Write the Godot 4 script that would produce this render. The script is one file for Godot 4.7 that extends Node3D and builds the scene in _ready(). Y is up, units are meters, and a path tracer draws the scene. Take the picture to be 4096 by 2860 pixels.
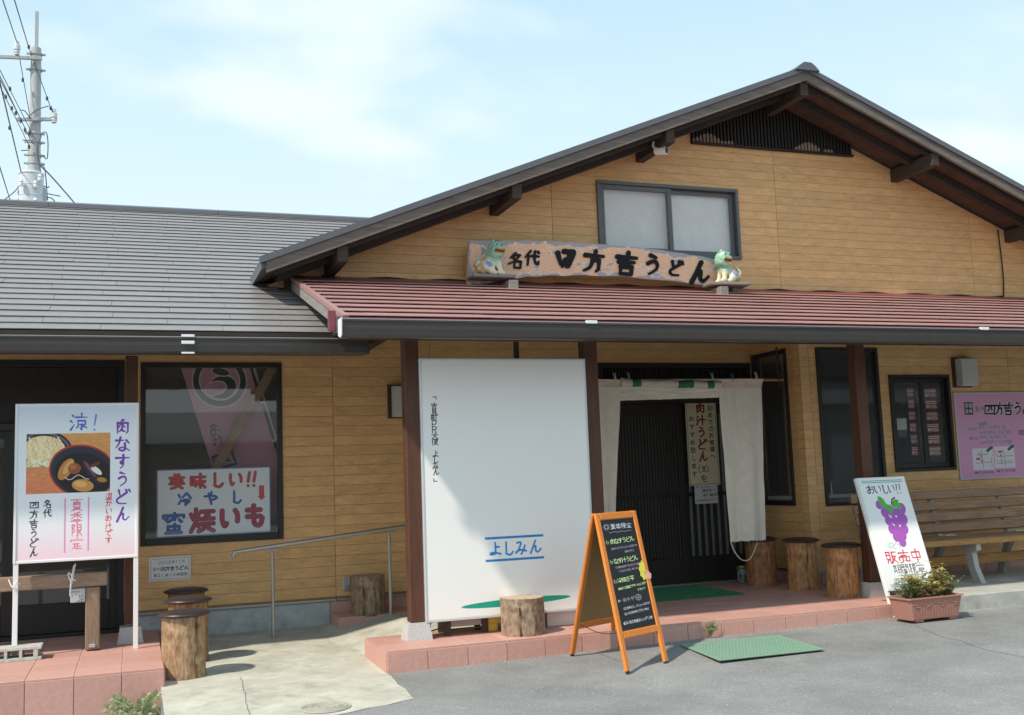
extends Node3D
# A roadside noodle restaurant: gabled siding building, red slate canopy, tiled entrance platform, signs, stools and a bench.
# World axes: X along the facade, Y up (0 = top of the entrance platform), Z out of the wall (0 = front edge of the platform step).

# ---------------------------------------------------------------- camera model (solved from the photograph's lines and 30 cm tiles)
const FOC := 4177.87
const EYE := Vector3(-1.67578, 1.196436, 7.418897)
var cam_r: Vector3
var cam_u: Vector3
var cam_f: Vector3
func camera_axes():
	var yaw := 0.3488376
	var pit := 0.112777
	var rol := -0.0369465
	var rt := Vector3(cos(yaw), 0, sin(yaw))
	cam_f = Vector3(sin(yaw) * cos(pit), sin(pit), -cos(yaw) * cos(pit))
	var up := rt.cross(cam_f).normalized()
	cam_r = rt * cos(rol) + up * sin(rol)
	cam_u = up * cos(rol) - rt * sin(rol)
func ray(px: float, py: float) -> Vector3:
	return cam_r * ((px - 2048.0) / FOC) - cam_u * ((py - 1430.0) / FOC) + cam_f
func oz(px: float, py: float, z: float) -> Vector3:      # the point of the plane Z = z seen at a photo pixel
	var d := ray(px, py)
	return EYE + d * ((z - EYE.z) / d.z)
func oy(px: float, py: float, y: float) -> Vector3:
	var d := ray(px, py)
	return EYE + d * ((y - EYE.y) / d.y)
func ox(px: float, py: float, x: float) -> Vector3:
	var d := ray(px, py)
	return EYE + d * ((x - EYE.x) / d.x)

# ---------------------------------------------------------------- nodes
var names := {}
func numbered(called: String) -> String:
	var n: int = names.get(called, 0)
	names[called] = n + 1
	return called if n == 0 else "%s_%03d" % [called, n]
func thing(called: String, label: String, category: String, at := Vector3.ZERO, group := "") -> Node3D:
	var o := Node3D.new()
	o.name = numbered(called)
	add_child(o)
	o.position = at
	o.set_meta("label", label)
	o.set_meta("category", category)
	if group != "":
		o.set_meta("group", group)
	return o
func tag(o: Node3D, label: String, category: String, group := ""):
	o.set_meta("label", label)
	o.set_meta("category", category)
	if group != "":
		o.set_meta("group", group)
func origin_of(n: Node) -> Vector3:
	var p := Vector3.ZERO
	while n != null and n != self:
		if n is Node3D:
			p += n.position
		n = n.get_parent()
	return p
func put(parent: Node, called: String, mesh: Mesh, mat: Material, at := Vector3.ZERO, turn := Basis.IDENTITY) -> MeshInstance3D:
	var o := MeshInstance3D.new()
	o.name = numbered(called) if parent == self else called
	o.mesh = mesh
	o.material_override = mat
	o.transform = Transform3D(turn, at)
	parent.add_child(o, true)
	return o
func putw(parent: Node, called: String, mesh: Mesh, mat: Material, at := Vector3.ZERO, turn := Basis.IDENTITY) -> MeshInstance3D:
	return put(parent, called, mesh, mat, at - origin_of(parent), turn)   # "at" is a world position (parents are not turned)
func group_node(parent: Node, called: String, at: Vector3) -> Node3D:
	var o := Node3D.new()
	o.name = called
	parent.add_child(o, true)
	o.position = at - origin_of(parent)
	return o
func structure(o: Node):
	o.set_meta("kind", "structure")

# ---------------------------------------------------------------- meshes
func new_st() -> SurfaceTool:
	var st := SurfaceTool.new()
	st.begin(Mesh.PRIMITIVE_TRIANGLES)
	return st
func tri(st: SurfaceTool, a: Vector3, b: Vector3, c: Vector3, n: Vector3, ua := Vector2.ZERO, ub := Vector2.ZERO, uc := Vector2.ZERO):
	var flip := (a - c).cross(a - b).dot(n) < 0.0
	st.set_normal(n); st.set_uv(ua); st.add_vertex(a)
	if flip:
		st.set_normal(n); st.set_uv(uc); st.add_vertex(c)
		st.set_normal(n); st.set_uv(ub); st.add_vertex(b)
	else:
		st.set_normal(n); st.set_uv(ub); st.add_vertex(b)
		st.set_normal(n); st.set_uv(uc); st.add_vertex(c)
func quad(st: SurfaceTool, a: Vector3, b: Vector3, c: Vector3, d: Vector3, hint: Vector3):
	var n := (b - a).cross(c - a)
	if n.length() < 1e-12:
		n = (c - a).cross(d - a)
	n = n.normalized()
	if n.dot(hint) < 0.0:
		n = -n
	tri(st, a, b, c, n, Vector2(0, 0), Vector2(1, 0), Vector2(1, 1))
	tri(st, a, c, d, n, Vector2(0, 0), Vector2(1, 1), Vector2(0, 1))
var box_cache := {}
func bbox(size: Vector3, bev := 0.0) -> ArrayMesh:       # a box with chamfered edges
	var key := "%.4f %.4f %.4f %.4f" % [size.x, size.y, size.z, bev]
	if box_cache.has(key):
		return box_cache[key]
	var st := new_st()
	add_box(st, Vector3.ZERO, size, bev)
	var m := st.commit()
	box_cache[key] = m
	return m
func add_box(st: SurfaceTool, c: Vector3, size: Vector3, bev := 0.0, turn := Basis.IDENTITY):
	var h := size * 0.5
	var b: float = minf(bev, minf(h.x, minf(h.y, h.z)) * 0.9)
	for ax in 3:
		var u := (ax + 1) % 3
		var v := (ax + 2) % 3
		for s: float in [-1.0, 1.0]:
			var q: Array[Vector3] = []
			for k: Vector2 in [Vector2(-1, -1), Vector2(1, -1), Vector2(1, 1), Vector2(-1, 1)]:
				var p := Vector3.ZERO
				p[ax] = s * h[ax]
				p[u] = k.x * (h[u] - b)
				p[v] = k.y * (h[v] - b)
				q.append(c + turn * p)
			var n := Vector3.ZERO
			n[ax] = s
			quad(st, q[0], q[1], q[2], q[3], turn * n)
	if b > 0.0:
		for ax in 3:
			var u := (ax + 1) % 3
			var v := (ax + 2) % 3
			for su: float in [-1.0, 1.0]:
				for sv: float in [-1.0, 1.0]:
					var q: Array[Vector3] = []
					for k: Vector2 in [Vector2(-1, 0), Vector2(1, 0), Vector2(1, 1), Vector2(-1, 1)]:
						var p := Vector3.ZERO
						p[ax] = k.x * (h[ax] - b)
						p[u] = su * (h[u] - (0.0 if k.y < 0.5 else b))
						p[v] = sv * (h[v] - (b if k.y < 0.5 else 0.0))
						q.append(c + turn * p)
					var n := Vector3.ZERO
					n[u] = su
					n[v] = sv
					quad(st, q[0], q[1], q[2], q[3], turn * n)
		for sx: float in [-1.0, 1.0]:
			for sy: float in [-1.0, 1.0]:
				for sz: float in [-1.0, 1.0]:
					var s := Vector3(sx, sy, sz)
					var p0 := Vector3(s.x * h.x, s.y * (h.y - b), s.z * (h.z - b))
					var p1 := Vector3(s.x * (h.x - b), s.y * h.y, s.z * (h.z - b))
					var p2 := Vector3(s.x * (h.x - b), s.y * (h.y - b), s.z * h.z)
					tri(st, c + turn * p0, c + turn * p1, c + turn * p2, (turn * s).normalized())
func box(parent: Node, called: String, mat: Material, a: Vector3, b: Vector3, bev := 0.004) -> MeshInstance3D:   # world corners
	var size := (b - a).abs()
	return putw(parent, called, bbox(size, bev), mat, (a + b) * 0.5)
func sbox(st: SurfaceTool, a: Vector3, b: Vector3, bev := 0.0):
	add_box(st, (a + b) * 0.5, (b - a).abs(), bev)
func add_prism(st: SurfaceTool, poly: PackedVector2Array, z0: float, z1: float, cham := 0.0):   # polygon in XY, front at z1
	var p := poly
	if Geometry2D.is_polygon_clockwise(p):
		p.reverse()
	var front := p
	if cham > 0.0:
		var off := Geometry2D.offset_polygon(p, -cham)
		if off.size() == 1 and off[0].size() == p.size():
			front = off[0]
			if Geometry2D.is_polygon_clockwise(front):
				front.reverse()
			var best := 0
			for i in front.size():
				if front[i].distance_squared_to(p[0]) < front[best].distance_squared_to(p[0]):
					best = i
			var r := PackedVector2Array()
			for i in front.size():
				r.append(front[(best + i) % front.size()])
			front = r
		else:
			cham = 0.0
	var idx := Geometry2D.triangulate_polygon(front)
	for i in range(0, idx.size(), 3):
		var a := front[idx[i]]; var b := front[idx[i + 1]]; var c := front[idx[i + 2]]
		tri(st, Vector3(a.x, a.y, z1), Vector3(b.x, b.y, z1), Vector3(c.x, c.y, z1), Vector3(0, 0, 1))
	var idb := Geometry2D.triangulate_polygon(p)
	for i in range(0, idb.size(), 3):
		var a := p[idb[i]]; var b := p[idb[i + 1]]; var c := p[idb[i + 2]]
		tri(st, Vector3(a.x, a.y, z0), Vector3(b.x, b.y, z0), Vector3(c.x, c.y, z0), Vector3(0, 0, -1))
	var n := p.size()
	var zs := z1 - cham
	for i in n:
		var a := p[i]; var b := p[(i + 1) % n]
		var e := (b - a)
		if e.length() < 1e-6:
			continue
		var nn := Vector3(e.y, -e.x, 0)
		quad(st, Vector3(a.x, a.y, z0), Vector3(b.x, b.y, z0), Vector3(b.x, b.y, zs), Vector3(a.x, a.y, zs), nn)
		if cham > 0.0:
			var fa := front[i]; var fb := front[(i + 1) % n]
			quad(st, Vector3(a.x, a.y, zs), Vector3(b.x, b.y, zs), Vector3(fb.x, fb.y, z1), Vector3(fa.x, fa.y, z1), nn + Vector3(0, 0, nn.length()))
func prism_mesh(poly: PackedVector2Array, z0: float, z1: float, cham := 0.0) -> ArrayMesh:
	var st := new_st()
	add_prism(st, poly, z0, z1, cham)
	return st.commit()
func smooth_path(p: Array, steps := 6) -> PackedVector3Array:
	var r := PackedVector3Array()
	for i in p.size() - 1:
		var a: Vector3 = p[maxi(i - 1, 0)]
		var b: Vector3 = p[i]
		var c: Vector3 = p[i + 1]
		var d: Vector3 = p[mini(i + 2, p.size() - 1)]
		for k in steps:
			r.append(b.cubic_interpolate(c, a, d, float(k) / steps))
	r.append(p[p.size() - 1])
	return r
func add_tube(st: SurfaceTool, path: PackedVector3Array, r0: float, r1 := -1.0, sides := 8, cap := true):
	if r1 < 0.0:
		r1 = r0
	var n := path.size()
	var up := Vector3.UP
	var rings: Array = []
	var t0 := (path[1] - path[0]).normalized()
	if absf(t0.dot(up)) > 0.9:
		up = Vector3.RIGHT
	var side := t0.cross(up).normalized()
	for i in n:
		var t := (path[mini(i + 1, n - 1)] - path[maxi(i - 1, 0)]).normalized()
		side = (side - t * side.dot(t)).normalized()
		var bi := t.cross(side)
		var r: float = lerpf(r0, r1, float(i) / (n - 1))
		var ring: Array[Vector3] = []
		for k in sides:
			var a := TAU * k / sides
			ring.append(side * cos(a) * r + bi * sin(a) * r)
		rings.append(ring)
	for i in n - 1:
		for k in sides:
			var k2 := (k + 1) % sides
			var a: Vector3 = rings[i][k]; var b: Vector3 = rings[i][k2]
			var c: Vector3 = rings[i + 1][k2]; var d: Vector3 = rings[i + 1][k]
			smooth_quad(st, path[i] + a, path[i] + b, path[i + 1] + c, path[i + 1] + d, a.normalized(), b.normalized(), c.normalized(), d.normalized())
	if cap:
		for e in 2:
			var i := 0 if e == 0 else n - 1
			var nn: Vector3 = (path[0] - path[1]).normalized() if e == 0 else (path[n - 1] - path[n - 2]).normalized()
			for k in range(1, sides - 1):
				tri(st, path[i] + rings[i][0], path[i] + rings[i][k], path[i] + rings[i][k + 1], nn)
func smooth_quad(st: SurfaceTool, a: Vector3, b: Vector3, c: Vector3, d: Vector3, na: Vector3, nb: Vector3, nc: Vector3, nd: Vector3, ua := Vector2.ZERO, ub := Vector2.ZERO, uc := Vector2.ZERO, ud := Vector2.ZERO):
	smooth_tri(st, a, b, c, na, nb, nc, ua, ub, uc)
	smooth_tri(st, a, c, d, na, nc, nd, ua, uc, ud)
func smooth_tri(st: SurfaceTool, a: Vector3, b: Vector3, c: Vector3, na: Vector3, nb: Vector3, nc: Vector3, ua := Vector2.ZERO, ub := Vector2.ZERO, uc := Vector2.ZERO):
	var flip := (a - c).cross(a - b).dot(na + nb + nc) < 0.0
	st.set_normal(na); st.set_uv(ua); st.add_vertex(a)
	if flip:
		st.set_normal(nc); st.set_uv(uc); st.add_vertex(c)
		st.set_normal(nb); st.set_uv(ub); st.add_vertex(b)
	else:
		st.set_normal(nb); st.set_uv(ub); st.add_vertex(b)
		st.set_normal(nc); st.set_uv(uc); st.add_vertex(c)
func tube_mesh(path: Array, r0: float, r1 := -1.0, sides := 8, smooth := 0) -> ArrayMesh:
	var st := new_st()
	var p := PackedVector3Array()
	if smooth > 0:
		p = smooth_path(path, smooth)
	else:
		for v: Vector3 in path:
			p.append(v)
	add_tube(st, p, r0, r1, sides)
	return st.commit()
func add_lathe(st: SurfaceTool, prof: Array, sides := 24, centre := Vector3.ZERO, squash := 1.0):   # prof: Vector2(radius, y) from bottom to top
	for i in prof.size() - 1:
		var p: Vector2 = prof[i]; var q: Vector2 = prof[i + 1]
		var e := q - p
		var nn := Vector2(e.y, -e.x).normalized()
		for k in sides:
			var a0 := TAU * k / sides; var a1 := TAU * (k + 1) / sides
			var d0 := Vector3(cos(a0), 0, sin(a0) * squash); var d1 := Vector3(cos(a1), 0, sin(a1) * squash)
			var n0 := (d0 * nn.x + Vector3.UP * nn.y).normalized(); var n1 := (d1 * nn.x + Vector3.UP * nn.y).normalized()
			var A := centre + d0 * p.x + Vector3.UP * p.y; var B := centre + d1 * p.x + Vector3.UP * p.y
			var C := centre + d1 * q.x + Vector3.UP * q.y; var D := centre + d0 * q.x + Vector3.UP * q.y
			if p.x > 1e-6:
				smooth_tri(st, A, B, C, n0, n1, n1)
			if q.x > 1e-6:
				smooth_tri(st, A, C, D, n0, n1, n0)
func lathe_mesh(prof: Array, sides := 24) -> ArrayMesh:
	var st := new_st()
	add_lathe(st, prof, sides)
	return st.commit()
func sheet_mesh(w: float, h: float) -> ArrayMesh:         # a printed sheet in XY, centred, facing +Z, upright UV
	var st := new_st()
	var a := Vector3(-w / 2, h / 2, 0); var b := Vector3(w / 2, h / 2, 0); var c := Vector3(w / 2, -h / 2, 0); var d := Vector3(-w / 2, -h / 2, 0)
	tri(st, a, b, c, Vector3(0, 0, 1), Vector2(0, 0), Vector2(1, 0), Vector2(1, 1))
	tri(st, a, c, d, Vector3(0, 0, 1), Vector2(0, 0), Vector2(1, 1), Vector2(0, 1))
	return st.commit()

# ---------------------------------------------------------------- materials
func lin(c: Color) -> Color:
	return c.linear_to_srgb()
func mat(c: Color, rough := 0.8, metal := 0.0, spec := 0.5) -> StandardMaterial3D:
	var m := StandardMaterial3D.new()
	m.albedo_color = lin(c)
	m.roughness = rough
	m.metallic = metal
	m.metallic_specular = spec
	return m
func tmat(c: Color, tex: Texture2D, scale: Vector3, rough := 0.8, offset := Vector3.ZERO, spec := 0.5) -> StandardMaterial3D:
	var m := mat(c, rough, 0.0, spec)
	m.albedo_texture = tex
	m.uv1_triplanar = true
	m.uv1_world_triplanar = true
	m.uv1_scale = scale
	m.uv1_offset = offset
	m.uv1_triplanar_sharpness = 8.0
	return m
func local_tex(m: StandardMaterial3D) -> StandardMaterial3D:
	m.uv1_world_triplanar = false
	return m
func print_mat(img: Image, rough := 0.5) -> StandardMaterial3D:
	var m := StandardMaterial3D.new()
	img.generate_mipmaps()
	m.albedo_texture = ImageTexture.create_from_image(img)
	m.roughness = rough
	return m
var T := {}      # textures
var MT := {}     # materials
func gray_tex(w: int, h: int, f: Callable) -> ImageTexture:
	var im := Image.create(w, h, false, Image.FORMAT_RGB8)
	for y in h:
		for x in w:
			var v: Color = f.call(x, y)
			im.set_pixel(x, y, lin(v))
	im.generate_mipmaps()
	return ImageTexture.create_from_image(im)
func noise(sd: int, freq: float, oct := 4) -> FastNoiseLite:
	var n := FastNoiseLite.new()
	n.seed = sd
	n.frequency = freq
	n.noise_type = FastNoiseLite.TYPE_SIMPLEX_SMOOTH
	n.fractal_octaves = oct
	return n
# noise that repeats over a w x h tile (sampled on two circles)
func tiled(n: FastNoiseLite, u: float, v: float, rx: float, ry: float) -> float:
	var a := TAU * u
	var b := TAU * v
	# blend of four shifted samples keeps the tile seamless without needing 4D noise
	var x := u * rx; var y := v * ry
	var fu := smoothstep(0.75, 1.0, u); var fv := smoothstep(0.75, 1.0, v)
	var s := n.get_noise_2d(x, y)
	if fu > 0.0:
		s = lerpf(s, n.get_noise_2d(x - rx, y), fu)
	if fv > 0.0:
		var s2 := n.get_noise_2d(x, y - ry)
		if fu > 0.0:
			s2 = lerpf(s2, n.get_noise_2d(x - rx, y - ry), fu)
		s = lerpf(s, s2, fv)
	return s
func make_textures():
	var n1 := noise(11, 1.0, 4)
	var n2 := noise(12, 1.0, 3)
	var n3 := noise(13, 1.0, 5)
	# bamboo-look siding: long horizontal streaks and short darker dashes (tile 1.6 m x 0.8 m)
	T.siding = gray_tex(768, 512, func(x, y):
		var u: float = x / 768.0; var v: float = y / 512.0
		var s: float = tiled(n1, u, v, 9.0, 120.0) * 0.5 + tiled(n2, u, v, 26.0, 190.0) * 0.42
		var w: float = tiled(n3, u, v, 5.0, 7.0)
		var d: float = smoothstep(0.22, 0.5, tiled(n2, fposmod(u + 0.37, 1.0), v, 20.0, 170.0)) * smoothstep(-0.1, 0.35, tiled(n1, u, v + 0.21, 7.0, 16.0))
		var k: float = 0.98 + s * 0.42 + w * 0.16 - d * 0.3
		return Color(clampf(k, 0.3, 1.2), clampf(k * (0.985 + s * 0.06 - d * 0.05), 0.2, 1.2), clampf(k * (0.96 + s * 0.16 - d * 0.1), 0.15, 1.2)) * 0.8)
	# wood grain running along v
	T.grain_v = gray_tex(384, 512, func(x, y):
		var u: float = x / 384.0; var v: float = y / 512.0
		var bend: float = tiled(n3, u, v, 2.0, 2.0) * 0.05
		var s: float = tiled(n1, fposmod(u + bend, 1.0), v, 46.0, 3.0)
		var f: float = tiled(n2, u, v, 120.0, 7.0)
		var w: float = tiled(n3, u, v, 3.0, 2.5)
		var k: float = 0.8 + s * 0.42 + f * 0.3 + w * 0.22
		return Color(1, 0.98, 0.96) * clampf(k, 0.25, 1.25) * 0.8)
	# wood grain running along u
	T.grain_u = gray_tex(512, 384, func(x, y):
		var u: float = x / 512.0; var v: float = y / 384.0
		var bend: float = tiled(n3, u, v, 2.0, 2.0) * 0.05
		var s: float = tiled(n1, u, fposmod(v + bend, 1.0), 3.0, 46.0)
		var f: float = tiled(n2, u, v, 7.0, 120.0)
		var w: float = tiled(n3, u, v, 2.5, 3.0)
		var k: float = 0.8 + s * 0.42 + f * 0.3 + w * 0.22
		return Color(1, 0.98, 0.96) * clampf(k, 0.25, 1.25) * 0.8)
	# soft mottling for tiles, slates and painted metal
	T.mottle = gray_tex(384, 384, func(x, y):
		var u: float = x / 384.0; var v: float = y / 384.0
		var s: float = tiled(n3, u, v, 5.0, 5.0) * 0.09 + tiled(n1, u, v, 30.0, 30.0) * 0.06 + tiled(n2, u, v, 110.0, 110.0) * 0.1
		return Color(1, 1, 1) * clampf(0.84 + s, 0.4, 1.0))
	# concrete: broad stains, fine grit
	T.concrete = gray_tex(512, 512, func(x, y):
		var u: float = x / 512.0; var v: float = y / 512.0
		var s: float = tiled(n3, u, v, 3.5, 3.5) * 0.22 + tiled(n1, u, v, 17.0, 17.0) * 0.1 + tiled(n2, u, v, 150.0, 150.0) * 0.22
		var st: float = smoothstep(0.15, 0.5, tiled(n3, v, u, 6.0, 6.0)) * 0.12
		var k: float = clampf(0.8 + s - st, 0.35, 1.0)
		return Color(k, k * 0.995, k * (0.95 + s * 0.1)))
	# asphalt: grey binder with pale and dark aggregate specks
	var rng := RandomNumberGenerator.new()
	rng.seed = 5
	var spk := PackedFloat32Array()
	spk.resize(512 * 512)
	for i in 15000:
		var cx := rng.randi() % 512; var cy := rng.randi() % 512
		var a := rng.randf_range(-0.22, 0.3)
		if rng.randf() < 0.12:
			a = rng.randf_range(0.3, 0.75)
		for dy in range(0, 2 + rng.randi() % 2):
			for dx in range(0, 2 + rng.randi() % 2):
				spk[((cy + dy) % 512) * 512 + (cx + dx) % 512] = a * rng.randf_range(0.6, 1.0)
	T.asphalt = gray_tex(512, 512, func(x, y):
		var u: float = x / 512.0; var v: float = y / 512.0
		var k: float = 0.62 + tiled(n3, u, v, 4.0, 4.0) * 0.08 + tiled(n2, u, v, 200.0, 200.0) * 0.14 + spk[y * 512 + x] * 0.6
		k = clampf(k, 0.2, 1.0)
		return Color(k * 0.985, k * 0.995, k))
	# broad blotches laid over the asphalt's speckle
	T.blotch = gray_tex(512, 512, func(x, y):
		var u: float = x / 512.0; var v: float = y / 512.0
		var s: float = tiled(n3, u, v, 4.0, 5.0) * 0.2 + tiled(n1, u, v, 14.0, 14.0) * 0.1 + tiled(n2, v, u, 40.0, 40.0) * 0.04
		return Color(1, 1, 1) * clampf(0.86 + s, 0.5, 1.0))
	# granite speckle
	T.granite = gray_tex(256, 256, func(x, y):
		var u: float = x / 256.0; var v: float = y / 256.0
		var s: float = tiled(n2, u, v, 90.0, 90.0) + tiled(n1, u, v, 60.0, 60.0) * 0.5
		var k: float = 0.62 if s > -0.15 else 0.32
		if s > 0.3:
			k = 0.9
		return Color(k, k, k * 1.01))
	# coarse cloth weave
	T.cloth = gray_tex(256, 256, func(x, y):
		var u: float = x / 256.0; var v: float = y / 256.0
		var s: float = tiled(n1, u, v, 140.0, 10.0) * 0.08 + tiled(n2, u, v, 10.0, 140.0) * 0.1 + tiled(n3, u, v, 4.0, 4.0) * 0.08
		return Color(1, 1, 1) * clampf(0.9 + s, 0.5, 1.0))
	# weathered board: bare orange wood showing through grey
	T.worn = gray_tex(1024, 160, func(x, y):
		var u: float = x / 1024.0; var v: float = y / 160.0
		var edge: float = maxf(smoothstep(0.2, 0.0, v), smoothstep(0.86, 1.0, v) * 0.7)
		edge = maxf(edge, smoothstep(0.02, 0.0, u))
		var g: float = n3.get_noise_2d(u * 11.0, v * 2.6) + n1.get_noise_2d(u * 40.0, v * 14.0) * 0.45 + edge * 0.95 - 0.36
		var t: float = smoothstep(0.0, 0.12, g)
		var s: float = 1.0 + n2.get_noise_2d(u * 30.0, v * 40.0) * 0.22
		var e: float = smoothstep(-0.1, -0.02, g) * (1.0 - smoothstep(0.0, 0.05, g))
		var c := Color(0.86, 0.55, 0.36).lerp(Color(0.40, 0.40, 0.42), t) * s
		return c.lerp(Color(0.92, 0.88, 0.84), e * 0.8))
	# log bark side: long vertical checks, orange to brown
	T.log = gray_tex(512, 256, func(x, y):
		var u: float = x / 512.0; var v: float = y / 256.0
		var s: float = tiled(n1, u, v, 60.0, 4.0) * 0.5 + tiled(n2, u, v, 140.0, 8.0) * 0.35
		var p: float = tiled(n3, u, v, 7.0, 4.0)
		var k: float = clampf(0.8 + s * 0.75 + p * 0.5, 0.16, 1.2)
		return Color(k, k * (0.9 + p * 0.18), k * (0.82 + p * 0.25)) * 0.85)
	# concentric end grain for cut stumps
	T.rings = gray_tex(256, 256, func(x, y):
		var d := Vector2(x - 128, y - 120)
		var a: float = d.angle()
		var r: float = d.length() + n3.get_noise_2d(cos(a) * 1.3, sin(a) * 1.3) * 12.0
		var k: float = 0.8 + sin(r * 0.55) * 0.08 + n2.get_noise_2d(x * 0.3, y * 0.3) * 0.15
		for c in 5:
			var da: float = absf(angle_difference(a, c * 1.31 + 0.4))
			if da < 0.035 and r > 12.0:
				k *= 0.5
		return Color(k, k * 0.97, k * 0.92))

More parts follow.
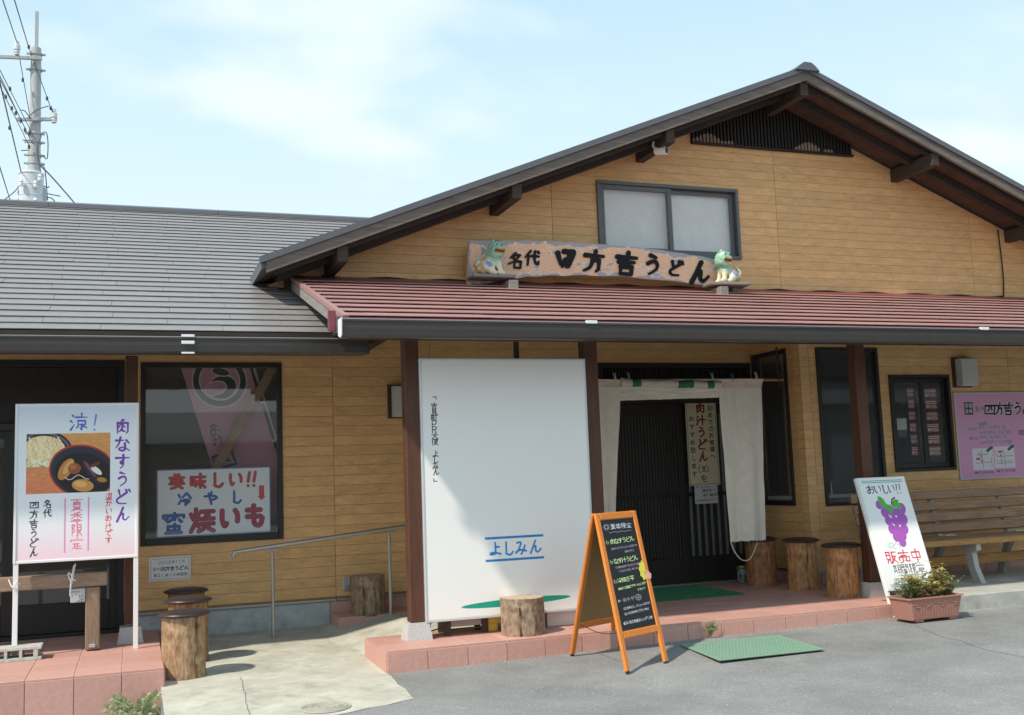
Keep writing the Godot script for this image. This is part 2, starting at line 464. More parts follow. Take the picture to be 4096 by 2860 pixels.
# ---------------------------------------------------------------- lettering: each character is a few pen strokes on a 0..9 grid (x then y, y down); a stroke marked ~ is a curve
const PEN := {
	"う": "30 61/~24 43 63 75 67 39", "と": "20 34/~72 44 16 18 39 79", "ん": "50 19/~19 35 54 57 68 78 96", "な": "02 52/~30 24 07/72 94/~64 68 49 28 37 67 99",
	"す": "02 92/~50 54 46 35 44 55 57 39", "か": "~02 52 63 57 38/~30 25 09/71 94", "い": "~11 15 28 37/~71 83 86", "お": "02 52/~30 37 18 06 34 74 86 68 58/71 83",
	"て": "~02 82 53 36 48 79", "し": "~30 36 38 69 87", "や": "~03 73 94 85 56/50 52/31 59", "も": "~40 47 59 79 86/12 72/15 75", "よ": "53 83/~50 57 38 18 27 57 98",
	"み": "~11 41 26 08 17 46 87/~73 66 49", "め": "~21 35 48/~60 45 28 07 14 63 85 77 58", "の": "~52 46 28 06 13 51 83 87 59", "へ": "~06 33 97",
	"ま": "02 82/04 84/~50 57 38 17 36 67 98", "を": "02 72/~40 15 35 46/~84 46 38 59 89", "き": "02 71/05 75/40 77/~17 29 79", "た": "02 52/~30 25 09/55 85/~57 59 89",
	"ふ": "40 51/~42 53 36 58 49/15 08/76 98", "は": "~11 16 29/42 92/~60 67 48 37 46 68 98", "け": "~11 16 29/42 92/~71 76 59", "わ": "20 29/02 32 07/~36 63 85 77 58",
	"ゆ": "~11 16 23 62 84 66 46/~50 56 39", "つ": "~03 52 84 76 48", "ナ": "02 82/~50 56 29", "ス": "11 71 46 08/45 88", "に": "~11 16 29/52 82/~45 47 58 88",
	"こ": "21 71/~17 28 58 88", "あ": "02 72/~40 35 48/~63 46 28 07 15 54 85 77 59", "せ": "04 94/70 77 66/~20 28 59 89", "ワ": "12 15/12 82 76 49", "カ": "02 82 78 69/~40 36 09",
	"メ": "70 45 09/23 78", "さ": "02 72/50 76/~17 29 79", "り": "~20 25/~60 66 39", "く": "~60 25 69", "テ": "11 71/03 83/~53 46 28", "サ": "03 83/21 25/~61 65 38", "ー": "05 95",
	"ト": "30 39/34 76", "ネ": "50 51/12 72 06/45 49/55 87", "キ": "12 72/05 85/30 59", "ニ": "12 72/08 98", "ュ": "24 64 59/19 89", "そ": "~11 71 25 85 47 58 79",
	"ピ": "20 28 88/24 74/91 92", "ッ": "14 26/44 56/~84 66 39", "タ": "40 14/31 81 65 09/44 66", "リ": "~20 25/~70 76 39", "レ": "20 28 84", "コ": "12 82 88/18 88", "。": "~28 19 29 28",
	"肉": "12 19/12 82 88 79/50 40 25/43 65/45 46 28/47 68", "汁": "11 22/04 15/09 25/34 94/60 69", "涼": "11 22/04 15/09 26/60 62/32 92/44 84 86 46 44/66 69 58/47 38/77 98",
	"名": "40 13/31 71 45 07/33 44/45 85 89 49 45", "代": "30 04/23 29/43 93/~60 64 77 98 96/80 91", "四": "02 92 98 08 02/42 45 26/62 65 75", "方": "50 51/02 92/~42 37 09/44 74 78 69",
	"吉": "02 92/50 54/14 84/26 76 79 29 26", "温": "11 22/04 15/09 26/40 80 84 44 40/42 82/36 86 89/36 39/56 59/66 69/29 99", "夏": "00 90/22 72 76 26 22/50 42/23 73/24 74/37 09/37 77 09/47 99",
	"季": "70 21/02 92/51 55/52 05/52 95/26 76 58/58 59 48/07 97", "限": "10 19/10 30 23 35 26 16/50 80 84 54/52 82/50 59 68/84 67/65 99", "定": "50 51/03 02 92 93/25 75/55 59/57 87/~35 37 19/37 49 99",
	"美": "30 41/60 51/02 92/14 84/50 56/06 96/~56 48 19/57 89", "味": "02 22 27 07 02/42 92/35 95/60 69/64 38/65 99", "冷": "01 13/08 25/60 33/60 94/45 75/36 86 68/56 59",
	"蜜": "50 51/02 01 91 92/22 13/42 53/71 24/73 84/26 76 78 28 26/55 59/19 89", "焼": "02 14/32 24/20 25 09/25 37/41 91/61 64/71 74/34 94/46 96/~56 58 39/76 78 99",
	"年": "30 13/21 91/24 84/24 26/06 96/51 59", "月": "~20 26 09/20 70 79 69/23 73/25 75", "施": "20 21/02 42/22 25 09/24 44 48 38/60 43/52 92/44 94 95/64 68/54 58 98",
	"工": "11 81/51 58/08 98", "有": "02 92/50 35 08/34 39/34 84 89 79/36 86/37 87", "大": "03 93/~50 45 09/55 99", "嶋": "03 07 37 33/20 27/50 51/51 81 84 51/53 83/46 96 99 89/47 57 67",
	"建": "31 81 84/33 93/35 85/37 97/60 68/10 20 13 23 07/05 18 99", "設": "10 30/02 42/13 33/15 35/17 37 39 19 17/50 54 43/50 70 73 94/45 85 49/56 99",
	"見": "20 70 76 26 20/22 72/24 74/~36 38 09/66 68 98 97", "町": "01 41 47 07 01/21 27/04 44/51 91/71 79 68", "使": "20 04/13 19/31 91/42 82 85 45 42/~60 66 39/46 99",
	"初": "10 21/02 32 06/23 29/24 36/42 92 88 79/62 56 39", "客": "50 51/03 02 92 93/42 15/43 73 07/34 97/37 77 79 39 37", "様": "02 32/20 29/23 06/24 36/50 61/80 71/42 92/44 84/45 95/62 69/64 39/65 99",
	"致": "00 40/20 03 43/14 34/24 28/08 48/60 43/52 92/82 49/54 99", "並": "30 41/70 61/02 92/43 48/63 68/14 25/84 75/09 99", "芋": "01 91/30 32/60 62/24 74/06 96/54 59 49",
	"各": "40 14/32 72 07/33 97/36 76 79 39 36", "本": "02 92/50 59/52 07/52 97/37 67", "円": "11 18/11 81 88/51 54/14 84", "販": "01 31 36 06 01/03 33/16 09/26 39/51 91/~51 56 39/54 84 49/55 99",
	"売": "02 92/50 54/24 74/07 05 95 97/~36 38 09/66 68 98 97", "中": "12 82 86 16 12/50 59", "期": "01 41/10 16/30 36/13 33/06 46/17 08/37 48/~60 66 59/60 90 99/63 93/65 95",
	"間": "00 09/00 40 43 03/02 42/60 90 99/60 63 93/62 92/35 65 69 39 35/37 67", "商": "50 51/01 91/30 42/70 52/13 19/13 83 89/36 66 68 38 36", "標": "02 32/20 29/23 06/24 36/40 90/42 92 95 45 42/47 97/66 69/58 49/78 99",
	"登": "10 40 05/60 95/80 71/24 74/35 65 67 37 35/38 49/68 59/09 99", "録": "20 03/20 43/14 34/06 36/24 28/08 38/50 80 83/43 93/63 69/45 57/85 77/64 39/65 99",
	"営": "20 31/50 51/80 71/03 02 92 93/34 64 66 36 34/27 77 79 29 27", "業": "30 33/60 63/11 22/81 72/03 93/05 85/07 97/53 59/57 29/57 79", "時": "01 31 38 08 01/04 34/42 92/60 64/34 94/36 96/76 79 69/47 58",
	"店": "50 51/12 92/~12 16 09/52 55/53 83/35 75 79 39 35", "東": "01 91/22 72 76 26 22/24 74/50 59/56 09/56 99", "松": "02 32/20 29/23 06/24 36/60 43/70 94/54 48 88/76 99", "山": "50 58/13 18 88/83 88",
	"小": "50 59 49/23 06/73 96", "最": "20 70 73 23 20/05 95/15 19/45 49/17 47/55 85 59/66 99", "高": "50 51/02 92/33 63 64 34/16 19/16 86 89/38 68", "濃": "11 22/04 15/09 26/40 80 83 43 40/60 63/35 95/35 39/47 87/58 99",
	"厚": "11 91/~11 16 09/33 83 85 35 33/27 77/59 49/08 98", "辛": "50 51/02 92/33 44/73 64/05 95/17 87/55 59", "声": "02 92/50 53/23 73/15 85 87 15/~15 17 09/55 57", "下": "01 91/50 59/53 75",
	"相": "02 42/20 29/23 06/24 46/52 92 99 59 52/54 94/56 96", "性": "20 29/03 05/32 35/60 52/54 94/74 79/56 96/49 99", "土": "12 82/50 59/09 99",
	"四筆": "02 27/~31 51 81 75 68/45 38/62 58",
	"0": "~30 14 25 39 59 75 64 50 30", "1": "22 40 49", "2": "~12 30 60 72 55 19/19 79", "3": "~11 40 71 64 34/~44 74 78 49 18", "4": "50 06 76/59 53", "5": "70 20 14/~14 53 76 59 18", "6": "~60 24 17 49 77 64 25", "7": "10 70 39", "8": "~44 12 40 72 44 17 49 77 44",
	"9": "~75 44 22 40 72 75 59", "A": "09 40 79/26 66", "M": "09 00 45 80 89", "P": "19 10/~10 60 72 65 15", "R": "19 10/~10 60 72 64 14/44 79", "T": "00 80/40 49", "E": "70 10 19 79/14 64", "L": "10 19 79",
	":": "43 44/47 48", "-": "15 75", "〜": "~05 24 65 94", "!": "50 46/49 49", "‼": "30 26/29 29/70 66/69 69", "?": "~11 40 72 55 46/49 49", "(": "~50 34 36 59", ")": "~30 54 56 39", "﹁": "30 80 84", "﹂": "15 19 69", "♪": "~28 39 48 40 63", "☆": "50 69 13 83 29 50"}
const VOICED := {"ど": "と", "で": "て", "だ": "た", "が": "か", "げ": "け", "ぶ": "ふ", "じ": "し", "デ": "テ", "ザ": "サ", "ギ": "キ"}
func strokes(ch: String) -> Array:                        # the strokes of a character, coordinates 0..1
	var extra := VOICED.has(ch)
	var src: String = PEN.get(VOICED[ch] if extra else ch, "")
	if extra:
		src += "/70 82/90 100"
	var out: Array = []
	for part in src.split("/", false):
		var curved := part.begins_with("~")
		var pts: Array = []
		for tok in part.trim_prefix("~").split(" ", false):
			if tok.length() == 3:
				pts.append(Vector3(10, 1.5, 0) / 9.0)
			else:
				pts.append(Vector3(int(tok[0]), int(tok[1]), 0) / 9.0)
		if curved and pts.size() > 2:
			var sm := smooth_path(pts, 4)
			pts = []
			for p in sm:
				pts.append(p)
		var q := PackedVector2Array()
		for p: Vector3 in pts:
			q.append(Vector2(p.x, p.y))
		out.append(q)
	return out
func seg(im: Image, a: Vector2, b: Vector2, ra: float, rb: float, col: Color):
	var r := maxf(ra, rb) + 1.0
	var x0 := maxi(0, int(minf(a.x, b.x) - r)); var x1 := mini(im.get_width() - 1, int(maxf(a.x, b.x) + r))
	var y0 := maxi(0, int(minf(a.y, b.y) - r)); var y1 := mini(im.get_height() - 1, int(maxf(a.y, b.y) + r))
	var ab := b - a
	var l2 := maxf(ab.length_squared(), 1e-6)
	for y in range(y0, y1 + 1):
		for x in range(x0, x1 + 1):
			var p := Vector2(x + 0.5, y + 0.5)
			var t := clampf((p - a).dot(ab) / l2, 0.0, 1.0)
			var d := p.distance_to(a + ab * t) - lerpf(ra, rb, t)
			if d < 0.5:
				im.set_pixel(x, y, im.get_pixel(x, y).lerp(col, clampf(0.5 - d, 0.0, 1.0)))
# write(): centre of the first character, size in pixels, pitch between characters; brush 0 = even pen, 1 = tapering brush
func write(im: Image, text: String, x: float, y: float, size: float, col: Color, w: float, dx: float, dy: float, brush := 0.0, sx := 1.0, shear := 0.0):
	var i := 0
	for ch in text:
		if ch != " ":
			for st: PackedVector2Array in strokes(ch):
				var n := st.size()
				for k in n - 1:
					var a := st[k]; var b := st[k + 1]
					var pa := Vector2(x + dx * i + (a.x - 0.5 + (0.5 - a.y) * shear) * size * sx, y + dy * i + (a.y - 0.5) * size)
					var pb := Vector2(x + dx * i + (b.x - 0.5 + (0.5 - b.y) * shear) * size * sx, y + dy * i + (b.y - 0.5) * size)
					var ta := float(k) / maxi(1, n - 1); var tb := float(k + 1) / maxi(1, n - 1)
					var ra := w * size * (1.0 + brush * (0.35 - ta * 0.75)); var rb := w * size * (1.0 + brush * (0.35 - tb * 0.75))
					seg(im, pa, pb, ra, rb, col)
		i += 1
func disc(im: Image, c: Vector2, rx: float, ry: float, col: Color, turn := 0.0):
	var r := maxf(rx, ry) + 1.0
	var cs := cos(turn); var sn := sin(turn)
	for y in range(maxi(0, int(c.y - r)), mini(im.get_height() - 1, int(c.y + r)) + 1):
		for x in range(maxi(0, int(c.x - r)), mini(im.get_width() - 1, int(c.x + r)) + 1):
			var p := Vector2(x + 0.5, y + 0.5) - c
			var q := Vector2((p.x * cs + p.y * sn) / rx, (-p.x * sn + p.y * cs) / ry)
			var d := (q.length() - 1.0) * minf(rx, ry)
			if d < 0.5:
				im.set_pixel(x, y, im.get_pixel(x, y).lerp(col, clampf(0.5 - d, 0.0, 1.0) * col.a))
func rect(im: Image, x0: float, y0: float, x1: float, y1: float, col: Color):
	im.fill_rect(Rect2i(int(x0), int(y0), int(x1 - x0), int(y1 - y0)), col)
func sheet(w: int, h: int, col: Color) -> Image:
	var im := Image.create(w, h, false, Image.FORMAT_RGB8)
	im.fill(col)
	return im

func img_menu_sign() -> Image:                            # the tall seasonal noodle sign
	var im := sheet(776, 1000, Color(0.93, 0.95, 0.97))
	for y in 1000:                                        # printed tint: pale blue top, pink foot
		var v := y / 1000.0
		var c := Color(0.93, 0.955, 0.975).lerp(Color(0.82, 0.87, 0.95), pow(clampf(1.0 - v * 5.0, 0, 1), 1.3)).lerp(Color(0.97, 0.85, 0.89), pow(clampf((v - 0.72) / 0.28, 0, 1), 1.4))
		im.fill_rect(Rect2i(0, y, 776, 1), c)
	var k := 0.65
	write(im, "涼", 605 * k, 165 * k, 165 * k, Color(0.36, 0.45, 0.78), 0.05, 0, 0, 1.0)
	write(im, "!", 770 * k, 175 * k, 150 * k, Color(0.45, 0.58, 0.86), 0.06, 0, 0, 0.6)
	write(im, "肉なすうどん", 1052 * k, 222 * k, 136 * k, Color(0.49, 0.26, 0.68), 0.07, 0, 180 * k, 0.9)
	write(im, "温かいお汁です", 915 * k, 935 * k, 62 * k, Color(0.86, 0.27, 0.33), 0.068, 0, 73 * k, 0.6)
	write(im, "夏季限定", 592 * k, 1010 * k, 112 * k, Color(0.90, 0.50, 0.62), 0.05, 0, 126 * k, 0.8)
	write(im, "名代", 300 * k, 985 * k, 76 * k, Color(0.2, 0.25, 0.31), 0.074, 0, 94 * k, 0.8)
	write(im, "四方吉うどん", 172 * k, 988 * k, 78 * k, Color(0.2, 0.25, 0.31), 0.074, 0, 94 * k, 0.8)
	rect(im, 468 * k, 936 * k, 484 * k, 1480 * k, Color(0.90, 0.58, 0.79))
	rect(im, 702 * k, 932 * k, 718 * k, 1472 * k, Color(0.90, 0.58, 0.79))
	# the printed food photograph: a basket of noodles and a lacquer bowl of dipping soup
	var ph := sheet(544, 390, Color(0.86, 0.63, 0.36))
	var n := noise(3, 0.02, 4)
	for y in 390:
		for x in 544:
			var g := n.get_noise_2d(x * 0.6, y * 3.0) * 0.07
			ph.set_pixel(x, y, Color(0.87 + g, 0.64 + g - y * 0.0003, 0.37 + g))
	disc(ph, Vector2(130, 95), 168, 118, Color(0.16, 0.17, 0.2), 0.25)
	disc(ph, Vector2(128, 98), 158, 108, Color(0.42, 0.43, 0.47), 0.25)
	disc(ph, Vector2(126, 104), 150, 100, Color(0.22, 0.2, 0.2), 0.25)
	disc(ph, Vector2(118, 112), 138, 98, Color(0.95, 0.86, 0.66), 0.15)
	var rng := RandomNumberGenerator.new()
	rng.seed = 8
	for i in 130:
		var a := Vector2(rng.randf_range(10, 210), rng.randf_range(20, 60))
		var b := a + Vector2(rng.randf_range(-30, 50), rng.randf_range(50, 130))
		b.x = clampf(b.x, 5, 250)
		var m := (a + b) * 0.5 + Vector2(rng.randf_range(-30, 30), 0)
		var c: Color = [Color(0.99, 0.95, 0.82), Color(0.88, 0.75, 0.5), Color(0.96, 0.9, 0.72)][i % 3]
		if m.distance_to(Vector2(118, 105)) < 125 and b.distance_to(Vector2(118, 112)) < 118:
			seg(ph, a, m, 2.2, 2.2, c)
			seg(ph, m, b, 2.2, 1.6, c)
	for i in 60:
		disc(ph, Vector2(rng.randf_range(6, 150), rng.randf_range(165, 215)), rng.randf_range(5, 14), rng.randf_range(3, 7), [Color(0.9, 0.93, 0.78), Color(0.98, 0.97, 0.88), Color(0.78, 0.83, 0.6)][i % 3], rng.randf() * 3.0)
	disc(ph, Vector2(365, 250), 222, 172, Color(0.72, 0.22, 0.2), 0.25)
	disc(ph, Vector2(367, 253), 213, 163, Color(0.17, 0.18, 0.24), 0.25)
	disc(ph, Vector2(372, 270), 190, 138, Color(0.12, 0.1, 0.1), 0.25)
	disc(ph, Vector2(255, 235), 40, 78, Color(0.78, 0.52, 0.27), 0.55)
	disc(ph, Vector2(270, 220), 22, 55, Color(0.88, 0.66, 0.4), 0.6)
	disc(ph, Vector2(310, 232), 42, 36, Color(0.6, 0.34, 0.2), 0.0)
	disc(ph, Vector2(300, 222), 22, 18, Color(0.72, 0.45, 0.27), 0.0)
	disc(ph, Vector2(365, 345), 72, 40, Color(0.82, 0.58, 0.3), 0.15)
	disc(ph, Vector2(350, 335), 42, 20, Color(0.92, 0.72, 0.45), 0.15)
	disc(ph, Vector2(420, 258), 26, 98, Color(0.24, 0.12, 0.2), -0.62)
	disc(ph, Vector2(412, 240), 9, 66, Color(0.45, 0.33, 0.44), -0.62)
	disc(ph, Vector2(452, 248), 18, 46, Color(0.93, 0.92, 0.9), -0.9)
	disc(ph, Vector2(440, 212), 12, 40, Color(0.45, 0.2, 0.14), 1.2)
	disc(ph, Vector2(490, 312), 34, 16, Color(0.68, 0.52, 0.2), 0.2)
	for i in 7:
		seg(ph, Vector2(250 + i * 22, 290 + sin(i * 1.2) * 16), Vector2(272 + i * 22, 290 + sin((i + 1) * 1.2) * 16), 2.4, 2.4, Color(0.95, 0.92, 0.86))
	im.blit_rect(ph, Rect2i(0, 0, 544, 390), Vector2i(int(88 * k), int(282 * k)))
	return im
func img_window_sign() -> Image:                          # the cold roast-potato board inside the window
	var k := 0.95
	var im := sheet(int(860 * k), int(515 * k), Color(0.9, 0.93, 0.95))
	var W := im.get_width(); var H := im.get_height()
	for e: Array in [[0, 0, W, 5], [0, H - 5, W, H], [0, 0, 5, H], [W - 5, 0, W, H]]:
		rect(im, e[0], e[1], e[2], e[3], Color(0.24, 0.36, 0.66))
	var red := Color(0.80, 0.24, 0.20); var blue := Color(0.19, 0.36, 0.67); var wine := Color(0.66, 0.14, 0.31); var ink := Color(0.2, 0.1, 0.15)
	for pass_i in 2:
		var o := 0.022 if pass_i == 0 else 0.0
		var wx := [146, 305, 450, 592, 716]
		for i in 5:
			write(im, "美味しい‼"[i], wx[i] * k, 92 * k, 104 * k, ink if pass_i == 0 else red, 0.09 + o, 0, 0)
		write(im, "冷やし", 205 * k, 230 * k, 92 * k, Color(0.1, 0.2, 0.45) if pass_i == 0 else blue, 0.088 + o * 0.4, 195 * k, 0)
		write(im, "蜜", 122 * k, 410 * k, 150 * k, Color(0.1, 0.2, 0.45) if pass_i == 0 else blue, 0.072 + o * 0.4, 0, 0)
		write(im, "焼", 336 * k, 398 * k, 170 * k, ink if pass_i == 0 else wine, 0.078 + o, 0, 0)
		write(im, "い", 545 * k, 392 * k, 150 * k, ink if pass_i == 0 else wine, 0.112 + o, 0, 0)
		write(im, "も", 738 * k, 378 * k, 150 * k, ink if pass_i == 0 else wine, 0.112 + o, 0, 0)
	rect(im, 772 * k, 146 * k, 812 * k, 232 * k, red)
	for i in 34:
		rect(im, (760 + i) * k, (230 + i) * k, (825 - i) * k, (232 + i) * k, red)
	return im
func img_plaque() -> Image:
	var im := sheet(400, 236, Color(0.86, 0.87, 0.87))
	var g := Color(0.3, 0.33, 0.36)
	for e: Array in [[14, 14, 386, 17], [14, 219, 386, 222], [14, 14, 17, 222], [383, 14, 386, 222]]:
		rect(im, e[0], e[1], e[2], e[3], g)
	write(im, "2008年11月", 100, 52, 30, g, 0.05, 33, 0)
	write(im, "名代", 48, 116, 28, g, 0.06, 34, 0)
	write(im, "四方吉うどん", 132, 116, 40, Color(0.12, 0.13, 0.15), 0.075, 45, 0)
	write(im, "施工(有)大嶋建設", 58, 180, 30, g, 0.055, 37, 0)
	return im
func img_board() -> Image:                                # the large white board: only its lettering and marks
	var im := sheet(760, 1080, Color(0.97, 0.97, 0.962))
	write(im, "﹁吉見町PR大使 よしみん﹂", 52, 168, 26, Color(0.13, 0.13, 0.2), 0.062, 0, 25.4)
	rect(im, 262, 756, 532, 766, Color(0.17, 0.53, 0.80))
	rect(im, 262, 850, 532, 860, Color(0.17, 0.53, 0.80))
	write(im, "よしみん", 305, 808, 54, Color(0.16, 0.56, 0.85), 0.075, 62, 0)
	disc(im, Vector2(398, 1034), 250, 15, Color(0.10, 0.64, 0.53), -0.02)
	return im
func img_chalk() -> Image:
	var W := 400.0
	var im := sheet(400, 1260, Color(0.035, 0.037, 0.04))
	var white := Color(0.86, 0.87, 0.9); var lime := Color(0.83, 0.95, 0.66); var pink := Color(0.86, 0.66, 0.8); var dim := Color(0.7, 0.71, 0.76)
	disc(im, Vector2(58, 84), 22, 22, white)
	disc(im, Vector2(58, 84), 18, 18, Color(0.062, 0.062, 0.06))
	for i in 12:
		var d := Vector2.from_angle(TAU * i / 12.0)
		seg(im, Vector2(58, 84) + d * 27, Vector2(58, 84) + d * 39, 2.2, 1.6, white)
	write(im, "夏季限定", 136, 86, 58, white, 0.048, 64, 0, 0.3)
	for i in 14:
		seg(im, Vector2(76 + i * 19, 150 + sin(i * 1.4) * 5), Vector2(95 + i * 19, 150 + sin((i + 1) * 1.4) * 5), 2.2, 2.2, dim)
	write(im, "肉なすうどん", 96, 258, 56, lime, 0.055, 47, -2, 0.3)
	write(im, "じゆわつとナスにしみこんだおつゆ", 66, 344, 25, dim, 0.054, 20, -1)
	write(im, "最高です♪", 228, 390, 25, dim, 0.058, 24, -1)
	write(im, "なす汁うどん", 92, 486, 56, lime, 0.055, 47, -2, 0.3)
	write(im, "つけあわせのワカメとさつはり", 74, 560, 25, pink, 0.058, 22, -1)
	write(im, "いただく冷たいおつゆ♪", 112, 606, 25, dim, 0.058, 23, -1)
	write(im, "冷焼き芋", 86, 708, 50, lime, 0.058, 50, -3, 0.3)
	write(im, "あまくて濃厚♪デザートにいかが", 66, 800, 29, lime, 0.062, 22, -1.5)
	write(im, "ですか?", 282, 842, 26, lime, 0.062, 26, -1)
	write(im, "辛ネギ", 96, 930, 44, dim, 0.048, 48, -2)
	disc(im, Vector2(262, 926), 34, 34, white)
	disc(im, Vector2(262, 926), 30, 30, Color(0.062, 0.062, 0.06))
	write(im, "小", 262, 926, 36, white, 0.06, 0, 0)
	write(im, "はじめました。メニューにのつて", 78, 1022, 27, white, 0.058, 21, -1)
	write(im, "ないのでお声かけ下さいませ", 78, 1082, 27, white, 0.058, 22, -1)
	write(im, "☆みその相性ピッタリ☆", 44, 1180, 35, white, 0.058, 32, -1)
	for y: float in [262.0, 490.0, 712.0]:                # little bowl doodles
		seg(im, Vector2(14, y - 4), Vector2(52, y - 4), 1.8, 1.8, lime)
		seg(im, Vector2(16, y - 2), Vector2(24, y + 18), 1.8, 1.8, lime)
		seg(im, Vector2(24, y + 18), Vector2(42, y + 18), 1.8, 1.8, lime)
		seg(im, Vector2(42, y + 18), Vector2(50, y - 2), 1.8, 1.8, lime)
		seg(im, Vector2(30, y - 6), Vector2(22, y - 26), 1.8, 1.8, lime)
	for i in 3:
		disc(im, Vector2(28 + (i % 2) * 16, 924 + i * 7), 8, 8, dim)
	return im
func img_poster() -> Image:                               # the tall recommendation poster on the door
	var im := sheet(300, 760, Color(0.86, 0.83, 0.70))
	var g := Color(0.16, 0.40, 0.30)
	for e: Array in [[8, 0, 12, 752], [288, 0, 292, 752], [8, 748, 292, 752]]:
		rect(im, e[0], e[1], e[2], e[3], g)
	var ink := Color(0.12, 0.11, 0.12)
	write(im, "肉汁うどん", 146, 62, 84, Color(0.52, 0.07, 0.13), 0.085, 0, 110, 0.3)
	write(im, "並", 146, 612, 44, ink, 0.06, 0, 0)
	write(im, "(", 108, 612, 70, ink, 0.04, 0, 0)
	write(im, ")", 186, 612, 70, ink, 0.04, 0, 0)
	write(im, "を", 148, 700, 60, ink, 0.06, 0, 0)
	write(im, "初めてのお客様へ", 242, 66, 46, ink, 0.06, 0, 62)
	write(im, "おすすめ致します", 54, 160, 46, ink, 0.06, 0, 71)
	return im
func img_paper() -> Image:
	var im := sheet(260, 200, Color(0.82, 0.83, 0.85))
	var ink := Color(0.15, 0.15, 0.17)
	write(im, "最高 東土し冷たいスイート", 26, 22, 16, ink, 0.05, 18, 0)
	write(im, "焼き芋", 104, 62, 34, ink, 0.065, 37, 0)
	write(im, "冷たい焼き芋", 104, 110, 27, ink, 0.07, 27, 0)
	write(im, "各1本350円〜", 28, 166, 21, ink, 0.06, 19, 0)
	write(im, "300円", 172, 162, 27, Color(0.76, 0.66, 0.45), 0.07, 21, 0)
	disc(im, Vector2(222, 60), 12, 12, Color(0.85, 0.7, 0.3))
	return im
func img_grape() -> Image:
	var im := sheet(400, 770, Color(0.96, 0.962, 0.955))
	var green := Color(0.25, 0.60, 0.50); var ink := Color(0.19, 0.15, 0.28)
	for y: float in [16, 28, 738, 750]:
		rect(im, 24, y, 376, y + 5, green)
	write(im, "おいしい‼", 84, 82, 60, ink, 0.06, 60, 0, 0.8)
	# bunch of grapes
	var gp := Color(0.68, 0.35, 0.74)
	for g: Array in [[118, 190, 30], [300, 225, 40], [150, 245, 36], [205, 235, 36], [255, 255, 36], [290, 300, 40], [162, 305, 34], [215, 300, 36], [250, 320, 34], [170, 365, 34], [226, 362, 34], [275, 370, 36], [190, 420, 34], [245, 415, 34], [228, 460, 32]]:
		disc(im, Vector2(g[0], g[1]), g[2] * 0.92, g[2] * 1.05, gp, 0.3)
	for p: Array in [[190, 280], [236, 278], [245, 345]]:
		disc(im, Vector2(p[0], p[1]), 8, 8, Color(0.92, 0.95, 0.955))
	var leaf := Color(0.34, 0.72, 0.28)
	for l: Array in [[150, 170, 24, 44, -0.5], [175, 205, 40, 22, 0.5], [205, 225, 18, 34, 0.1], [262, 178, 34, 18, -0.4], [248, 195, 22, 22, 0.0], [280, 205, 22, 28, -0.7]]:
		disc(im, Vector2(l[0], l[1]), l[2], l[3], leaf, l[4])
	seg(im, Vector2(228, 190), Vector2(240, 158), 6, 5, Color(0.45, 0.25, 0.2))
	seg(im, Vector2(240, 158), Vector2(268, 146), 5, 6, Color(0.45, 0.25, 0.2))
	write(im, "ぶどう", 110, 478, 38, green, 0.035, 40, 0, 0.3)
	write(im, "販売中", 100, 556, 86, Color(0.84, 0.18, 0.30), 0.048, 104, 0, 0.8)
	write(im, "期間限定", 118, 640, 56, ink, 0.04, 66, 0, 0.4)
	rect(im, 110, 682, 360, 686, green)
	write(im, "四方吉うどん", 90, 712, 36, ink, 0.05, 44, 0)
	return im
